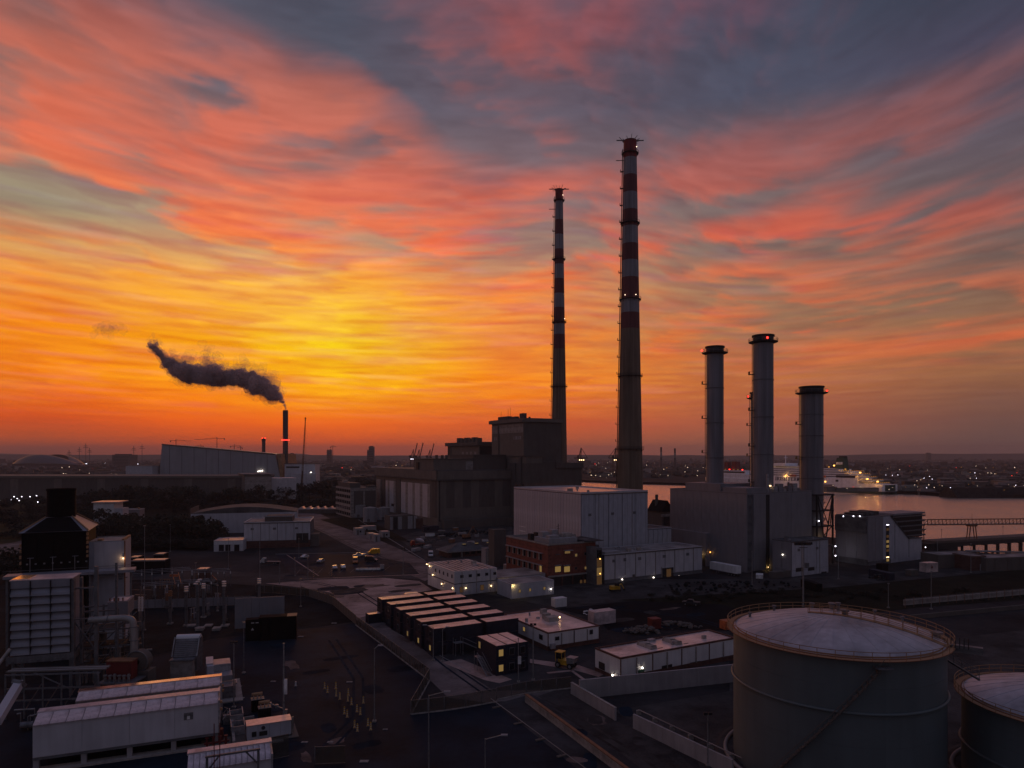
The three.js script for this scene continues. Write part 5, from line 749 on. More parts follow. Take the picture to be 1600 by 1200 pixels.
// ---------------------------------------------------------------- the gas turbine plant in the near left
const TU = 24 * Math.PI / 180, spanR = (px0, d, px1, th) => { const x = (px0 - HX) / FOC * d, k = (px1 - HX) / FOC; return (k * d - x) / (Math.cos(th) - k * Math.sin(th)); };
{
  // boiler casing and stack, almost black against the field
  const d = 152, X = (px) => (px - HX) / FOC * d, Y = (py) => EYE - (py - HY) * d / FOC, g = thing('black_boiler_casing', 'huge black boiler casing with hipped top and a stubby black stack', 'boiler', [X(33.5), 0, -d], TU);
  const w = spanR(33.5, d, 135, TU), h = Y(833), dp = 15, q = (v) => { const b = new THREE.BufferGeometry(); b.setAttribute('position', new THREE.Float32BufferAttribute(v.flat(), 3)); b.setAttribute('uv', new THREE.Float32BufferAttribute(v.flatMap((p) => [p[0], p[1]]), 2)); b.computeVertexNormals(); return b; };
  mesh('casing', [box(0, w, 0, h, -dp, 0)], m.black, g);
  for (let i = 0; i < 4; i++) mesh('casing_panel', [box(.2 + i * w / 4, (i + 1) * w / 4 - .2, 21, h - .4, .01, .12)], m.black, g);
  const t = h + 2.9, x0 = w * .3, x1 = w * .72, z0 = -dp * .72, z1 = -dp * .3; const A = [-.5, h, .5], B = [w + .5, h, .5], C = [w + .5, h, -dp - .5], D = [-.5, h, -dp - .5], a = [x0, t, z1], b = [x1, t, z1], c = [x1, t, z0], e = [x0, t, z0];
  mesh('hipped_top', [q([A, B, b, A, b, a, B, C, c, B, c, b, C, D, e, C, e, c, D, A, a, D, a, e, a, b, c, a, c, e])], m.foil, g); mesh('hip_front', [q([[.6, h + .1, .52], [w - .6, h + .1, .52], [x1 - .3, t + .02, z1 + .12], [.6, h + .1, .52], [x1 - .3, t + .02, z1 + .12], [x0 + .3, t + .02, z1 + .12]])], m.black, g);
  mesh('ridge_bar', [beam([w + .4, h + .2, .4], [x1, t + .2, z1], .22), beam([-.4, h + .2, .4], [x0, t + .2, z1], .18), beam([w + .4, h + .3, -dp], [x1, t + .4, z0], .2)], m.rail, g);
  const r = X(106.5) - X(65.5), sh = Y(766.5); mesh('stack', [cyl(r / 2, r / 2, t - .4, sh, (x0 + x1) / 2, -dp / 2, 40)], m.black, g); mesh('stack_rim', [cyl(r / 2 + .12, r / 2 + .12, sh - .5, sh, (x0 + x1) / 2, -dp / 2, 40)], m.black, g);
  for (let i = 0; i < 6; i++) mesh('side_lug', [box(w, w + .35, 22 + i * 1.0, 22.5 + i * 1.0, -.5, .3)], m.rail, g); for (let i = 0; i < 4; i++) mesh('side_lug', [box(-.35, 0, 21 + i * 1.3, 21.6 + i * 1.3, -.5, .3)], m.rail, g);
  for (let i = 0; i < 3; i++) mesh('deck_lamp_post', [bar([1.8 + i * 4.2, 19.5, 1.2], [1.8 + i * 4.2, 22.6, 1.2], .07), bar([1.3 + i * 4.2, 22.5, 1.2], [2.5 + i * 4.2, 22.5, 1.2], .06)], m.galv, g);
  for (let i = 0; i < 8; i++) mesh('bulkhead_light', [box(.9 + i * 1.6, 1.25 + i * 1.6, 20.9, 21.2, .13, .3)], m.galv, g);
  mesh('deck', [box(-2.4, w + 10, 18.6, 19.2, .3, 4.6)], m.foil, g); mesh('deck_rail', [beam([-2.4, 20.3, 4.6], [w + 10, 20.3, 4.6], .08), beam([-2.4, 19.8, 4.6], [w + 10, 19.8, 4.6], .06)], m.steel, g);
  for (const x of [-2, w * .5, w + 1, w + 9]) mesh('deck_column', [box(x, x + .4, 0, 18.6, 3.6, 4)], m.steel, g);
}
{
  // inlet filter house: curved weather hoods, three bays wide, raised on legs
  const d = 126, X = (px) => (px - HX) / FOC * d, Y = (py) => EYE - (py - HY) * d / FOC, g = thing('inlet_filter_house', 'big grey air inlet filter house with seven rows of weather hoods in three bays', 'filter house', [X(15), 0, -d], 18 * Math.PI / 180);
  const w = spanR(15, d, 110, 18 * Math.PI / 180), y0 = Y(1026), y1 = Y(921), rows = 8, rh = (y1 - y0) / rows; mesh('body', [box(0, w, y0, y1 + 1.4, -6, -.9)], m.foil, g); mesh('roof', [box(-.2, w + .3, y1 + 1.4, y1 + 1.55, -6.2, -.3)], m.roofPk, g); mesh('roof_corner_sheet', [box(-.1, 2.6, y1 + 1.56, y1 + 1.62, -6, -1)], m.sheen, g); mesh('side_frame', [box(w, w + .5, y0 - 3, y1 + 1.2, -1.4, -.2), box(w + .9, w + 1.3, y0 - 3, y1 + 1.2, -3.4, -2.6)], m.steel, g); mesh('base_beam', [box(-.3, w + .6, y0 - 1.4, y0 - .1, -6, 0)], m.steel, g);
  for (let b = 0; b < 3; b++) { const x0 = b * w / 3 + .07, x1 = (b + 1) * w / 3 - .07; for (let r = 0; r < rows; r++) { const y = y0 + r * rh; mesh('weather_hood', [prism([[0, rh * .99], [.25, rh * .97], [.9, .34 * rh], [1.02, .1], [.94, .1], [.8, .36 * rh], [.2, rh * .88], [0, rh * .9]], 0, x1 - x0).rotateY(-Math.PI / 2)], m.foil, g).position.set(x1, y, -.9); } mesh('top_plate', [box(x0, x1, y1 + .02, y1 + 1.36, -.89, -.2)], m.foil, g); }
  for (const x of [0, w / 3, 2 * w / 3, w]) mesh('bay_rib', [box(x - .06, x + .06, y0, y1 + 1.3, -.89, .16)], m.dark, g);
  for (const [x, z] of [[.3, -1], [w - .2, -1], [.3, -5.6], [w - .2, -5.6], [w + 4, -1]]) mesh('leg', [box(x - .25, x + .25, 0, y0 - .1, z - .25, z + .25)], m.steel, g);
  mesh('brace', [beam([w, 1, -1], [.3, y0 - 1.5, -1], .2), beam([w + 4, 14, -1], [w + .3, 8, -1], .22), beam([w + 4, 8, -1], [w + .3, 14, -1], .22), beam([w + .3, 14.2, -1], [w + 4, 14.2, -1], .25), beam([w + .3, 20, -1], [w + 4, 20, -1], .3)], m.steel, g); mesh('tall_column', [box(w + 3.7, w + 4.3, 0, 24, -1.4, -.8), box(w + 6.4, w + 6.8, 0, 24, -5, -4.6)], m.steel, g);
}
{
  const b = new Building('tall_plant_block', 'tall pale grey plant block with an orange-lit roof edge behind the filter house', 'plant building', { px: 139, d: 160, la: 9, r: 194, top: 847, turn: 20, mat: m.cladB, roof: m.concP, parapet: 0 });
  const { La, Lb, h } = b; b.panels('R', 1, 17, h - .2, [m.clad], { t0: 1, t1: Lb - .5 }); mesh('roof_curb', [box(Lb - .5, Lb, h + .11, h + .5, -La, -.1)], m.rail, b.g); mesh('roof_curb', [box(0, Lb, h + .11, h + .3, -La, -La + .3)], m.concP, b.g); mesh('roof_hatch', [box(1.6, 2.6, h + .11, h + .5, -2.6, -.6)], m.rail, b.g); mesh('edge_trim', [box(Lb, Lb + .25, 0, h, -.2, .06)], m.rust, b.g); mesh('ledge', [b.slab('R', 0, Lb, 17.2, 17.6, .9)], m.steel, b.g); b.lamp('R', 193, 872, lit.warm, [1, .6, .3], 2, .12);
  const p = thing('lit_walkway', 'railed walkway with one burning lamp beside the tall plant block', 'walkway', G(168, 1010)); mesh('lamp_post', [bar([0, 0, 0], [0, 19.2, 0], .12)], m.steel, p); const k = mesh('bulb', new THREE.SphereGeometry(.22, 10, 8), lit.warm, p); k.position.set(.1, 19.6, .2); pointLight([.1, 19.6, .45], [1, .5, .2], 12, p); mesh('deck', [box(-8, 4, 16, 16.2, -1.4, 1)], m.steel, p); mesh('deck_rail', [box(-8, 4, 17.2, 17.28, .9, 1), box(-8, 4, 16.7, 16.76, .9, 1)], m.galv, p); for (let i = 0; i < 9; i++) mesh('rail_post', [box(-8 + i * 1.5, -7.94 + i * 1.5, 16.2, 17.3, .9, .98)], m.galv, p); for (const x of [-7.5, 3.5]) mesh('support', [box(x - .2, x + .2, 0, 16, -.6, -.2)], m.steel, p);
}
function shed(label, px, d, W, Dp, h, legs, roofRise, turn, mats, o = {}) {
  // pitched white enclosure: long front wall, roof of separate sheets sloping up to a ridge, standing on legs
  const c = [(px - HX) / FOC * d, 0, -d], g = thing('plant_enclosure', label, 'enclosure', c, turn * Math.PI / 180);
  mesh('front_wall', [box(0, W, legs, h, -Dp, 0)], mats[0], g); mesh('gable_trim', [box(W, W + .25, legs, h + roofRise * .5, -Dp, .1)], m.steelL, g);
  const n = o.n ?? 11, w = W / n, P = [[0, 0], [-Dp * .42, roofRise], [-Dp * .58, roofRise], [-Dp - .2, .1]];
  for (let i = 0; i < n; i++) { const s = mesh('roof_sheet', [prism([[.25, -.1], [.25, .06], [-Dp * .4, roofRise + .06], [-Dp * .4, roofRise - .1]], .02, w - .05).rotateY(Math.PI / 2 * -1)], mats[1], g); s.rotation.y = 0; s.position.set((i + 1) * w, h, 0); }
  mesh('ridge', [box(-.1, W + .2, h + roofRise - .06, h + roofRise + .22, -Dp * .62, -Dp * .39)], mats[2] ?? m.roofP, g); mesh('back_slope', [prism([[-Dp * .6, roofRise - .1], [-Dp * .6, roofRise + .05], [-Dp - .3, .05], [-Dp - .3, -.1]], 0, W).rotateY(-Math.PI / 2)], mats[1], g).position.set(W, h, 0);
  if (legs > .5) { for (let i = 0; i <= 4; i++) mesh('leg', [box(i * (W - .7) / 4, i * (W - .7) / 4 + .7, 0, legs, -.9, -.1)], m.concW, g); mesh('sill_beam', [box(0, W, legs - .35, legs - .004, -.4, .12)], m.steel, g); mesh('back_wall', [box(0, W, 0, legs, -Dp, -Dp + .3)], m.dark, g); mesh('plinth', [box(-.3, W + .4, 0, .3, -1.2, .5)], m.concP, g); }
  for (const v of o.vents ?? []) { const k = mesh('vent', [box(v[0], v[0] + 1.3, v[1], v[1] + 1.1, .01, .09)], m.steel, g); mesh('flap', [box(v[0] + .45, v[0] + .85, v[1] + .1, v[1] + .6, .1, .14)], m.white, k); }
  if (o.wallPanels) for (let i = 0; i < o.wallPanels; i++) mesh('wall_panel', [box(i * W / o.wallPanels + .03, (i + 1) * W / o.wallPanels - .03, legs + .1, h - .1, .01, .07)], mats[0], g);
  for (const l of o.lamps ?? []) mesh('end_lamp', [box(W + .25, W + .6, l - .15, l + .2, -.5, -.15)], m.rail, g);
  return g;
}
shed('long white enclosure on legs with panelled pink roof, closest to the camera', 51, 98, 24.2, 7, 6.75, 2.1, .75, 22, [m.clad, m.roofPk, m.roofPk], { n: 12, vents: [[19.4, 4.7]], wallPanels: 4, lamps: [5.6, 6.7] });
shed('long enclosure with an orange-glinting ridge behind the closest white enclosure', 118, 111, 21.4, 6, 5.6, 0, .6, 22, [m.concW, m.roofPk, m.sheen], { n: 6, lamps: [4.4, 5.3] });
shed('pink-roofed enclosure cut off by the lower edge of the view', 292, 92, 10.6, 6, 3.0, 0, 1.2, 22, [m.clad, m.roofPk, m.roofPk], { n: 14 });
{
  const g = thing('pipe_gantry', 'brown steel gantry frame standing over the cut-off enclosure', 'gantry', AtD(322, 1196, 92.5), 22 * Math.PI / 180); g.position.y = 0; const y = 4.6; for (const x of [0, 6.4]) mesh('column', [box(x, x + .28, 0, y, 0, .28)], m.steel, g); mesh('top_beam', [box(-.1, 6.8, y, y + .24, 0, .28)], m.steel, g); mesh('brace', [beam([.1, y - 1.8, .14], [1.6, y, .14], .16), beam([6.5, y - 1.8, .14], [5, y, .14], .16)], m.steel, g); for (const x of [1.0, 1.7]) mesh('red_pipe', [bar([x, 0, .6], [x, y + 4.6, .6], .07)], m.red, g);
}
{
  // generator cabin, transformer and kit beside the yard
  const g = thing('generator_cabin', 'small white generator cabin with dark grilles and a round emblem on its front', 'cabin', G(386, 1161), 24 * Math.PI / 180), W = 6.6, H2 = 2.55; mesh('skid', [box(-.1, W + .1, 0, .35, -2.6, .1)], m.dark, g); mesh('body', [box(0, W, .36, H2, -2.5, 0)], m.cladB, g); mesh('roof', [box(-.1, W + .1, H2, H2 + .12, -2.6, .1)], m.roofP, g); mesh('grille', [box(.7, 1.4, .8, 1.6, .01, .06)], m.dark, g); mesh('grille', [box(1.8, 3, .8, 1.5, .01, .06)], m.dark, g); mesh('emblem', [new THREE.CylinderGeometry(.3, .3, .04, 20).rotateX(Math.PI / 2).translate(2.4, 2, .03)], m.navyF, g); for (let i = 0; i < 3; i++) mesh('panel_seam', [box(1.6 + i * 1.7, 1.63 + i * 1.7, .5, H2 - .1, .005, .03)], m.seam, g); mesh('end_pipe', [bar([W + .2, .3, -.5], [W + .2, 2.9, -.5], .12), bar([W + .5, .3, -1.4], [W + .5, 2.6, -1.4], .1)], m.pipe, g);
  const slab = thing('concrete_pad', 'pale concrete pads round the white generator cabin', 'pad', G(372, 1163), 24 * Math.PI / 180); mesh('pad', [box(-.6, 9, .03, .16, -5, 1)], m.concD, slab); mesh('pad', [box(2.6, 6.6, .03, .2, 1.1, 1.9)], m.concP, slab); mesh('pad', [box(-2.6, -.7, .03, .2, -.4, 1.2)], m.concP, slab); mesh('kerb', [box(-.8, -.4, .04, .8, -10, .4)], m.concP, slab); mesh('kerb', [box(-.8, 3, .04, .5, -10.4, -10.05)], m.concP, slab);
  for (const [i, px, py, s, l] of [[0, 393, 1114, 1, 'dark oil transformer with ribbed pinkish lid behind the white generator cabin'], [1, 404, 1128, .95, 'dark oil transformer with ribbed lid directly behind the white generator cabin']]) { const t = thing('transformer', l, 'transformer', G(px, py), 24 * Math.PI / 180); mesh('tank', [box(0, 2.1 * s, .2, 2.1, -1.5, 0)], m.black, t); mesh('lid', [box(-.05, 2.1 * s + .05, 2.1, 2.2, -1.55, .05)], m.steel, t); for (let k = 0; k < 6; k++) mesh('cooling_fin', [box(.15 + k * .33, .27 + k * .33, .4, 1.9, .01, .4)], m.black, t); for (let k = 0; k < 3; k++) mesh('bushing', [cyl(.1, .07, 2.2, 2.75, .4 + k * .6, -.6, 8)], m.concP, t); mesh('conservator', [new THREE.CylinderGeometry(.3, .3, 1.8, 14).rotateZ(Math.PI / 2).translate(1, 2.75, -1.3)], m.rail, t); }
  const hx = thing('cooler_pipework', 'silver pipe run with flanged ends between transformers and lamp post', 'pipework', G(423, 1118), 24 * Math.PI / 180); mesh('pipe', [tube([[0, .6, -2], [0, 1.4, -1.6], [1, 1.4, 0], [2.2, 1.4, 3], [2.2, .4, 3.4]], .13, 30)], m.pipe, hx); for (const p of [[0, 1.4, -1.6], [1, 1.4, 0], [2.2, 1.4, 3]]) mesh('flange', [cyl(.3, .3, p[1] - .15, p[1] + .35, p[0], p[2], 12)], m.pipe, hx);
  // stepped cooler units by the second enclosure
  const cu = thing('cooler_unit', 'stepped grey cooler units with a pink louvred top and blue chute', 'cooler', G(322, 1092), 24 * Math.PI / 180); mesh('upper_unit', [box(0, 4.4, 0, 4.6, -9, -5)], m.steelL, cu); for (let i = 0; i < 12; i++) mesh('louvre', [box(.1, 4.3, 4.62, 4.72, -8.9 + i * .32, -8.7 + i * .32)], m.roofPk, cu); mesh('chute', [prism([[0, 4.9], [1.3, 4.9], [1.3, 5.2], [0, 5.2]], -9.6, -4.6), box(.2, 1.4, 2.2, 4.9, -4.9, -3.8)], m.cladB, cu); mesh('middle_unit', [box(.6, 4.6, 0, 3.4, -4.8, -1.6)], m.cladD, cu); mesh('step', [box(3, 5.4, 1.4, 1.7, -4.4, -2)], m.steelL, cu); mesh('lower_unit', [box(2, 5, 0, 2.4, -1.4, 2)], m.steel, cu); for (const x of [2, 4.9]) mesh('frame_post', [box(x, x + .12, 0, 3.4, 1.9, 2.05)], m.galv, cu); mesh('frame_rail', [box(2, 5, 3.3, 3.42, 1.9, 2.05)], m.galv, cu); mesh('pad', [box(-.4, 6.2, 0, .25, -9.4, 4)], m.concP, cu);
  const ts = thing('open_trough', 'pair of open grey troughs beside the stepped cooler units', 'trough', G(361, 1152), 24 * Math.PI / 180); for (const z of [-5.6, -.2]) { mesh('trough_wall', [box(0, .12, 0, 1.6, z - 3.6, z), box(2, 2.12, 0, 1.6, z - 3.6, z), box(.13, 1.99, 0, 1.5, z - .12, z), box(.13, 1.99, 0, 1.2, z - 3.6, z - 3.48)], m.steelL, ts); }
  const rv = thing('red_valve_set', 'red fire valves and pipes beside the closest white enclosure', 'valve set', G(330, 1168), 24 * Math.PI / 180); mesh('manifold', [bar([-1, .7, 0], [2.6, .7, 0], .16)], m.red, rv); for (let i = 0; i < 4; i++) mesh('valve', [cyl(.18, .18, .2, 1.5, -.6 + i * .9, 0, 10), cyl(.3, .3, 1.5, 1.58, -.6 + i * .9, 0, 12)], m.red, rv); mesh('tank', [cyl(.6, .6, .3, 2, 1.2, -2, 16)], m.red, rv); mesh('plinth', [box(-1.4, 3.2, 0, .2, -2.8, .6)], m.concD, rv);
  const kg = thing('galvanised_pipework', 'tangle of galvanised frames and pipes beside the enclosure gable', 'pipework', G(322, 1138), 24 * Math.PI / 180); const q = []; for (let i = 0; i < 14; i++) { const x = rr(0, 4), z = rr(-4, 0); q.push(bar([x, 0, z], [x, rr(1, 3), z], .06, 5)); q.push(bar([x, rr(.6, 2.6), z], [x + rr(-2, 2), rr(.6, 2.6), z + rr(-2, 2)], .07, 5)); } mesh('pipework', q, m.pipe, kg, 'stuff'); for (let i = 0; i < 3; i++) mesh('cabinet', [box(i * 1.3, i * 1.3 + .9, 0, 1.6, -.8, -.2)], m.galv, kg);
}
{
  // exhaust pipe elbow and fan, screens, black container
  const e = thing('elbow_duct', 'big pale insulated pipe bending down into the ground by the filter house', 'pipe', [0, 0, 0]); const P = [AtD(140, 969, 130), AtD(170, 967, 130), AtD(196, 966, 130), AtD(206, 969, 130), AtD(209, 979, 130), AtD(209.5, 1000, 130), AtD(209.5, 1040, 130)]; mesh('pipe', [tube(P, .62, 70, 16)], m.pipe, e); for (const i of [1, 4, 5]) { const t = new THREE.TorusGeometry(.66, .09, 8, 20); if (i === 1) t.rotateY(Math.PI / 2); else t.rotateX(Math.PI / 2); mesh('flange', [t.translate(...P[i])], m.steel, e); }
  const f = thing('fan_casing', 'dark green round fan casing below the bent pipe', 'fan', AtD(218, 1032, 130)); mesh('volute', [new THREE.CylinderGeometry(2, 2, 2, 28).rotateX(Math.PI / 2)], m.concD, f); mesh('rim', [new THREE.TorusGeometry(2, .14, 8, 32).translate(0, 0, 1)], m.steel, f); mesh('hub', [new THREE.CylinderGeometry(.6, .5, .5, 18).rotateX(Math.PI / 2).translate(0, 0, 1.2)], m.black, f); mesh('pedestal', [box(-2.4, 2.4, -f.position.y, -1.6, -1.4, 1.4)], m.concD, f);
  const rs = thing('red_skid', 'dark red equipment skid with pale valves below the bent pipe', 'skid', AtD(166, 1040, 126)); rs.position.y = 0; mesh('cabinet', [box(0, 4.6, 4.2, 7.4, -2, 0)], m.red, rs); mesh('cabinet_top', [box(-.1, 4.7, 7.4, 7.6, -2.1, .1)], m.rust, rs); mesh('deck', [box(-.6, 6, 3.9, 4.15, -2.4, 2)], m.steel, rs); for (let i = 0; i < 6; i++) mesh('valve', [cyl(.22, .22, 4.16, 4.9 + (i % 3) * .3, .4 + i * .85, 1, 10), cyl(.34, .34, 5.1, 5.3, .4 + i * .85, 1, 10)], m.pipe, rs); for (const x of [-.4, 2.8, 5.8]) mesh('leg', [box(x, x + .25, 0, 3.9, 1.6, 1.85)], m.steel, rs); mesh('roof_strip', [box(.8, 6.2, 1.2, 1.5, 4, 6)], m.roofPk, rs);
  const w = thing('acoustic_screen', 'large pale flat acoustic screen standing behind the dark steel tank', 'screen', [(367 - HX) / FOC * 178, 0, -178], 15 * Math.PI / 180), n = 6; for (let i = 0; i < n; i++) mesh('panel', [box(i * 2.02, i * 2.02 + 1.98, .4, 8.2, -.3, 0)], m.cladD, w); for (let i = 0; i <= n; i++) mesh('post', [box(i * 2.02 - .08, i * 2.02 + .06, 0, 8.3, -.5, -.31)], m.steel, w);
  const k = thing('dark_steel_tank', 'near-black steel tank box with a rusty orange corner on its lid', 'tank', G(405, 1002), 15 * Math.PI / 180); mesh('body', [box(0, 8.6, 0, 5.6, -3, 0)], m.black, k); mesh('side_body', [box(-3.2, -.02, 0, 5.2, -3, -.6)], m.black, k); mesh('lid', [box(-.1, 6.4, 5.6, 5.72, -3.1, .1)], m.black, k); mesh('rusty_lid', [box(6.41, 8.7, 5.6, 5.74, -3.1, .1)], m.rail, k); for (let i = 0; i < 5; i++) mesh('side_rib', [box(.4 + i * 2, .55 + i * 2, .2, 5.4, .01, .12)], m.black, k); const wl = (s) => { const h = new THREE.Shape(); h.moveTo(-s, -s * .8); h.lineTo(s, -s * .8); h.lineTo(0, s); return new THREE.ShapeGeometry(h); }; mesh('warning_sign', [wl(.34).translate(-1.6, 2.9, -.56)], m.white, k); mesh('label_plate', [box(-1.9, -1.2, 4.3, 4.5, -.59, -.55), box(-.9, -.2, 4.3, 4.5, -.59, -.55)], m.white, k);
  const s2 = new Building('grey_screen_block', 'pale grey flat-topped block beside the bent pipe', 'enclosure', { px: 168, d: 142, la: 6, r: 200, top: 942, turn: 18, y0: 12, mat: m.cladD, roof: m.roofP, parapet: .2 }); s2.panels('R', 2, 12.1, s2.h - .1, [m.cladD], {}); for (let i = 0; i < 4; i++) mesh('valve', [cyl(.14, .14, s2.h, s2.h + .8, .3 + i * .8, -.6, 8)], m.rust, s2.g);
  const lr = thing('leaning_duct', 'long pale duct leaning down into the frame at the near corner', 'duct', [0, 0, 0]); mesh('duct', [beam(AtD(30, 1068, 108), AtD(-6, 1128, 98), 1.1)], m.cladB, lr); mesh('end_flange', [beam(AtD(32, 1065, 108), AtD(28, 1071, 107.6), 1.5)], m.steel, lr); mesh('drop_pipe', [bar(AtD(16, 1014, 120), AtD(-4, 1040, 118), .3)], m.pipe, lr);
  const cb = thing('cable_bridge', 'open lattice pipe bridge below the inlet filter house', 'pipe rack', [(8 - HX) / FOC * 118, 0, -118], 6 * Math.PI / 180); for (let i = 0; i < 6; i++) { mesh('column', [box(i * 3, i * 3 + .22, 0, 7.6, 0, .22)], m.steel, cb); mesh('brace', [beam([i * 3, 1, .1], [i * 3 + 3, 6, .1], .14)], m.steel, cb); } for (const y of [3, 5, 7.4]) mesh('beam', [box(0, 15.4, y, y + .25, 0, .25)], m.steel, cb); for (let i = 0; i < 5; i++) mesh('pipe', [bar([0, 7.9, -.3 - i * .5], [16, 7.9, -.3 - i * .5], .18)], i % 2 ? m.pipe : m.concD, cb);
  // conveyor-like finned cooler with pale top
  const fc = thing('finned_cooler', 'sloping grey finned cooler hood with pale rounded top', 'cooler', G(266, 1062), 8 * Math.PI / 180), d0 = 139; mesh('hood', [prism([[-1, 1.2], [-1, 4.2], [-2.8, 7.4], [-4.8, 7.4], [-4.8, 1.2]], 0, 4.6).rotateY(-Math.PI / 2)], m.steel, fc).position.set(4.8, 0, 0); mesh('top_cap', [new THREE.CylinderGeometry(.8, .8, 4.6, 18).rotateZ(Math.PI / 2).translate(2.4, 7.3, -3.8)], m.cladW, fc); for (let i = 0; i < 9; i++) mesh('fin', [beam([.3, 4.3 + i * .34, -1 - i * .19], [4.5, 4.3 + i * .34, -1 - i * .19], .12)], m.cladD, fc); mesh('edge_rail', [beam([0, 4.3, -.9], [0, 7.8, -2.8], .2), beam([4.8, 4.3, -.9], [4.8, 7.8, -2.8], .2)], m.galv, fc); mesh('base', [box(.2, 4.4, 0, 3.8, -1.2, .6)], m.concP, fc); mesh('base_top', [box(0, 4.6, 3.8, 4.1, -1.4, .8)], m.steel, fc);
}
// switchyard: portal gantries, insulator posts, busbars, low walls
{
  const post = thing('insulator_post', 'tall slim switchyard post carrying pale stacked insulators', 'post', G(219.5, 985)); mesh('post', [box(-.3, .3, 0, 5, -.3, .3)], m.galv, post); for (let i = 0; i < 9; i++) mesh('insulator', [cyl(.34, .2, 5 + i * .42, 5.36 + i * .42, -.3, 0, 12), cyl(.34, .2, 5 + i * .42, 5.36 + i * .42, .4, 0, 12)], m.cladW, post); mesh('cap', [box(-1.4, 1.4, 9, 9.2, -.2, .2)], m.steel, post); mesh('cross_arm', [box(-3, 3, 10.4, 10.5, -.08, .08), box(-.1, .1, 9.2, 11.4, -.08, .08)], m.steel, post);
  for (const [i, px, py, h] of [[0, 266, 975, 7.4], [1, 291, 978, 9], [2, 309, 982, 11.4], [3, 350, 978, 10.4], [4, 405, 962, 9], [5, 318, 965, 8]]) { const t = thing('gantry_column', `grey switchyard column ${['with reddish insulator', 'stooping towards the yard', 'topped by three pale discs', 'plain, by the acoustic screen', 'behind the acoustic screen', 'carrying a cross beam'][i]}`, 'column', G(px, py), 0, 'switchyard columns'); mesh('shaft', [box(-.28, .28, 0, h, -.28, .28)], m.steel, t); mesh('foot', [box(-.6, .6, 0, .4, -.6, .6)], m.concP, t); for (let k = 0; k < 3; k++) mesh('disc', [cyl(.55, .55, h + .1 + k * .55, h + .35 + k * .55, i === 2 ? -.5 + k * .5 : 0, 0, 12)], i === 0 ? m.rust : m.cladW, t); }
  const A = G(196, 952), B = G(400, 945), L = Math.hypot(B[0] - A[0], B[2] - A[2]), w = thing('switchyard_fence', 'long low grey-blue palisade fence closing off the switchyard', 'fence', A, Math.atan2(-(B[2] - A[2]), B[0] - A[0])); const n = 18; for (let i = 0; i < n; i++) { mesh('fence_panel', [box(i * L / n + .1, (i + 1) * L / n - .1, .1, 2.6, -.03, .03)], m.cladD, w); mesh('post', [box(i * L / n - .09, i * L / n + .09, 0, 2.9, -.09, .09)], m.steel, w); }
  for (const [i, a, b, hh] of [[0, [205, 925], [300, 918], 6], [1, [300, 918], [360, 915], 5], [2, [225, 938], [330, 930], 4.4]]) { const P = G(...a), Q = G(...b), t = thing('busbar_run', `thin busbars on posts across the switchyard, ${['back run with most posts', 'short run by the orange rails', 'front lower run'][i]}`, 'busbar', [0, 0, 0]); for (let k = 0; k < 3; k++) mesh('conductor', [bar([P[0], hh + k * .6, P[2] + k * .8], [Q[0], hh + k * .6, Q[2] + k * .8], .07, 5)], m.steelL, t); for (let k = 0; k < 7; k++) { const f = k / 6, x = lerp(P[0], Q[0], f), z = lerp(P[2], Q[2], f); mesh('post', [box(x - .1, x + .1, 0, hh + 1.3, z - .1, z + .1)], m.steel, t); mesh('insulator', [cyl(.2, .14, hh - .8, hh, x, z, 8)], m.cladW, t); } }
  // orange-lit handrails and small cage
  const k = thing('orange_cage', 'rusty orange mesh cage and rails in the switchyard', 'cage', G(262, 920)); for (let i = 0; i < 7; i++) mesh('bar', [box(-2.6 + i * .8, -2.5 + i * .8, 0, 3.2, 0, .1)], m.rail, k); for (const y of [1.1, 2.2, 3.2]) mesh('rail', [box(-2.6, 2.4, y, y + .1, 0, .1)], m.rail, k); mesh('top_frame', [box(-.2, 2.6, 3.8, 4.5, -2, -1.7)], m.orangeBox, k);
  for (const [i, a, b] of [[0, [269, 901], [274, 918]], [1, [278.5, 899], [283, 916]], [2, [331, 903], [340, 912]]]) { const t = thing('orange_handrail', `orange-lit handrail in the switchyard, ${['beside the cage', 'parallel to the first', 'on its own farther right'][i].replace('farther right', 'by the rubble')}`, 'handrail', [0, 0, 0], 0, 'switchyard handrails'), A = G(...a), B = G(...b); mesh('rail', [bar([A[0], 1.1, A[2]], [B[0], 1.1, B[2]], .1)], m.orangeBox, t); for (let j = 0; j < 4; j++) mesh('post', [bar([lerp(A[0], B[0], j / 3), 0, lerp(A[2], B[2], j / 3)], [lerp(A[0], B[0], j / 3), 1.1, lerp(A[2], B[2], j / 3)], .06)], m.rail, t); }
  for (const [i, px, py, r, top] of [[0, 204, 897, 258, 876], [1, 201, 888, 216, 871], [2, 305, 905, 324, 890], [3, 240, 880, 256, 866]]) { const c = new Building('relay_house', `small dark switchyard house ${['with long pale roof edge', 'low, behind the long one', 'brown, beside the orange rails', 'half hidden at the back'][i]}`, 'hut', { px, py, la: 5, r, top, turn: 5, mat: i === 2 ? m.brickD : m.black, roof: m.roofP, parapet: .15 }); mesh('fascia', [c.slab('R', 0, c.Lb, c.h - .3, c.h, .2)], m.concP, c.g); if (i === 2) c.put('lit_jamb', 'R', [307, 892, 309, 903], m.rust, .1); }
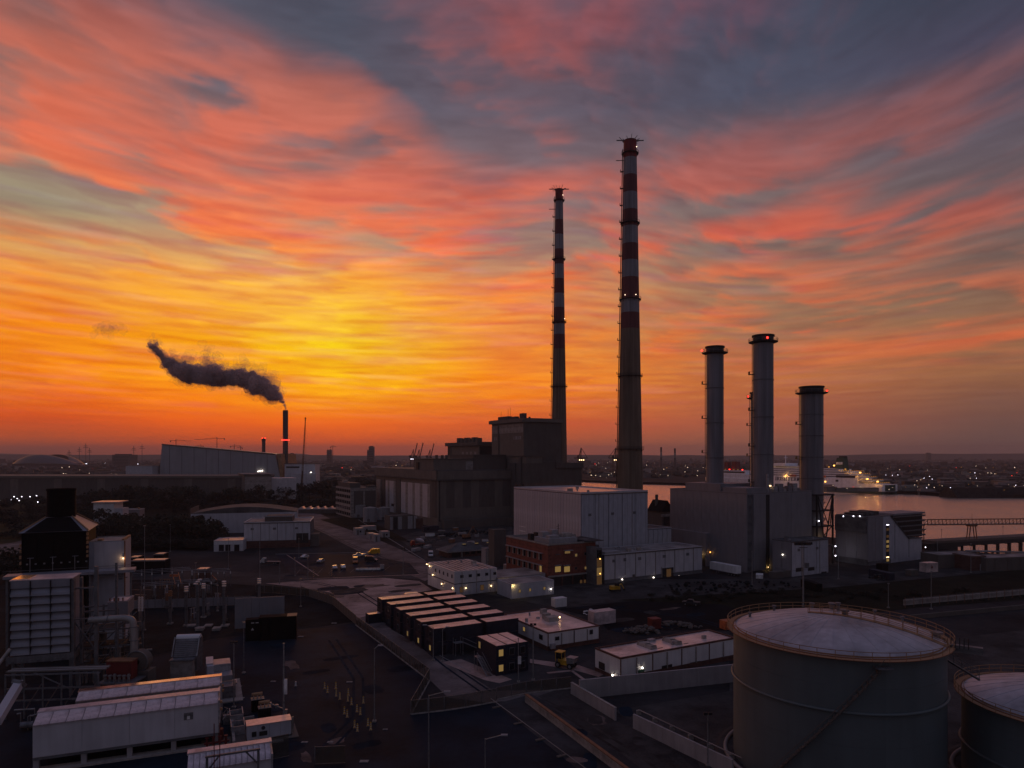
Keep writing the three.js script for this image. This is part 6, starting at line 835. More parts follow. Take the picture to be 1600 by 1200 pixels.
  for (let i = 0; i < 14; i++) { const p = G(rr(225, 360), rr(925, 975)), t = thing('switchgear', `small grey switchgear post in the switchyard, ${['squat', 'slender', 'leaning', 'capped', 'double', 'short', 'taller', 'rust-tinted', 'pale', 'dim', 'boxy', 'thin', 'stubby', 'plain'][i]} one`, 'switchgear', p, rr(0, 3), 'switchyard gear'); const h = rr(2, 4.5); mesh('stand', [box(-.12, .12, 0, h * .5, -.12, .12), box(.6, .84, 0, h * .5, -.12, .12)], m.steel, t); mesh('insulator', [cyl(.22, .16, h * .5, h, 0, 0, 8), cyl(.22, .16, h * .5, h, .72, 0, 8)], rnd() < .2 ? m.rust : m.cladD, t); mesh('bar', [box(-.4, 1.1, h, h + .1, -.06, .06)], m.steelL, t); mesh('box', [box(-.3, 1, 0, .7, -.4, .4)], m.concD, t); }
  for (let i = 0; i < 5; i++) { const p = G(300 + i * 13, 978 + (i % 2) * 6), t = thing('cable_trench_cover', `row of pale trench planks beside the finned cooler, ${['first', 'second', 'third', 'fourth', 'fifth'][i]} stack`, 'planks', p, .2, 'stacks of pale planks'); for (let k = 0; k < 5; k++) mesh('plank', [box(-1, .9, .02, .3 + (i % 2) * .3, -1.2 + k * .5, -.8 + k * .5)], m.concP, t); }
}

{
  // dark steelwork filling the space between filter house and bent pipe
  const g = thing('braced_steel_frame', 'dense dark braced steel frame between the inlet filter house and the bent pipe', 'steel frame', [(118 - HX) / FOC * 136, 0, -136], 18 * Math.PI / 180);
  for (let i = 0; i < 4; i++) for (const z of [0, -5]) mesh('column', [box(i * 3.6, i * 3.6 + .34, 0, 14.5 - (i > 2 ? 4 : 0), z - .17, z + .17)], m.steel, g);
  for (const y of [3.4, 6.8, 10.2, 14]) for (const z of [0, -5]) mesh('floor_beam', [box(0, y > 11 ? 7.6 : 11.2, y, y + .3, z - .15, z + .15)], m.steel, g);
  for (let i = 0; i < 3; i++) for (let j = 0; j < 3; j++) mesh('brace', [beam([i * 3.6 + .2, 3.5 + j * 3.4, .1], [i * 3.6 + 3.6, 6.8 + j * 3.4, .1], .16)], m.steel, g);
  for (let i = 0; i < 3; i++) mesh('floor_grating', [box(.2, 10.8 - (i > 1 ? 3 : 0), 3.7 + i * 3.4, 3.78 + i * 3.4, -4.8, -.2)], m.dark, g);
  const q = []; for (let i = 0; i < 34; i++) { const x = rr(.3, 10.5), y = rr(.4, 11), z = rr(-4.6, 1); q.push(rnd() < .5 ? bar([x, y, z], [x + rr(1, 4), y, z], rr(.08, .22)) : bar([x, y, z], [x, Math.max(.1, y - rr(1.5, 5)), z], rr(.07, .2))); } mesh('pipework', q, m.pipe, g, 'stuff');
  for (let i = 0; i < 4; i++) mesh('vessel', [cyl(.7, .7, 3.8 + (i % 2) * 3.4, 5.9 + (i % 2) * 3.4, 1.6 + i * 2.6, -2.4, 16)], i % 2 ? m.concD : m.steelL, g);
  for (let i = 0; i < 3; i++) mesh('guard_rail', [box(0, 10.8 - (i > 1 ? 3 : 0), 4.7 + i * 3.4, 4.76 + i * 3.4, .1, .16)], m.rail, g);
  const k = thing('machinery_yard', 'low dark machinery and pipes lying between filter house and first enclosure', 'machinery', [(30 - HX) / FOC * 112, 0, -112], 18 * Math.PI / 180);
  for (let i = 0; i < 9; i++) mesh(['pump', 'motor', 'cabinet'][i % 3], [i % 3 === 2 ? box(i * 2, i * 2 + 1.2, 0, 2.1, -2, -.8) : new THREE.CylinderGeometry(.55, .55, 1.8, 14).rotateZ(Math.PI / 2).translate(i * 2 + .8, .9, -1 - (i % 2))], [m.steel, m.concD, m.galv, m.rust][i % 4], k);
  const w = []; for (let i = 0; i < 30; i++) { const x = rr(-1, 18), y = rr(.4, 3), z = rr(-4, 1); w.push(bar([x, y, z], [x + rr(-3, 3), y, z + rr(-1, 1)], rr(.06, .16)), bar([x, 0, z], [x, y, z], .06)); } mesh('pipework', w, m.pipe, k, 'stuff');
}
// ---------------------------------------------------------------- fences, lamp posts, marker posts, vehicles
const meshMat = (() => { const k = M([.09, .075, .055], .9, { t: null }); k.transparent = true; k.opacity = .42; return k; })();
function fence(label, pts, h, step, o = {}) {
  const P = pts.map((p) => G(...p)), g = thing('mesh_fence', label, 'fence', P[0]);
  const O = P[0]; const postG = box(-.06, .06, 0, h + .1, -.06, .06);
  for (let i = 0; i < P.length - 1; i++) {
    const A = P[i], B = P[i + 1], dx = B[0] - A[0], dz = B[2] - A[2], l = Math.hypot(dx, dz), n = Math.max(1, Math.round(l / step)), a = Math.atan2(-dz, dx);
    for (let k = 0; k < n; k++) {
      const x = A[0] + dx * k / n - O[0], z = A[2] + dz * k / n - O[2]; const p = mesh('post', postG, m.steel, g); p.position.set(x, 0, z); p.rotation.y = a;
      const q = mesh('panel', [box(.08, l / n - .08, .12, h, -.012, .012)], o.mat ?? meshMat, g); q.position.set(x, 0, z); q.rotation.y = a;
      const r = mesh('rail', [box(.06, l / n - .06, h - .03, h + .04, -.03, .03), box(.06, l / n - .06, .1, .16, -.03, .03)], m.steel, g); r.position.set(x, 0, z); r.rotation.y = a;
      if (o.kerb !== 0) { const c = mesh('base_kerb', [box(0, l / n, 0, .22, -.16, .16)], mg.kerb, g); c.position.set(x, 0, z); c.rotation.y = a; }
    }
  }
  return g;
}
fence('long mesh security fence between the black yard and the works road', [[556, 977], [612, 1019], [671, 1064]], 2.5, 3);
fence('mesh fence returning to the gateway at the yard corner', [[671, 1064], [642, 1117]], 2.5, 3);
fence('mesh fence with a gate facing the camera along the end of the yard', [[642, 1117], [694, 1111], [728, 1106], [776, 1097]], 2.5, 3);
fence('mesh fence across the ramp heads from the yard gate to the grey walls', [[776, 1094], [822, 1084], [893, 1076]], 2.3, 3);
fence('dark fence round the switchyard corner beside the works road', [[470, 928], [520, 945], [556, 976]], 2.5, 3, { kerb: 0, mat: m.concD });
fence('thin mesh fence along the concrete yard behind the switchyard', [[400, 925], [440, 928], [500, 934], [522, 940]], 2.4, 3, { kerb: 0 });
fence('mesh fence by the white enclosures at the lower edge of the view', [[404, 1192], [452, 1182]], 3.4, 3, { kerb: 0 });
fence('mesh fence standing at the lower edge of the black yard', [[492, 1195], [540, 1193]], 2.6, 3, { kerb: 0 });
function lampPost(label, px, py, topPy, kind, o = {}) {
  const p = G(px, py), d = -p[2], h = EYE - (topPy - HY) * d / FOC, g = thing('lamp_post', label, 'lamp post', p);
  mesh('base', [box(-.3, .3, 0, .3, -.3, .3)], m.concP, g); mesh('pole', [cyl(.11 * (o.w ?? 1), .07 * (o.w ?? 1), .3, h, 0, 0, 10)], m.galv, g);
  if (kind === 'arm') { const s = o.s ?? 1, l = o.l ?? 1.6; mesh('arm', [beam([0, h - .1, 0], [s * l, h + .5, .1], .1)], m.galv, g); mesh('lantern', [box(s * l - .1 * s, s * (l + .8), h + .44, h + .6, -.12, .3)], m.concW, g); }
  else if (kind === 'flood') { for (const a of [-.35, .35]) { mesh('floodlight', [box(a - .28, a + .28, h, h + .4, -.1, .2)], m.dark, g); mesh('floodlight_face', [box(a - .22, a + .22, h + .06, h + .34, .201, .22)], m.glassD, g); } mesh('yoke', [box(-.6, .6, h - .06, h - .001, -.06, .06)], m.galv, g); }
  else if (kind === 'mast') { mesh('headframe', [box(-2.6, 2.2, h - .2, h, -.1, .1)], m.dark, g); for (let i = 0; i < 5; i++) mesh('floodlight', [box(-2.6 + i * 1.1, -1.8 + i * 1.1, h + .01, h + .75, -.3, .4)], m.dark, g); mesh('hook_block', [box(.5, 1.7, h - 7, h - 5.4, -.2, .2)], m.steel, g); mesh('platform_rail', [box(-1.2, 1.2, h - .9, h - .8, -.4, .4)], m.dark, g); }
  else if (kind === 'cam') { mesh('camera_box', [box(-.1, .55, h - 1.0 * (o.k ?? 1), h - .7 * (o.k ?? 1), -.12, .12)], m.white, g); mesh('cap', [cyl(.16, .16, h, h + .12)], m.galv, g); }
  else mesh('cap', [box(-.28, .28, h, h + .16, -.1, .2)], m.galv, g);
  return g;
}
lampPost('slender pole beside the white generator cabin, camera box halfway up', 443.5, 1128, 1006, 'cam', { w: 1.6, k: 8.5 });
lampPost('slender pole at the pad behind the white generator cabin', 365.5, 1106, 1005, 'flood');
lampPost('thin pole in the black yard behind the dark steel tank', 381, 1052, 973, 'cap', { w: .6 });
lampPost('lamp post with short arm in the black yard east of the yellow posts', 585, 1128, 1013, 'arm', { s: 1, l: .7 });
lampPost('tall lamp post with long arm standing before the gated fence', 670, 1218, 1086, 'arm', { s: 1, l: 2.2 });
lampPost('lamp post at the lower edge with its arm reaching to the ramp', 758, 1240, 1154, 'arm', { s: 1, l: 2.2 });
lampPost('lamp post at the near corner of the navy container rows', 677, 1032, 980, 'arm', { s: -1, l: 1.5 });
lampPost('lamp post between the container rows and the outside stair', 691.5, 1034, 983, 'arm', { s: 1, l: .8 });
lampPost('pole in front of the separate navy block with a camera box', 810, 1066, 998, 'cam', { k: 5 });
lampPost('pole with twin floodlights beside the separate navy block', 833, 1063, 977, 'flood', { w: 1.3 });
lampPost('pole standing on the pavement by the first navy container', 620, 983, 944, 'cap', { w: .7 });
lampPost('pole with twin floodlights before the great tank', 1106, 1196, 1117, 'flood');
lampPost('very tall floodlight mast rising behind the great tank', 1255, 948, 851, 'mast', { w: 2.4 });
lampPost('pale slim pole by the parked trailer', 1175, 915, 862, 'cap', { w: 1.2 });
lampPost('pale slim pole by the foot of the stair tower', 1310, 905, 855, 'cap', { w: 1.2 });
lampPost('thin pole on the dark verge behind the great tank', 1388, 950, 912, 'cap');
lampPost('thin pole on the verge near the pale wall', 1455, 952, 893, 'cap');
lampPost('thin pole by the quay sheds in front of the jetty', 1517, 895, 850, 'cap');
lampPost('pole at the end of the river hall', 1465, 878, 845, 'cap');
lampPost('pole in the car park behind the pale pickup', 461, 900, 872, 'cap', { w: .8 });
lampPost('pole near the double rail stands in the car park', 481, 905, 871, 'cap', { w: .8 });
lampPost('lamp post at the corner of the concrete yard by the flatbed truck', 437, 912, 878, 'cap', { w: .9 });
lampPost('pole by the flatbed truck cab', 406, 915, 845, 'cap', { w: .8 });
lampPost('lamp post at the crossroads before the stacked cabin office', 630, 898, 857, 'flood');
lampPost('thin tall post in the switchyard beside the insulator post', 226, 985, 822, 'cap', { w: .8 });
lampPost('thin post by the trees above the tall plant block', 154, 850, 810, 'arm', { s: 1, l: .6 });
lampPost('thin post on the grass behind the switchyard', 266, 862, 820, 'cap', { w: .7 });
lampPost('thin post by the pink roofed annex', 357, 890, 842, 'cap', { w: .7 });
lampPost('thin post by the dark base of the long white shed', 467, 872, 842, 'cap', { w: .7 });
for (let i = 0; i < 3; i++) lampPost(`thin post by the palisade fence of the switchyard, ${['behind the trough', 'behind the elbow', 'near the concrete yard'][i]}`, [306, 340, 470][i], [958, 955, 948][i], [880, 915, 905][i], 'cap', { w: .6 });
{
  const spots = [[829, 706], [847, 730], [899, 705], [901, 752], [924, 772], [977, 748], [974, 784], [997, 806], [1071, 796], [952, 864], [970, 884], [1031, 850], [1052, 868], [1016, 950], [1034, 972], [1100, 938], [1117, 963]];
  const wh = ['alone at the far end of the row', 'beside the far end post', 'tallest-looking of the far group', 'in the far pair by the drain slab', 'after the far pair', 'leading the middle group', 'close behind the leading middle post', 'third of the middle group', 'set apart toward the lamp post', 'at the west edge of the group', 'paired at the west edge', 'by the white-topped post', 'with a white block at its foot', 'in the nearest west pair, farther', 'in the nearest west pair, nearer', 'in the nearest east pair, farther', 'in the nearest east pair, nearer'];
  const g = thing('marker_post', 'yellow banded marker post, ' + wh[0], 'bollard', G(300 + spots[0][0] / 4, 900 + spots[0][1] / 4), 0, 'yellow marker posts in the black yard');
  mesh('post', [cyl(.13, .13, 0, 1.25, 0, 0, 12)], m.yellow, g); for (let i = 0; i < 3; i++) mesh('band', [cyl(.136, .136, .25 + i * .36, .36 + i * .36, 0, 0, 12)], m.white, g); mesh('cap', [cyl(.13, .05, 1.25, 1.32, 0, 0, 12)], m.yellow, g); mesh('foot', [box(-.22, .22, 0, .06, -.22, .22)], m.steel, g);
  spots.slice(1).forEach((s, i) => copyOf(g, 'yellow banded marker post, ' + wh[i + 1], G(300 + s[0] / 4, 900 + s[1] / 4)));
  for (let i = 0; i < 6; i++) { const p = G(776 + i * 34, 1106 + i * 25.4), q = thing('barrier_weight', `pale barrier foot beside the access road, ${['nearest the gate', 'second from the gate', 'third from the gate', 'fourth from the gate', 'fifth from the gate', 'last before the lower edge'][i]}`, 'barrier', p, TH, 'barrier feet beside the access road'); mesh('block', [box(-.8, .8, .04, .24, -.25, .25)], m.concD, q); mesh('stub', [cyl(.06, .06, .28, .9)], m.steel, q); }
  const c = thing('barrier_cable', 'long taut pale barrier cable edging the black yard and access road', 'barrier', [0, 0, 0]), A = G(762, 1095), B = G(950, 1236); mesh('cable', [bar([A[0], .85, A[2]], [B[0], .85, B[2]], .06)], m.concP, c);
  const wp = thing('white_post', 'small lone white post in the black yard', 'post', G(462, 1072)); mesh('post', [box(-.12, .12, 0, .9, -.12, .12)], m.white, wp); mesh('foot', [box(-.25, .25, 0, .1, -.25, .25)], m.concP, wp);
}
// vehicles: bodies cut from a side profile, glass, wheels, lamps
const paint = { white: M([.62, .62, .62], .3, { t: null, coat: .6 }), silver: M([.4, .4, .42], .3, { t: null, coat: .6 }), yellow: M([.6, .33, .02], .35, { t: null, coat: .4 }), orange: M([.55, .17, .02], .35, { t: null, coat: .5 }), dark: M([.03, .03, .035], .3, { t: null, coat: .6 }), blue: M([.03, .05, .1], .35, { t: null, coat: .5 }), red: M([.3, .03, .02], .35, { t: null, coat: .5 }) };
function bev(poly, w, b = .08) { const s = new THREE.Shape(poly.map(([x, y]) => new THREE.Vector2(x, y))); const g = new THREE.ExtrudeGeometry(s, { depth: w - 2 * b, bevelEnabled: true, bevelThickness: b, bevelSize: b, bevelSegments: 2 }); g.translate(0, 0, -(w - 2 * b) / 2); return g; }
function wheel(t, x, z, r, w = .24) { const k = mesh('wheel', [new THREE.CylinderGeometry(r, r, w, 18).rotateX(Math.PI / 2)], m.rubber, t); k.position.set(x, r, z); mesh('rim', [new THREE.CylinderGeometry(r * .55, r * .55, w + .02, 12).rotateX(Math.PI / 2)], m.galv, k); return k; }
const kinds = {
  car: { l: 4.4, w: 1.8, body: [[.1, .35], [.05, .75], [.3, .9], [1.15, .98], [3.6, 1], [4.25, .9], [4.35, .5], [4.25, .35]], cab: [[.95, .98], [1.65, 1.42], [3.1, 1.44], [3.85, 1.0]], wh: [.85, 3.55], r: .33 },
  van: { l: 5.4, w: 2, body: [[.1, .4], [.05, .95], [.9, 1.3], [1.5, 2.2], [1.8, 2.35], [5.3, 2.38], [5.35, .5], [5.25, .4]], cab: [[.82, 1.3], [1.42, 2.12], [2.2, 2.15], [2.25, 1.35]], wh: [1, 4.3], r: .36 },
  pickup: { l: 5.2, w: 1.85, body: [[.1, .45], [.05, .9], [.4, 1.05], [1.4, 1.1], [3.4, 1.12], [5.1, 1.12], [5.15, .5]], cab: [[1.15, 1.1], [1.75, 1.72], [3.1, 1.74], [3.5, 1.12]], wh: [.95, 4.1], r: .38 },
};
function vehicle(kind, name, label, cat, px, py, turn, col, o = {}) {
  const k = kinds[kind], t = thing(name, label, cat, G(px, py), turn, o.group); t.position.y = .06;
  const q = (g) => g.translate(-k.l / 2, 0, 0);
  mesh('body', [q(bev(k.body, k.w))], col, t); mesh('cabin', [q(bev(k.cab, k.w - .16, .06))], kind === 'van' ? m.glass : col, t);
  if (kind !== 'van') { const c = k.cab, s = c.map(([x, y], i) => [x + (i < 2 ? .12 : -.12), y === c[0][1] || i === 0 || i === 3 ? y + .05 : y - .07]); mesh('side_window', [q(bev(s, k.w - .12, .02))], m.glass, t); mesh('windscreen', [beam([c[0][0] - k.l / 2 + .05, c[0][1] + .06, 0], [c[1][0] - k.l / 2, c[1][1] - .06, 0], .02).scale(1, 1, 1)], m.glass, t); }
  for (const x of k.wh) for (const z of [-1, 1]) wheel(t, x - k.l / 2, z * (k.w / 2 - .1), k.r);
  for (const z of [-1, 1]) { mesh('headlight', [box(-k.l / 2 - .02, -k.l / 2 + .12, .7, .86, z * (k.w / 2 - .32) - .14, z * (k.w / 2 - .32) + .14)], m.white, t); mesh('tail_light', [box(k.l / 2 - .16, k.l / 2 + .01, .75, .95, z * (k.w / 2 - .25) - .12, z * (k.w / 2 - .25) + .12)], m.red, t); }
  mesh('bumper', [box(-k.l / 2 - .04, -k.l / 2 + .12, .36, .56, -k.w / 2 + .12, k.w / 2 - .12)], m.rubber, t);
  if (o.bar) mesh('light_bar', [box(-.6, -.3, k.cab[2][1] + .06, k.cab[2][1] + .2, -.5, .5)], m.yellow, t);
  return t;
}
vehicle('car', 'parked_car', 'small white car parked alone at the far kerb of the car park', 'car', 476, 872, 1.3, paint.white, { group: 'cars in the car park' });
vehicle('car', 'parked_car', 'dark car with pale roof parked in the middle of the car park', 'car', 501, 879, 1.4, paint.silver, { group: 'cars in the car park' });
vehicle('car', 'parked_car', 'white car in the near pair, closer to the rail stands', 'car', 523, 889.5, 1.9, paint.silver, { group: 'cars in the car park' });
vehicle('car', 'parked_car', 'white car in the near pair, closer to the long barrier', 'car', 536, 888.5, 1.9, paint.white, { group: 'cars in the car park' });
vehicle('van', 'parked_van', 'orange van parked on its own in the car park', 'van', 555, 880, 1.8, paint.orange, { group: 'vans in the car park' });
vehicle('pickup', 'pickup_truck', 'white pickup with light bar at the far kerb beside the vans', 'pickup', 561, 870, .5, paint.white, { bar: 1 });
vehicle('van', 'parked_van', 'yellow van at the road edge of the car park', 'van', 584, 866, .4, paint.yellow, { group: 'vans in the car park' });
vehicle('van', 'parked_van', 'largest dark van with orange stripe facing the road', 'van', 580, 878, 2.9, paint.dark, { group: 'vans in the car park' });
{ const v = scene.children.at(-1); mesh('roof_stripe', [box(-.9, 2.4, 2.42, 2.47, -.8, .8)], m.orangeBox, v); }
vehicle('van', 'parked_van', 'white panel van standing behind the navy containers', 'van', 639, 939, .35, paint.white);
vehicle('van', 'parked_van', 'white van by the road beside the hip-roofed hall', 'van', 673, 870, 1.7, paint.white);
vehicle('pickup', 'pickup_truck', 'dark pickup parked in the dark yard behind the workshop', 'pickup', 1080, 946, -.4, paint.dark);
{
  const t = thing('flatbed_truck', 'white-cabbed flatbed truck at the edge of the concrete yard', 'truck', G(422, 881), -.12); t.position.y = .06;
  mesh('cab', [bev([[-4, .5], [-4.1, 1.1], [-3.6, 1.5], [-2.9, 2.4], [-2.1, 2.45], [-2.05, .5]], 2)], paint.white, t); mesh('windscreen', [bev([[-3.52, 1.55], [-2.95, 2.3], [-2.5, 2.32], [-2.5, 1.5]], 1.9, .02)], m.glass, t); mesh('bed', [box(-1.9, 4.2, .85, 1.05, -1.1, 1.1)], m.steel, t); mesh('headboard', [box(-1.95, -1.85, 1.05, 2, -1.1, 1.1)], m.steel, t); mesh('chassis', [box(-2, 4, .5, .84, -.4, .4)], m.dark, t); for (const x of [-3.1, 2, 3]) for (const z of [-.9, .9]) wheel(t, x, z, .42);
  const d = thing('yellow_dumper', 'yellow site dumper with canopy and dark windows near the flat-roofed office', 'dumper', G(879, 1042), 2.6); d.position.y = .05;
  mesh('engine_deck', [bev([[-1.4, .7], [-1.4, 1.6], [.6, 1.7], [.7, .7]], 1.8)], paint.yellow, d); mesh('cab_frame', [box(-.2, -.1, 1.7, 3.1, -.85, -.75), box(-.2, -.1, 1.7, 3.1, .75, .85), box(1.2, 1.3, 1.2, 3.1, -.85, -.75), box(1.2, 1.3, 1.2, 3.1, .75, .85)], paint.yellow, d); mesh('cab_roof', [box(-.3, 1.4, 3.1, 3.25, -.95, .95)], paint.yellow, d); mesh('cab_glass', [box(-.06, 1.16, 1.75, 3.05, -.74, .74)], m.glass, d); mesh('skip', [prism([[-3, 1.3], [-3.3, 2.4], [-1.3, 2.4], [-1.5, 1.1]], -1, 1)], m.galv, d); mesh('chassis', [box(-2.8, 1.5, .5, .7, -.5, .5)], m.dark, d); for (const x of [-2.2, .6]) for (const z of [-1, 1]) wheel(d, x, z, .62, .42);
  const y2 = thing('small_excavator', 'yellow excavator parked before the low panelled hall', 'excavator', G(961, 924), .3); mesh('track', [bev([[-1.5, 0], [-1.7, .35], [-1.5, .7], [1.5, .7], [1.7, .35], [1.5, 0]], .5), ], m.rubber, y2).position.z = -.8; mesh('track', [bev([[-1.5, 0], [-1.7, .35], [-1.5, .7], [1.5, .7], [1.7, .35], [1.5, 0]], .5)], m.rubber, y2).position.z = .8; mesh('house', [bev([[-1.6, .8], [-1.6, 1.8], [.2, 1.9], [1.4, 1.6], [1.4, .8]], 2)], paint.yellow, y2); mesh('cab', [bev([[-.2, 1.85], [0, 2.8], [.9, 2.8], [1.2, 1.7]], .9)], m.glass, y2).position.z = .5; mesh('boom', [beam([1, 1.4, -.3], [2.4, 2.4, -.3], .3), beam([2.4, 2.4, -.3], [3.4, .6, -.3], .24)], paint.yellow, y2); mesh('bucket', [prism([[3.1, .1], [3.7, .1], [3.6, .8], [3.3, .7]], -.7, .1)], m.dark, y2);
  const tr = thing('box_trailer', 'long pale box trailer parked at the foot of the stack house', 'trailer', G(1158, 901), TH + Math.PI / 2); mesh('box_body', [box(0, 13.4, 1.2, 4, -2.5, 0)], m.cladW, tr); for (let i = 0; i < 9; i++) mesh('side_rib', [box(.6 + i * 1.5, .68 + i * 1.5, 1.3, 3.9, -2.56, -2.5)], m.clad, tr); mesh('rear_door', [box(-.06, 0, 1.3, 3.9, -1.2, -.1), box(-.06, 0, 1.3, 3.9, -2.4, -1.3)], m.cladW, tr); mesh('chassis', [box(.2, 13, .9, 1.18, -1.9, -.6)], m.dark, tr); for (const x of [1.2, 2.5, 3.8]) for (const z of [-2.2, -.3]) wheel(tr, x, z, .5, .3); mesh('landing_leg', [box(10.5, 10.7, 0, 1.1, -2, -1.8), box(10.5, 10.7, 0, 1.1, -.7, -.5)], m.steel, tr);
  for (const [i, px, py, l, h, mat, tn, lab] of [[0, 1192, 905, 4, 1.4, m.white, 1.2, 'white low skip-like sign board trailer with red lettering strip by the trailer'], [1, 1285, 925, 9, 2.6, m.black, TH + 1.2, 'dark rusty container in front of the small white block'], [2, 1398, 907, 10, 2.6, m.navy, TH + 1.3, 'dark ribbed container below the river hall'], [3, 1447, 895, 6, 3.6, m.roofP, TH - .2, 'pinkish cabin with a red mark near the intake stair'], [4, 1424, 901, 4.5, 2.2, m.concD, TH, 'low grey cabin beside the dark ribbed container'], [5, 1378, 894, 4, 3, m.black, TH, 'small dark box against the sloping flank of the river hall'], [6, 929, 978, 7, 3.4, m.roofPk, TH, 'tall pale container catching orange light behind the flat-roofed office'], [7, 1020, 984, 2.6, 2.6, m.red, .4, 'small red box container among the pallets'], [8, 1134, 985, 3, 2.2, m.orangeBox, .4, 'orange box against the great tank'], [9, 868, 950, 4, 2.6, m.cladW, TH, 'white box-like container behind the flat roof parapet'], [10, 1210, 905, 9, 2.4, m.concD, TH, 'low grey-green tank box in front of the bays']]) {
    const t = thing('steel_container', lab, 'container', G(px, py), tn), w = i === 3 || i === 6 ? 3 : 2.4; mesh('body', [box(0, l, .1, h, -w, 0)], mat, t); for (let k = 0; k < Math.round(l / .9); k++) mesh('side_rib', [box(.15 + k * .9, .5 + k * .9, .3, h - .2, .01, .06)], mat, t); mesh('roof', [box(-.04, l + .04, h, h + .08, -w - .04, .04)], i === 6 || i === 3 ? m.roofP : mat, t); mesh('end_door', [box(-.07, -.01, .3, h - .2, -w + .15, -w / 2 - .05), box(-.07, -.01, .3, h - .2, -w / 2 + .05, -.15)], mat, t);
    if (i === 0) mesh('red_strip', [box(.4, 3.6, .5, .9, .061, .08)], m.red, t); if (i === 3) mesh('red_mark', [box(2.4, 3.4, 1.7, 2.3, .061, .09), box(2.7, 2.95, 1.2, 2.9, .061, .085)], m.red, t);
  }
  // double rail stands and long white barrier in the car park
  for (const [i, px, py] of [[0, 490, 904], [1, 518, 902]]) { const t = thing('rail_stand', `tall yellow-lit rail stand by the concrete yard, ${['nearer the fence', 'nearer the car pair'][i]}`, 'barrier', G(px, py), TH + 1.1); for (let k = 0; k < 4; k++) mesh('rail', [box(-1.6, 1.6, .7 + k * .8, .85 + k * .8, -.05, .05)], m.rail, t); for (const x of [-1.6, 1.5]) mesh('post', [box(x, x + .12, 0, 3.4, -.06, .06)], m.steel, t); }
  const lb = thing('long_barrier', 'long white low barrier beside the parked vans', 'barrier', G(556, 891), .1); for (let i = 0; i < 6; i++) mesh('block', [box(i * 1.6, i * 1.6 + 1.5, .05, .8, -.25, .25)], m.white, lb); const sb = thing('small_cabinet', 'small pale cabinet beyond the long white barrier', 'cabinet', G(597, 889), .2); mesh('body', [box(-.8, .8, .05, 1.7, -.6, .6)], m.concW, sb); mesh('lid', [box(-.86, .86, 1.7, 1.8, -.66, .66)], m.concP, sb);
}
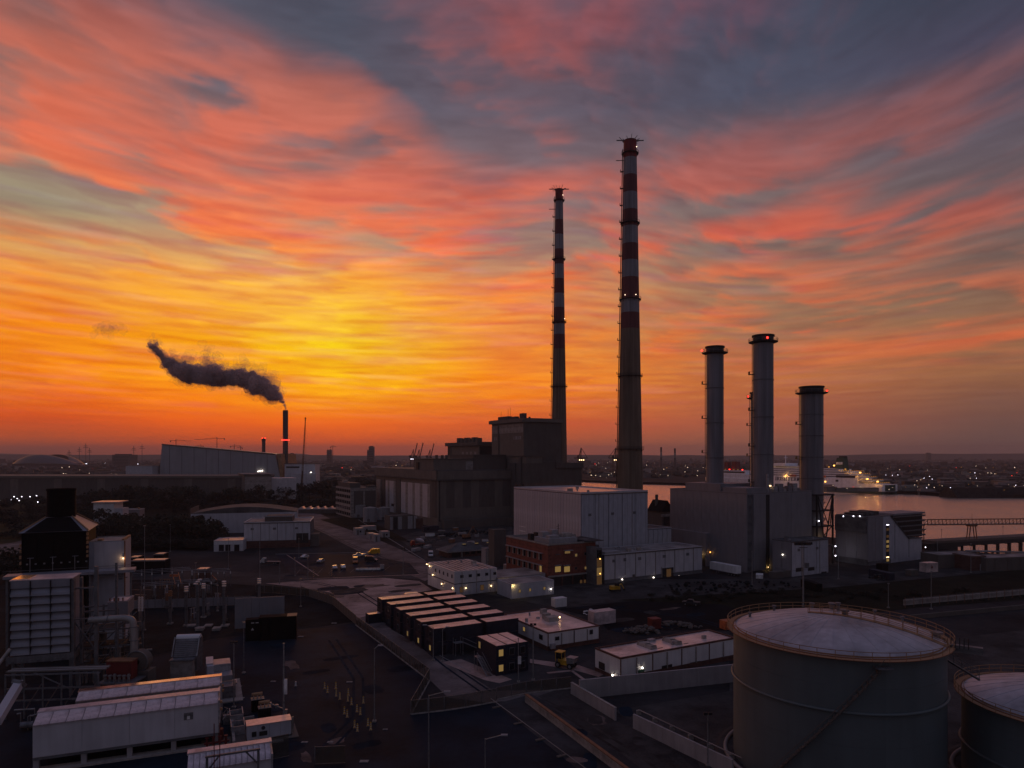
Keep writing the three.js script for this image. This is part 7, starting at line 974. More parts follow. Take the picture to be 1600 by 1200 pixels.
// ---------------------------------------------------------------- jetty, conveyor bridge, quay sheds, pale wall
{
  const A = [202, 0, -330], d = 330, X = (px) => (px - HX) / FOC * d, Y = (py, dd = d) => EYE - (py - HY) * dd / FOC, g = thing('conveyor_bridge', 'long lattice conveyor bridge carried over the water on a trestle', 'bridge', [X(1449), 0, -d], .08);
  const L = 90, y0 = Y(821), y1 = Y(812.5); for (const z of [0, -2.4]) { mesh('chord', [box(0, L, y0, y0 + .22, z - .12, z + .12)], m.rust, g); mesh('chord', [box(0, L, y1, y1 + .22, z - .12, z + .12)], m.rust, g); for (let i = 0; i < 48; i++) { mesh('upright', [box(i * 1.9 - .08, i * 1.9 + .08, y0 + .22, y1, z - .08, z + .08)], m.rust, g); } for (let i = 0; i < 24; i++) mesh('diagonal', [beam([i * 3.8, y0 + .2, z], [i * 3.8 + 1.9, y1, z], .12)], m.rust, g); }
  mesh('deck', [box(0, L, y0 + .23, y0 + .5, -2.3, -.1)], m.steel, g);
  const tx = X(1525.5) - X(1449), gy = 5; for (const s of [-1, 1]) { mesh('trestle_leg', [beam([tx + s * 1.3, y0 - .6, -.4], [tx + s * 2.0, gy, -.4], .34)], m.rust, g); mesh('trestle_leg', [beam([tx + s * 1.3, y0 - .6, -2], [tx + s * 2.0, gy, -2], .34)], m.rust, g); } mesh('trestle_head', [box(tx - 1.9, tx + 1.9, y0 - .7, y0, -2.6, .2)], m.rust, g); mesh('aerial', [bar([tx, y1, -1], [tx, y1 + 3, -1], .06)], m.dark, g);
  const j = thing('jetty', 'dark jetty deck on piles crossing the water', 'jetty', [X(1462), 0, -d], .35); const jy = Y(846), JL = 80; mesh('deck', [box(0, JL, jy - 1, jy, -8, 0)], m.concD, j); mesh('edge_beam', [box(0, JL, jy - 3, jy - 1.004, -.8, 0)], m.dark, j); mesh('abutment', [box(-4, 15, -4, jy - 1.004, -8, -.2)], m.dark, j); for (let i = 0; i < 8; i++) for (const z of [-.7, -7]) mesh('pile', [cyl(.6, .6, -6, jy - 3, 18.5 + i * 8.4, z, 12)], m.dark, j); for (let i = 0; i < 8; i++) mesh('cross_head', [box(17.8 + i * 8.4, 19.2 + i * 8.4, jy - 3.6, jy - 3.01, -7.8, -.9)], m.dark, j); mesh('handrail', [box(0, JL, jy + .9, jy + .96, -.1, 0), box(0, JL, jy + .5, jy + .54, -.1, 0)], m.steel, j); for (let i = 0; i < 40; i++) mesh('rail_post', [box(i * 2, i * 2 + .06, jy, jy + .95, -.1, -.03)], m.steel, j); for (const x of [9, 29, 52]) mesh('deck_lamp', [bar([x, jy, -4], [x, jy + 5, -4], .07), box(x - .4, x + .5, jy + 4.9, jy + 5.1, -4.1, -3.9)], m.steel, j);
  const p = thing('pipe_track', 'pale pipe track running from the jetty to the edge of the view', 'pipe rack', G(1508, 872), -.22); for (let i = 0; i < 4; i++) mesh('pipe', [bar([0, 3 + (i % 2) * .3, -i * .5], [46, 3 + (i % 2) * .3, -i * .5], .16)], m.pipe, p); for (let i = 0; i < 9; i++) mesh('trestle', [box(i * 5.4, i * 5.4 + .3, 0, 2.9, -1.8, .2)], m.concD, p);
  for (const [i, px, py, r, top, mat, lab] of [[0, 1466, 888, 1530, 868, m.concD, 'low flat quay shed with pale middle bay near the intake stair'], [1, 1541, 893, 1640, 873, m.concD, 'long flat grey quay building at the edge of the view'], [2, 1518, 892, 1541, 870, m.brickD, 'brown quay hut between the flat quay buildings']]) { const b = new Building('quay_building', lab, 'quay building', { px, py, la: 9, r, top, mat, roof: m.roofG, parapet: .25, turn: 12 }); if (i === 0) b.put('pale_bay', 'R', [1494, 870, 1508, 888], m.concP, .1); if (i === 2) for (const x of [1531, 1536]) b.put('pale_door', 'R', [x, 881, x + 3.4, 892], m.concW, .1); if (i === 1) for (let k = 0; k < 4; k++) mesh('bay_seam', [b.slab('R', 4 + k * 6, 4.3 + k * 6, .2, b.h - .2, .12)], m.concD, b.g); }
  wallRun('pale_wall', 'long pale parapet wall with posts across the dark verge', [1412, 946], [1680, 922], 1.7, .4, m.concP); wallRun('pale_wall', 'grey retaining wall below the pale parapet', [1420, 968], [1720, 940], 1.2, .5, m.concD);
  const pl = thing('wall_posts_fence', 'row of slim posts standing along the pale parapet wall', 'fence', G(1412, 949), Math.atan2(G(1412, 946)[2] - G(1680, 922)[2], G(1680, 922)[0] - G(1412, 946)[0])); for (let i = 0; i < 24; i++) mesh('post', [box(i * 3.4, i * 3.4 + .1, 0, 3, .4, .5)], m.rust, pl); mesh('rail', [box(0, 80, 2.6, 2.68, .42, .48), box(0, 80, 1.8, 1.86, .42, .48)], m.steel, pl);
}
// spoil, pallets and clutter
function rubble(label, px, py, r, h, mat, n, name = 'rubble_heap') { const g = thing(name, label, 'heap', G(px, py)); const q = []; for (let i = 0; i < n; i++) { const a = rnd() * 6.283, f = Math.sqrt(rnd()), s = rr(.25, .9) * (1.2 - f * .6); const d = new THREE.DodecahedronGeometry(s, 0); d.scale(1, rr(.5, .9), 1); d.rotateY(rnd() * 6); d.translate(Math.cos(a) * r * f, Math.max(.1, h * (1 - f * f)) * rr(.5, 1), Math.sin(a) * r * f * .7); q.push(d); } mesh('rubble', q, mat, g, 'stuff'); return g; }
rubble('pale rubble heap beside the orange switchyard rails', 326, 912, 7, 1.2, m.concD, 60); rubble('brown spoil heap along the laydown yard', 700, 838, 9, 1.6, mg.mud, 60); rubble('pale spoil in the laydown yard nearest the road', 660, 846, 10, 1.2, m.concD, 70); rubble('long low spoil ridge on the dark verge', 1100, 918, 14, 1.2, mg.mud, 80); rubble('white bags heaped in the dark yard behind the flat-roofed office', 933, 958, 4.5, 1, m.white, 40, 'bag_heap'); rubble('pallets and drums heaped by the red box', 1002, 988, 5, 1.6, m.concD, 44); rubble('grey debris by the workshop fence', 1060, 978, 6, .8, m.concD, 30); rubble('dark mound at the river hall foot', 1372, 905, 4, 1.8, m.dark, 30); rubble('earth ridge at the edge of the service yard', 1190, 914, 12, 1, mg.mud, 50); rubble('scrap heap below the turbine hall plinth', 740, 834, 12, 2.2, mg.mud, 70);
{ const k = thing('crawler_excavator', 'dark excavator with raised arm working at the scrap heap', 'excavator', G(729, 842), .8); mesh('track', [bev([[-2, 0], [-2.2, .5], [-2, .9], [2, .9], [2.2, .5], [2, 0]], .6)], m.rubber, k).position.z = 1.1; mesh('track', [bev([[-2, 0], [-2.2, .5], [-2, .9], [2, .9], [2.2, .5], [2, 0]], .6)], m.rubber, k).position.z = -1.1; mesh('house', [bev([[-2.2, 1.1], [-2.2, 2.6], [1.6, 2.4], [1.6, 1.1]], 2.6)], m.rust, k); mesh('boom', [beam([1, 2, 0], [4.6, 6.4, 0], .5), beam([4.6, 6.4, 0], [7, 3, 0], .4)], m.rust, k); mesh('bucket', [prism([[6.6, 2], [7.8, 2.2], [7.4, 3.4], [6.8, 3.2]], -.7, .7)], m.dark, k);
  const mx = thing('cement_mixer', 'truck mixer with orange drum in the laydown yard', 'truck', G(653, 853), .5); mesh('drum', [new THREE.LatheGeometry([[.3, -2.4], [1, -1.6], [1.25, -.2], [1, 1.2], [.5, 2.2]].map(([x, y]) => new THREE.Vector2(x, y)), 20).rotateZ(1.25).translate(1, 2.6, 0)], m.roofPk, mx); mesh('cab', [bev([[-3.6, .6], [-3.6, 1.6], [-3.3, 2.8], [-2, 2.8], [-2, .6]], 2.2)], paint.red, mx); mesh('chassis', [box(-2, 3.4, .7, 1.1, -1, 1)], m.red, mx); for (const x of [-2.8, 1.2, 2.5]) for (const z of [-1, 1]) wheel(mx, x, z, .5, .3); }
for (let i = 0; i < 14; i++) { const p = G([660, 672, 690, 706, 722, 745, 758, 770, 783, 650, 668, 736, 690, 712][i], [842, 838, 842, 848, 836, 839, 846, 838, 842, 861, 856, 850, 832, 829][i]), t = thing('site_crate', `small site crate in the laydown yard, ${['by the mixer', 'white one by the mixer', 'grey one beyond the spoil', 'next to the excavator', 'in the excavator bucket reach', 'dark one past the scrap heap', 'flat one', 'pale one by the white house', 'end one by the white house', 'low one beside the road', 'tilted one beside the road', 'rusty one before the hall', 'one under the plinth rail', 'blue-grey one under the plinth'][i]}`, 'crate', p, rr(0, 1.5), 'crates in the laydown yard'); const w = rr(1, 2.6), h = rr(.9, 2), q = [m.concW, m.cladW, m.concD, m.rust, m.steelL][i % 5]; mesh('body', [box(-w, w, .1, h, -1, 1)], q, t); mesh('lid', [box(-w - .05, w + .05, h, h + .1, -1.05, 1.05)], m.concP, t); }
// ---------------------------------------------------------------- ferry, port, city, cranes
{
  // stern towards the camera side; local +x runs from stern to bow
  const st = [482, -4, -882], dir = Math.atan2(183, -101), g = thing('car_ferry', 'large white car ferry berthed stern-on with glowing decks and dark green funnel', 'ferry', st, dir), L = 205, B = 31;
  const hull = (y0, y1, x0, x1, b0, b1, z) => { const s = new THREE.Shape(); s.moveTo(x0, -b0 / 2); s.lineTo(x1 - 40, -b1 / 2); s.quadraticCurveTo(x1 - 8, -b1 / 2 * .8, x1, 0); s.quadraticCurveTo(x1 - 8, b1 / 2 * .8, x1 - 40, b1 / 2); s.lineTo(x0, b0 / 2); const e = new THREE.ExtrudeGeometry(s, { depth: y1 - y0, bevelEnabled: false, curveSegments: 10 }); e.rotateX(-Math.PI / 2); e.translate(0, y0, 0); return e; };
  const W = M([.85, .84, .86], .5, { t: 'streak', s: 40 });
  mesh('boot_topping', [hull(0, 3.4, 0, L, B, B)], m.green, g); mesh('hull', [hull(3.41, 12, 0, L, B, B)], W, g); mesh('hull_upper', [hull(12.01, 19, 34, L - 4, B, B)], W, g);
  mesh('stern_door', [box(-.6, -.02, 4, 11.6, -11, 11)], m.green, g); mesh('stern_frame', [box(-.8, -.02, 3.5, 12.4, 11.1, 15), box(-.8, -.02, 3.5, 12.4, -15, -11.1)], W, g); mesh('ramp', [box(-9, -.1, 2.6, 3.2, -9, 9)], m.dark, g);
  const decks = [[19.01, 22, 38, 188], [22.2, 25, 46, 184], [25.2, 28, 50, 180], [28.2, 31, 62, 176], [31.2, 34, 120, 172]];
  decks.forEach(([y0, y1, x0, x1], i) => { mesh('deck_house', [box(x0, x1, y0, y1, -B / 2 + 1 + i * .8, B / 2 - 1 - i * .8)], W, g); mesh('window_band', [box(x0 + 2, x1 - 4, y0 + 1.1, y1 - .8, B / 2 - 1.02 - i * .8, B / 2 - .8 - i * .8), box(x0 + 2, x1 - 4, y0 + 1.1, y1 - .8, -B / 2 + .8 + i * .8, -B / 2 + 1.02 + i * .8)], m.glassD, g); });
  // terraced stern decks, lit
  for (let i = 0; i < 5; i++) { const y = 12.2 + i * 3.6, x0 = 8 + i * 9; mesh('stern_terrace', [box(x0, 48, y, y + .5, -B / 2 + 1, B / 2 - 1)], W, g); for (let k = 0; k < 6; k++) mesh('terrace_lamp', [box(x0 + k * 3.4, x0 + k * 3.4 + 1.1, y + 2.2, y + 3, -B / 2 + .9, -B / 2 + 1.6), box(x0 - .3, x0, y + 1.8, y + 2.6, -12 + k * 4.4, -10.8 + k * 4.4)], lit.ferry, g); mesh('terrace_rail', [box(x0, 48, y + 1.4, y + 1.5, -B / 2 + 1, -B / 2 + 1.1)], m.steelL, g); }
  for (const [x, y, s] of [[20, 16, 30], [30, 24, 30], [6, 13, 24]]) { const l = mesh('deck_flood_lamp', [box(-.9, .9, -.7, .7, -.6, .6)], lit.orange, g); l.position.set(x, y + 3, -B / 2 - .2); pointLight([0, 0, -1.6], [1, .45, .1], s * 5, l); }
  mesh('funnel', [prism([[0, 0], [16, 0], [12, 18], [3, 19]], -5, 5)], m.green, g).position.set(60, 28, 0); mesh('funnel_band', [prism([[3.3, 9], [13.2, 9], [12.6, 12.4], [3, 12.4]], -5.1, 5.1)], m.white, g).position.set(60, 28, 0); mesh('uptake', [box(2, 10, 17.5, 20.5, -3, 3)], m.dark, g).position.set(60, 28, 0);
  for (const [x, y] of [[72, 35.6], [80, 33.5], [92, 34.5], [98, 33], [104, 36], [55, 31]]) mesh('deck_lamp', [box(x - .9, x + .9, y - .7, y + .7, -11, -10)], x === 72 ? lit.orange : lit.ferry, g);
  for (let i = 0; i < 15; i++) mesh('cabin_lamp', [box(126 + i * 3.2, 127.4 + i * 3.2, 31.9, 33, -B / 2 + 3.9, -B / 2 + 4.4)], lit.winY, g);
  mesh('bridge', [box(150, 172, 34.2, 38, -14, 14)], W, g); mesh('bridge_window', [box(172, 172.3, 35.4, 37, -13, 13), box(151, 171, 35.4, 37, 14, 14.2)], m.glassD, g); mesh('mast', [bar([160, 38, 0], [160, 50, 0], .5), bar([160, 46, -4], [160, 46, 4], .3)], W, g); mesh('mast', [bar([118, 31, 0], [118, 44, 0], .4)], W, g);
  for (let i = 0; i < 4; i++) mesh('lifeboat', [new THREE.CapsuleGeometry(1.6, 7, 4, 10).rotateZ(Math.PI / 2).translate(86 + i * 16, 20.6, -B / 2 - .4)], m.orangeBox, g);
  for (const x of [124, 100, 84, 62]) mesh('side_opening', [box(x, x + 4, 14, 16.6, -B / 2 - .12, -B / 2 + .02)], m.dark, g); mesh('open_bay', [box(38, 66, 19.6, 22.6, -B / 2 + .7, -B / 2 + .98)], m.dark, g); mesh('hull_lamp', [box(146, 148, 19.2, 20.8, -B / 2 - .5, -B / 2)], lit.orange, g); pointLight([147, 20, -B / 2 - 2.4], [1, .5, .15], 80, g); mesh('hull_lamp', [box(81, 82.6, 12.6, 14.2, -B / 2 - .5, -B / 2)], lit.orange, g);
  const font = await new FontLoader().loadAsync('fonts/droid/droid_serif_bold.typeface.json');
  const tg = new TextGeometry('IRISH FERRIES', { font, size: 5.2, depth: .15, curveSegments: 3 }); tg.computeBoundingBox(); const wd = tg.boundingBox.max.x; tg.translate(-wd / 2, 0, 0); const tx = mesh('hull_lettering', tg, m.navyF, g); tx.position.set(139, 12.9, -B / 2 - .04); tx.rotation.y = Math.PI;
  const r = thing('second_ferry', 'white ferry with red funnel lying beyond the stacks', 'ferry', [408, -4, -1130], dir + .05), W2 = W; mesh('hull', [hull(0, 11, 0, 120, 24, 24)], W2, r); mesh('deck_house', [box(14, 96, 11.01, 18, -11, 11), box(24, 84, 18.01, 24, -10, 10)], W2, r); mesh('window_band', [box(26, 82, 20, 22.4, -10.2, -10.01)], m.glassD, r); mesh('funnel', [prism([[0, 0], [13, 0], [10, 15], [2, 15]], -5, 5)], m.red, r).position.set(46, 24, 0); mesh('funnel', [box(66, 74, 24.01, 38, -4, 4)], m.red, r); for (let i = 0; i < 6; i++) mesh('deck_lamp', [box(30 + i * 9, 31.6 + i * 9, 25, 26.4, -10, -9)], i % 3 ? lit.winY : lit.red, r);
}
function towerCrane(label, px, d, hPy, x0, x1, up) {
  const X = (p) => (p - HX) / FOC * d, Y = (p) => EYE - (p - HY) * d / FOC, g = thing('tower_crane', label, 'crane', [X(px), 0, -d]), h = Y(hPy), k = d / FOC; const w = 1.0 * k * .7;
  mesh('mast', [box(-w / 2, w / 2, 0, h, -w / 2, w / 2)], m.dark, g); mesh('jib', [beam([0, h, 0], [X(x0) - X(px), h + up * k, 0], w * .7), beam([0, h + 2.2 * k, 0], [(X(x0) - X(px)) * .6, h + up * k * .7 + w * .4, 0], w * .25)], m.dark, g); mesh('counter_jib', [beam([0, h, 0], [X(x1) - X(px), h, 0], w * .9)], m.dark, g); mesh('counterweight', [box(X(x1) - X(px) - w * 1.4, X(x1) - X(px), h - 2.2 * k, h + w * .4, -w, w)], m.dark, g); mesh('peak', [box(-w * .4, w * .4, h, h + 2.4 * k, -w * .4, w * .4)], m.dark, g);
}
towerCrane('tower crane over the high end of the incinerator', 275, 2400, 688.5, 299, 267, -.6); towerCrane('largest tower crane over the middle of the incinerator roof', 339, 2200, 685, 304, 351, -2); towerCrane('small tower crane over the falling incinerator roof', 366, 2600, 697, 380, 361, 0); towerCrane('low tower crane half sunk behind the incinerator roof', 314, 2600, 697, 300, 318, 0); towerCrane('faint tower crane beside the twin city block', 520, 3400, 698, 526, 517, 0); towerCrane('little tower crane near the low incinerator end', 376, 3000, 699.5, 370, 379, 0);
{
  // crawler crane with lattice boom
  const d = 800, X = (px) => (px - HX) / FOC * d, Y = (py) => EYE - (py - HY) * d / FOC, g = thing('crawler_crane', 'tall lattice boom crane leaning beside the slim smoking chimney', 'crane', [X(473), 0, -d]); const a = [X(471) - X(473), 4, 0], b = [X(477.3) - X(473), Y(654), 0], q = [], lc = [];
  for (const [x, z] of [[-.9, -.9], [.9, -.9], [-.9, .9], [.9, .9]]) q.push(beam([a[0] + x, a[1], z], [b[0] + x * .3, b[1], z * .3], .3)); for (let i = 0; i < 26; i++) { const f = i / 26, f2 = (i + 1) / 26, w = lerp(.9, .3, f), s = i % 2 ? 1 : -1; lc.push(beam([lerp(a[0], b[0], f) - s * w, lerp(a[1], b[1], f), w], [lerp(a[0], b[0], f2) + s * w, lerp(a[1], b[1], f2), w], .2), beam([lerp(a[0], b[0], f) - w, lerp(a[1], b[1], f), s * w], [lerp(a[0], b[0], f2) - w, lerp(a[1], b[1], f2), -s * w], .2)); } mesh('boom_chord', q, m.rust, g); mesh('boom_lacing', lc, m.rust, g, 'stuff'); mesh('house', [box(-5, 3, 1.6, 5.4, -2, 2)], m.dark, g); mesh('track', [box(-5, 4, 0, 1.5, -3.4, -1.8), box(-5, 4, 0, 1.5, 1.8, 3.4)], m.rubber, g); mesh('boom_foot', [beam([a[0], 2, 0], [lerp(a[0], b[0], .28), lerp(a[1], b[1], .28), 0], 1.1)], m.dark, g); mesh('hoist_line', [beam([b[0], b[1], 0], [b[0] + 1, 12, 0], .12)], m.dark, g); mesh('boom_head', [box(b[0] - .6, b[0] + .7, b[1] - .3, b[1] + 1.2, -.6, .6)], m.dark, g);
}
{
  // ship-to-shore cranes with raised booms
  for (const [i, px, d, top] of [[0, 647, 1900, 692], [1, 656, 1900, 691.5], [2, 673, 1900, 692.5], [3, 908, 1500, 703], [4, 962, 1500, 701]]) { const X = (p) => (p - HX) / FOC * d, Y = (p) => EYE - (p - HY) * d / FOC, k = d / FOC, g = thing('port_crane', `quayside crane with ${['raised boom, nearest the city tower', 'tallest raised boom of the three', 'raised boom set apart from the pair', 'low boom, seen past the boiler house', 'long stay reaching to the thick chimney'][i]}`, 'crane', [X(px), 0, -d]), lw = .9 * k; const h = 38; for (const [x, z] of [[-5 * k, 0], [1 * k, 0], [-5 * k, 14], [1 * k, 14]]) mesh('leg', [box(x - lw * .4, x + lw * .4, 0, h, z - .9, z + .9)], m.dark, g); mesh('portal_beam', [box(-6 * k, 2 * k, h, h + 3, -1, 15)], m.dark, g); mesh('a_frame', [beam([-1 * k, h, 7], [-.4 * k, h + 24, 7], 2), beam([-5 * k, h, 7], [-.4 * k, h + 24, 7], 1.4)], m.dark, g); if (i < 3) mesh('boom', [beam([0, h + 2, 6], [5.4 * k, Y(top), 6], 1.7), beam([.7 * k, h + 2, 8], [6 * k, Y(top) - 2, 8], 1.2)], m.dark, g); else mesh('boom', [beam([-12 * k, h + 2, 7], [(i === 4 ? 2 : 10) * k, h + 2, 7], 2), beam([-.4 * k, h + 24, 7], [(i === 4 ? -12 : 9) * k, h + 3, 7], .8)], m.dark, g); mesh('machinery_house', [box(-7 * k, -3.6 * k, h + 3.01, h + 8, 3, 11)], m.dark, g); for (let q = 0; q < 3; q++) mesh('crane_lamp', [box(-4 * k + q * 3 * k, -4 * k + q * 3 * k + 2, h - 3, h - 1.4, 15.1, 15.8)], i < 3 ? lit.cool : lit.warm, g); }
  // skyline blocks and twin chimneys
  const tower = (name, label, cat, d, x0, x1, py, o = {}) => { const X = (p) => (p - HX) / FOC * d, Y = (p) => EYE - (p - HY) * d / FOC, g = thing(name, label, cat, [X(x0), 0, -d]), w = X(x1) - X(x0), h = Y(py); mesh('wall', [box(0, w, 0, h, -w * .8, 0)], m.concD, g); mesh('roof', [box(w * .1, w * .8, h, h + (o.cap ?? 3), -w * .6, -w * .1)], m.dark, g); for (let i = 0; i < 6; i++) mesh('window_band', [box(w * .08, w * .92, h * (.25 + i * .12), h * (.25 + i * .12) + h * .05, .02, .3)], m.glassD, g); return g; };
  tower('tower_block', 'taller slab of the city tower pair on the skyline', 'tower', 2800, 576, 584, 698); tower('tower_block', 'shorter slab beside the city tower on the skyline', 'tower', 2810, 573.5, 576, 704); tower('tower_block', 'twin-topped city block on the skyline near the slim chimney', 'tower', 3300, 510.5, 514, 703.5); tower('tower_block', 'second half of the twin-topped city block', 'tower', 3320, 514.4, 518, 703); tower('tower_block', 'wide dark block on the skyline beside the incinerator', 'tower', 2700, 175, 203, 710.5); tower('tower_block', 'lone square block on the far skyline above the ferry', 'tower', 5200, 1449, 1455, 708); tower('tower_block', 'low block on the skyline between chimney and crane', 'tower', 3000, 453, 459, 709);
  for (const [i, px, d] of [[0, 1033, 1900], [1, 1054.5, 1900]]) { const X = (px - HX) / FOC * d, g = thing('twin_chimney', `dark banded chimney across the river, ${['farther from the grey stacks', 'nearer the grey stacks'][i]}`, 'chimney', [X, 0, -d]), h = EYE - ([698.5, 700.5][i] - HY) * d / FOC; for (let k = 0; k < 5; k++) mesh('shaft', [cyl(2.6, 2.5, h * k / 5, h * (k + 1) / 5 - .2, 0, 0, 16)], k === 3 ? m.concP : m.concD, g); mesh('collar', [cyl(3, 3, h - 3, h - 2, 0, 0, 16)], m.dark, g); }
  for (const [i, px, h] of [[0, 124, 40], [1, 140, 36], [2, 134, 58], [3, 209, 46], [4, 222, 54], [5, 108, 26]]) { const d = 3400, X = (px - HX) / FOC * d, g = thing('skyline_mast', `faint mast on the skyline behind the stadium, ${['with cross arms beside the tallest', 'with cross arms past the tallest', 'tallest of the group', 'cross-armed by the dark block', 'thin one near the incinerator', 'shortest over the stadium roof'][i]}`, 'mast', [X, 0, -d]); mesh('pole', [box(-.8, .8, 0, 48 + h, -.8, .8)], m.dark, g); mesh('cross_arm', [box(-9, 9, 34 + h, 36 + h, -.6, .6)], m.dark, g); mesh('cross_arm', [box(-12, 12, 26 + h, 28 + h, -.6, .6)], m.dark, g); }
}
// the city: far-off masses of houses, sheds and trees, and their lamps
{
  const N = 2600, g = new THREE.BoxGeometry(1, 1, 1); g.translate(0, .5, 0); const im = new THREE.InstancedMesh(g, M([.11, .105, .1], .9, { t: null }), N), o = new THREE.Object3D(), c = new THREE.Color(); let n = 0;
  const inWater = (x, z) => z > -1400 && x > -200 && x < 520 || x >= 512 && z > -840 || z > -1000 && x < 100 ;
  while (n < N) { const d = 900 + Math.pow(rnd(), 1.7) * 6200, x = rr(-.80, .80) * d, z = -d; if (x > -150 && inWater(x, z)) { continue; } if (x <= -150 && d < 1150) continue; const far = d > 2600, w = rr(8, 26) * (rnd() < .12 ? 3 : 1), h = far ? rr(5, 13) + (rnd() < .04 ? rr(8, 22) : 0) : rr(4, 11); o.position.set(x, 0, z); o.rotation.y = rr(0, 1.5); o.scale.set(w, h, rr(8, 20)); o.updateMatrix(); im.setMatrixAt(n, o.matrix); const k = rr(.4, 1.6) * (rnd() < .1 ? 2.4 : 1); c.setRGB(k, k * rr(.9, 1), k * rr(.85, 1)); im.setColorAt(n, c); n++; }
  im.name = 'distant_city'; tag(im, 'far-off mass of low city roofs spread out to the skyline', 'city', null, 'stuff'); scene.add(im);
  const tg = new THREE.IcosahedronGeometry(1, 1), tp = tg.attributes.position; for (let i = 0; i < tp.count; i++) { const k = .75 + .5 * hash2(Math.round(tp.getX(i) * 90), Math.round(tp.getY(i) * 90 + tp.getZ(i) * 50)); tp.setXYZ(i, tp.getX(i) * k, Math.max(-.3, tp.getY(i) * k), tp.getZ(i) * k); } tg.computeVertexNormals();
  const TN = 3200, tm = new THREE.InstancedMesh(tg, M([.022, .022, .016], 1, { t: null }), TN); n = 0; while (n < TN) { const d = 820 + Math.pow(rnd(), 1.5) * 6500, x = rr(-.8, .8) * d, z = -d; if (x > -150 && inWater(x, z)) continue; o.position.set(x, 2, z); o.rotation.y = rr(0, 6); const s = rr(3, 7) * (d > 3000 ? 1.6 : 1); o.scale.set(s * rr(1, 1.8), s * rr(.8, 1.2), s); o.updateMatrix(); tm.setMatrixAt(n++, o.matrix); } tm.name = 'distant_trees'; tag(tm, 'far-off dark tree masses between the city roofs', 'trees', null, 'stuff'); scene.add(tm);
  const lamps = (name, label, mat, N2, fn) => { const lg = new THREE.IcosahedronGeometry(1, 1), lm = new THREE.InstancedMesh(lg, mat, N2); for (let i = 0; i < N2; i++) { const [x, y, z, s] = fn(i); o.position.set(x, y, z); o.rotation.set(0, 0, 0); o.scale.set(s, s * .8, s); o.updateMatrix(); lm.setMatrixAt(i, o.matrix); } lm.name = name; tag(lm, label, 'lamps', null, 'stuff'); scene.add(lm); };
  const onGround = (px, py, h) => { const p = G(px, py, h); return [p[0], h, p[2], Math.min(-p[2], 2600) * .00062]; };
  const spread = (w) => () => { const u = rnd(); let px, py; if (u < .42) { px = rr(1300, 1600); py = rr(724, 766); } else if (u < .6) { px = rr(1000, 1170); py = rr(719, 745); } else if (u < .75) { px = rr(890, 965); py = rr(720, 748); } else if (u < .85) { px = rr(500, 720); py = rr(717, 740); } else { px = rr(80, 240); py = rr(722, 742); } const p = onGround(px, Math.max(py, 719.5), 7); p[3] *= w * rr(.6, 1.3); return p; };
  lamps('city_lamps', 'scattered warm lamps of the far city and port', lit.tip, 80, spread(.55)); lamps('white_city_lamps', 'scattered white lamps of the far city and port', lit.tip, 56, spread(.5)); lamps('amber_city_lamps', 'scattered amber and orange lamps of the far city', lit.ferry, 60, spread(.6)); lamps('cool_city_lamps', 'cold white floodlamps below the stadium and in the port', lit.cool, 24, (i) => { const px = i < 4 ? 62 + i * 24.3 : i < 8 ? 164 + (i - 4) * 17 : rr(1340, 1600), py = i < 8 ? 724 + (i % 2) : rr(738, 762); const p = onGround(px, py, 9); p[3] = -p[2] * (i < 4 ? .0011 : i < 8 ? .0007 : .0004); return p; });
  lamps('field_lamps', 'bright lamps of the far field compound at the edge of the view', lit.cool, 13, (i) => { const [px, py] = [[20, 768.5], [22, 772], [27, 775], [34, 772], [47, 772], [57, 770.5], [18, 777], [0, 778], [59, 780.5], [30, 778], [24, 764], [46, 763], [75, 764]][i]; const p = onGround(px, py + 4, 5); p[3] *= i < 10 ? 1.1 : .6; return p; });
  lamps('red_city_lamps', 'red signal lamps on far cranes and roofs', lit.red, 16, spread(.5));
  // container stacks and sheds of the port across the water
  const cg = new THREE.BoxGeometry(1, 1, 1); cg.translate(0, .5, 0); const cm = new THREE.InstancedMesh(cg, M([.2, .19, .18], .8, { t: null }), 420); for (let i = 0; i < 420; i++) { const px = rr(1290, 1640), py = rr(735, 768), p = G(px, py); o.position.set(p[0], 0, Math.min(p[2], -835)); o.rotation.set(0, rr(-.1, .1) + .1, 0); o.scale.set(rr(10, 34), rr(2.5, 8), rr(3, 8)); o.updateMatrix(); cm.setMatrixAt(i, o.matrix); const k = rr(.4, 1.8); c.setRGB(k * rr(.8, 1.3), k, k); cm.setColorAt(i, c); } cm.name = 'port_containers'; tag(cm, 'crowded container stacks and sheds of the port across the water', 'containers', null, 'stuff'); scene.add(cm);
}
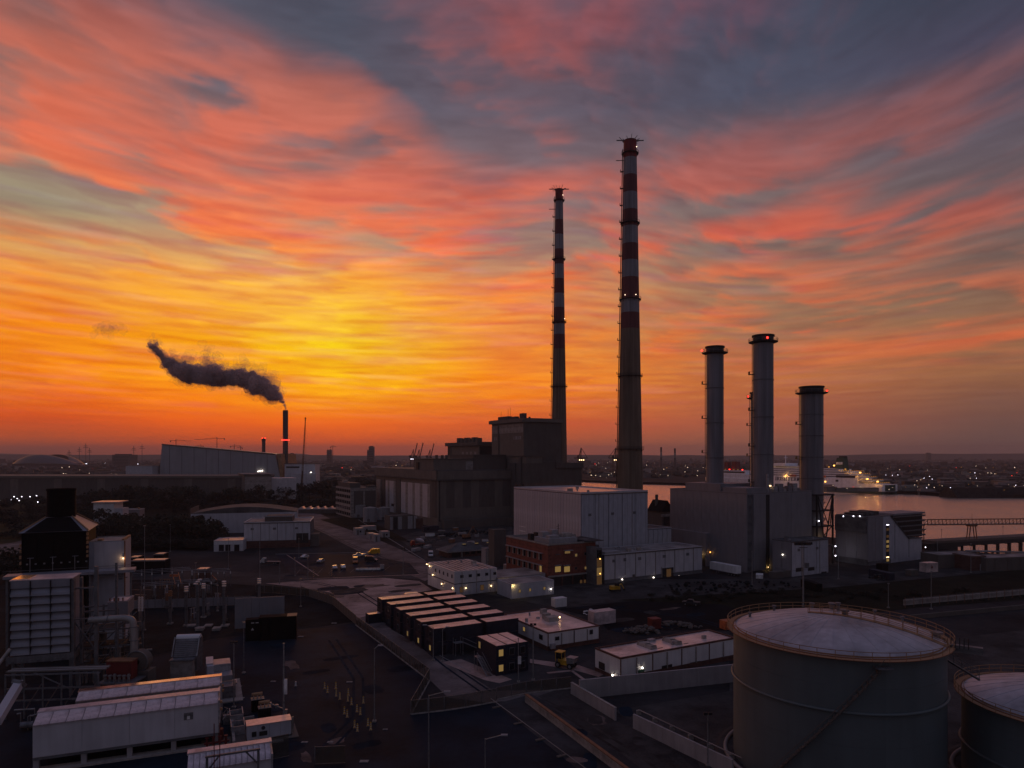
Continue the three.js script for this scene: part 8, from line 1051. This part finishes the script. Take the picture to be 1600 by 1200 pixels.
// ---------------------------------------------------------------- trees
{
  const leafM = [[.030, .030, .017], [.022, .022, .014], [.042, .038, .022]].map((c) => M(c, 1, { t: null })), bark = M([.05, .04, .03], 1, { t: null });
  const makers = [0, 1, 2].map((v) => () => {
    const q = [], lobes = []; for (let i = 0; i < 9; i++) lobes.push([rr(-.55, .55), rr(.45, 1.05), rr(-.55, .55), rr(.22, .42)]);
    for (let i = 0; i < 760; i++) { const L = lobes[Math.floor(rnd() * lobes.length)], a = rnd() * 6.283, y = rr(-1, 1), r = L[3] * Math.pow(rnd(), .33), s = Math.sqrt(1 - y * y), x = L[0] + Math.cos(a) * s * r, yy = L[1] + y * r * .85, z = L[2] + Math.sin(a) * s * r, w = rr(.06, .12); const g = new THREE.PlaneGeometry(w, w * rr(.6, 1.4)); g.rotateX(rr(0, 3)); g.rotateY(rr(0, 6)); g.translate(x, yy, z); q.push(g); }
    return mergeGeometries(q);
  });
  const crowns = makers.map((f) => f());
  const trunk = mergeGeometries([cyl(.05, .03, 0, .6, 0, 0, 7), bar([0, .45, 0], [.25, .85, .1], .02, 5), bar([0, .5, 0], [-.22, .9, -.12], .02, 5), bar([0, .4, 0], [.05, .85, -.25], .018, 5)].map((g) => { const y = g.index ? g.toNonIndexed() : g; return y; }));
  const adj = ['round', 'low', 'broad', 'ragged', 'tall', 'dense', 'sparse', 'leaning', 'double-headed', 'small', 'pointed', 'spreading'], where = (px, py) => py < 770 ? (px < 260 ? 'below the long warehouse' : px < 420 ? 'behind the curved-roof hall' : 'between warehouse end and office block') : px < 140 ? 'in the field edge' : px < 250 ? 'round the pale blockhouse' : px < 340 ? 'in the dark belt behind the switchyard' : px < 480 ? 'against the long white shed' : 'by the office block';
  const spots = []; const belt = (n, x0, x1, y0, y1, h0, h1) => { for (let i = 0; i < n; i++) spots.push([lerp(x0, x1, (i + rr(.1, .9)) / n), rr(y0, y1), rr(h0, h1)]); };
  belt(16, 145, 300, 778, 806, 9, 15); belt(24, 295, 535, 770, 792, 9, 15); belt(18, 165, 322, 834, 854, 8, 12); belt(5, 100, 150, 812, 830, 8, 12); belt(4, 318, 350, 838, 856, 5, 8); belt(10, 440, 600, 760, 775, 8, 13); belt(4, 20, 60, 838, 845, 2, 4); spots.push([660, 752, 16], [566, 768, 14], [575, 770, 13], [20, 900, 9], [8, 912, 8], [30, 896, 7]);
  spots.forEach(([px, py, h], i) => { const p = G(px, py), t = thing('tree', `${adj[i % 12]} dark tree ${where(px, py)}, ${['deep in the belt', 'at the belt edge', 'standing a little apart', 'hidden to half its height', 'with thin top', 'overhanging its neighbour', 'of middling height'][Math.floor(i / 12) % 7]}`, 'tree', p, rnd() * 6, 'trees of the dark belts'); const k = mesh('crown', crowns[i % 3], leafM[i % 3], t), w = h * rr(.75, 1.15); k.scale.set(w, h * .95, w); const b = mesh('trunk', trunk, bark, t); b.scale.set(h, h, h); });
  // ground scrub under the trees: one mass
  const sg = crowns[1], n = 620, im = new THREE.InstancedMesh(sg, leafM[1], n), o = new THREE.Object3D(); for (let i = 0; i < n; i++) { const z = rnd(); const p = z < .4 ? G(rr(130, 600), rr(766, 800)) : z < .75 ? G(rr(130, 335), rr(832, 860)) : z < .88 ? G(rr(0, 140), rr(775, 842)) : G(rr(1000, 1560), rr(922, 940)); const s = z > .88 ? rr(.6, 1.4) : rr(2, 6); o.position.set(p[0], -.2, p[2]); o.rotation.set(0, rnd() * 6, 0); o.scale.set(s * 1.6, s, s * 1.6); o.updateMatrix(); im.setMatrixAt(i, o.matrix); } im.name = 'undergrowth'; tag(im, 'low dark scrub spread under the trees and over the verge', 'undergrowth', null, 'stuff'); scene.add(im);
}
// ---------------------------------------------------------------- smoke from the slim chimney
{
  const d = 868, P = (px, py, dz = 0) => { const q = AtD(px, py, d + dz); return q; };
  const g = thing('smoke_plume', 'dark purple-grey smoke plume drifting off the slim chimney and breaking up', 'smoke', [0, 0, 0]);
  const path = [[446.4, 639.5, 2], [445.6, 634, 3.4], [441, 627, 6], [433, 620, 9], [424, 613, 11], [413, 607, 12], [400, 603, 12.5], [386, 597, 14.5], [372, 592, 15], [360, 590, 13.5], [348, 592, 10], [338, 591, 9], [326, 588, 11.5], [312, 586, 14], [298, 584, 14], [284, 582, 12.5], [272, 576, 10.5], [262, 568, 8], [254, 560, 6], [246, 548, 6], [240, 541, 6.5], [233, 540, 5]];
  const variants = [0, 1, 2, 3, 4, 5].map((v) => { const q = new THREE.IcosahedronGeometry(1, v < 3 ? 4 : 2), p = q.attributes.position; for (let i = 0; i < p.count; i++) { const x = p.getX(i), y = p.getY(i), z = p.getZ(i), n = fbm(x * 1.7 + z * 1.2 + 9 * v + 40, y * 1.8 + z * 1.4 + 4 * v + 40, 4), k = .35 + 1.3 * n; p.setXYZ(i, x * k, y * k, z * k); } q.computeVertexNormals(); return q; });
  const mk = (op, c) => { const k = new THREE.MeshPhysicalMaterial({ roughness: 1, metalness: 0, transparent: true, opacity: op, transmission: .6, thickness: 0, specularIntensity: 0 }); k.color.setRGB(...c); return k; };
  const dense = mk(.34, [1, .82, .8]), mid = mk(.13, [1, .78, .74]), thin = mk(.05, [1, .78, .74]);
  const lists = { dense: [], mid: [], thin: [] };
  const add = (k, x, y, z, r) => { const q = variants[k === 'dense' ? Math.floor(rnd() * 3) : 3 + Math.floor(rnd() * 3)].clone(); q.rotateX(rnd() * 6); q.rotateY(rnd() * 6); q.scale(r * rr(.8, 1.3), r * rr(.8, 1.2), r); q.translate(x, y, z); lists[k].push(q); };
  for (let i = 0; i < path.length - 1; i++) {
    const L = Math.hypot(path[i + 1][0] - path[i][0], path[i + 1][1] - path[i][1]), n = Math.round(6 + L);
    for (let j = 0; j < n; j++) {
      const f = (j + rnd()) / n, R0 = lerp(path[i][2], path[i + 1][2], f), u = i / path.length, bump = .5 + .95 * vnoise(i * 1.15 + f * 1.15, 5), R = R0 * bump * 1.72 * d / FOC, c = P(lerp(path[i][0], path[i + 1][0], f), lerp(path[i][1], path[i + 1][1], f)), fade = u > .72 ? .55 : 1;
      const off = (m2) => { const a = rnd() * 6.283, q = R * m2 * Math.sqrt(rnd()); return [c[0] + rr(-.4, .4) * R, c[1] + Math.sin(a) * q * (Math.sin(a) > 0 ? .55 + 1.25 * vnoise(i * 2.4 + f * 2.4, 11) : .58), c[2] + Math.cos(a) * q]; };
      if (rnd() < fade * .62) add('dense', ...off(.55), R * rr(.18, .36)); for (let k = 0; k < 2; k++) add('mid', ...off(.8), R * rr(.14, .34)); for (let k = 0; k < 3; k++) if (i > 1) add('thin', ...off(1.25), R * rr(.12, .34));
    }
  }
  mesh('dense_smoke', lists.dense, dense, g, 'stuff'); mesh('thinning_smoke', lists.mid, mid, g, 'stuff'); mesh('smoke_wisps', lists.thin, thin, g, 'stuff');
  const w = thing('drifting_smoke', 'faint scrap of smoke hanging apart high over the plume end', 'smoke', [0, 0, 0]); lists.thin = []; for (let i = 0; i < 16; i++) { const c = P(166 + rr(-22, 22), 517 + rr(-8, 8)); add('thin', c[0], c[1], c[2] + rr(-8, 8), rr(3, 7)); } mesh('smoke_wisps', lists.thin, thin, w, 'stuff');
}
renderer.render(scene, camera);
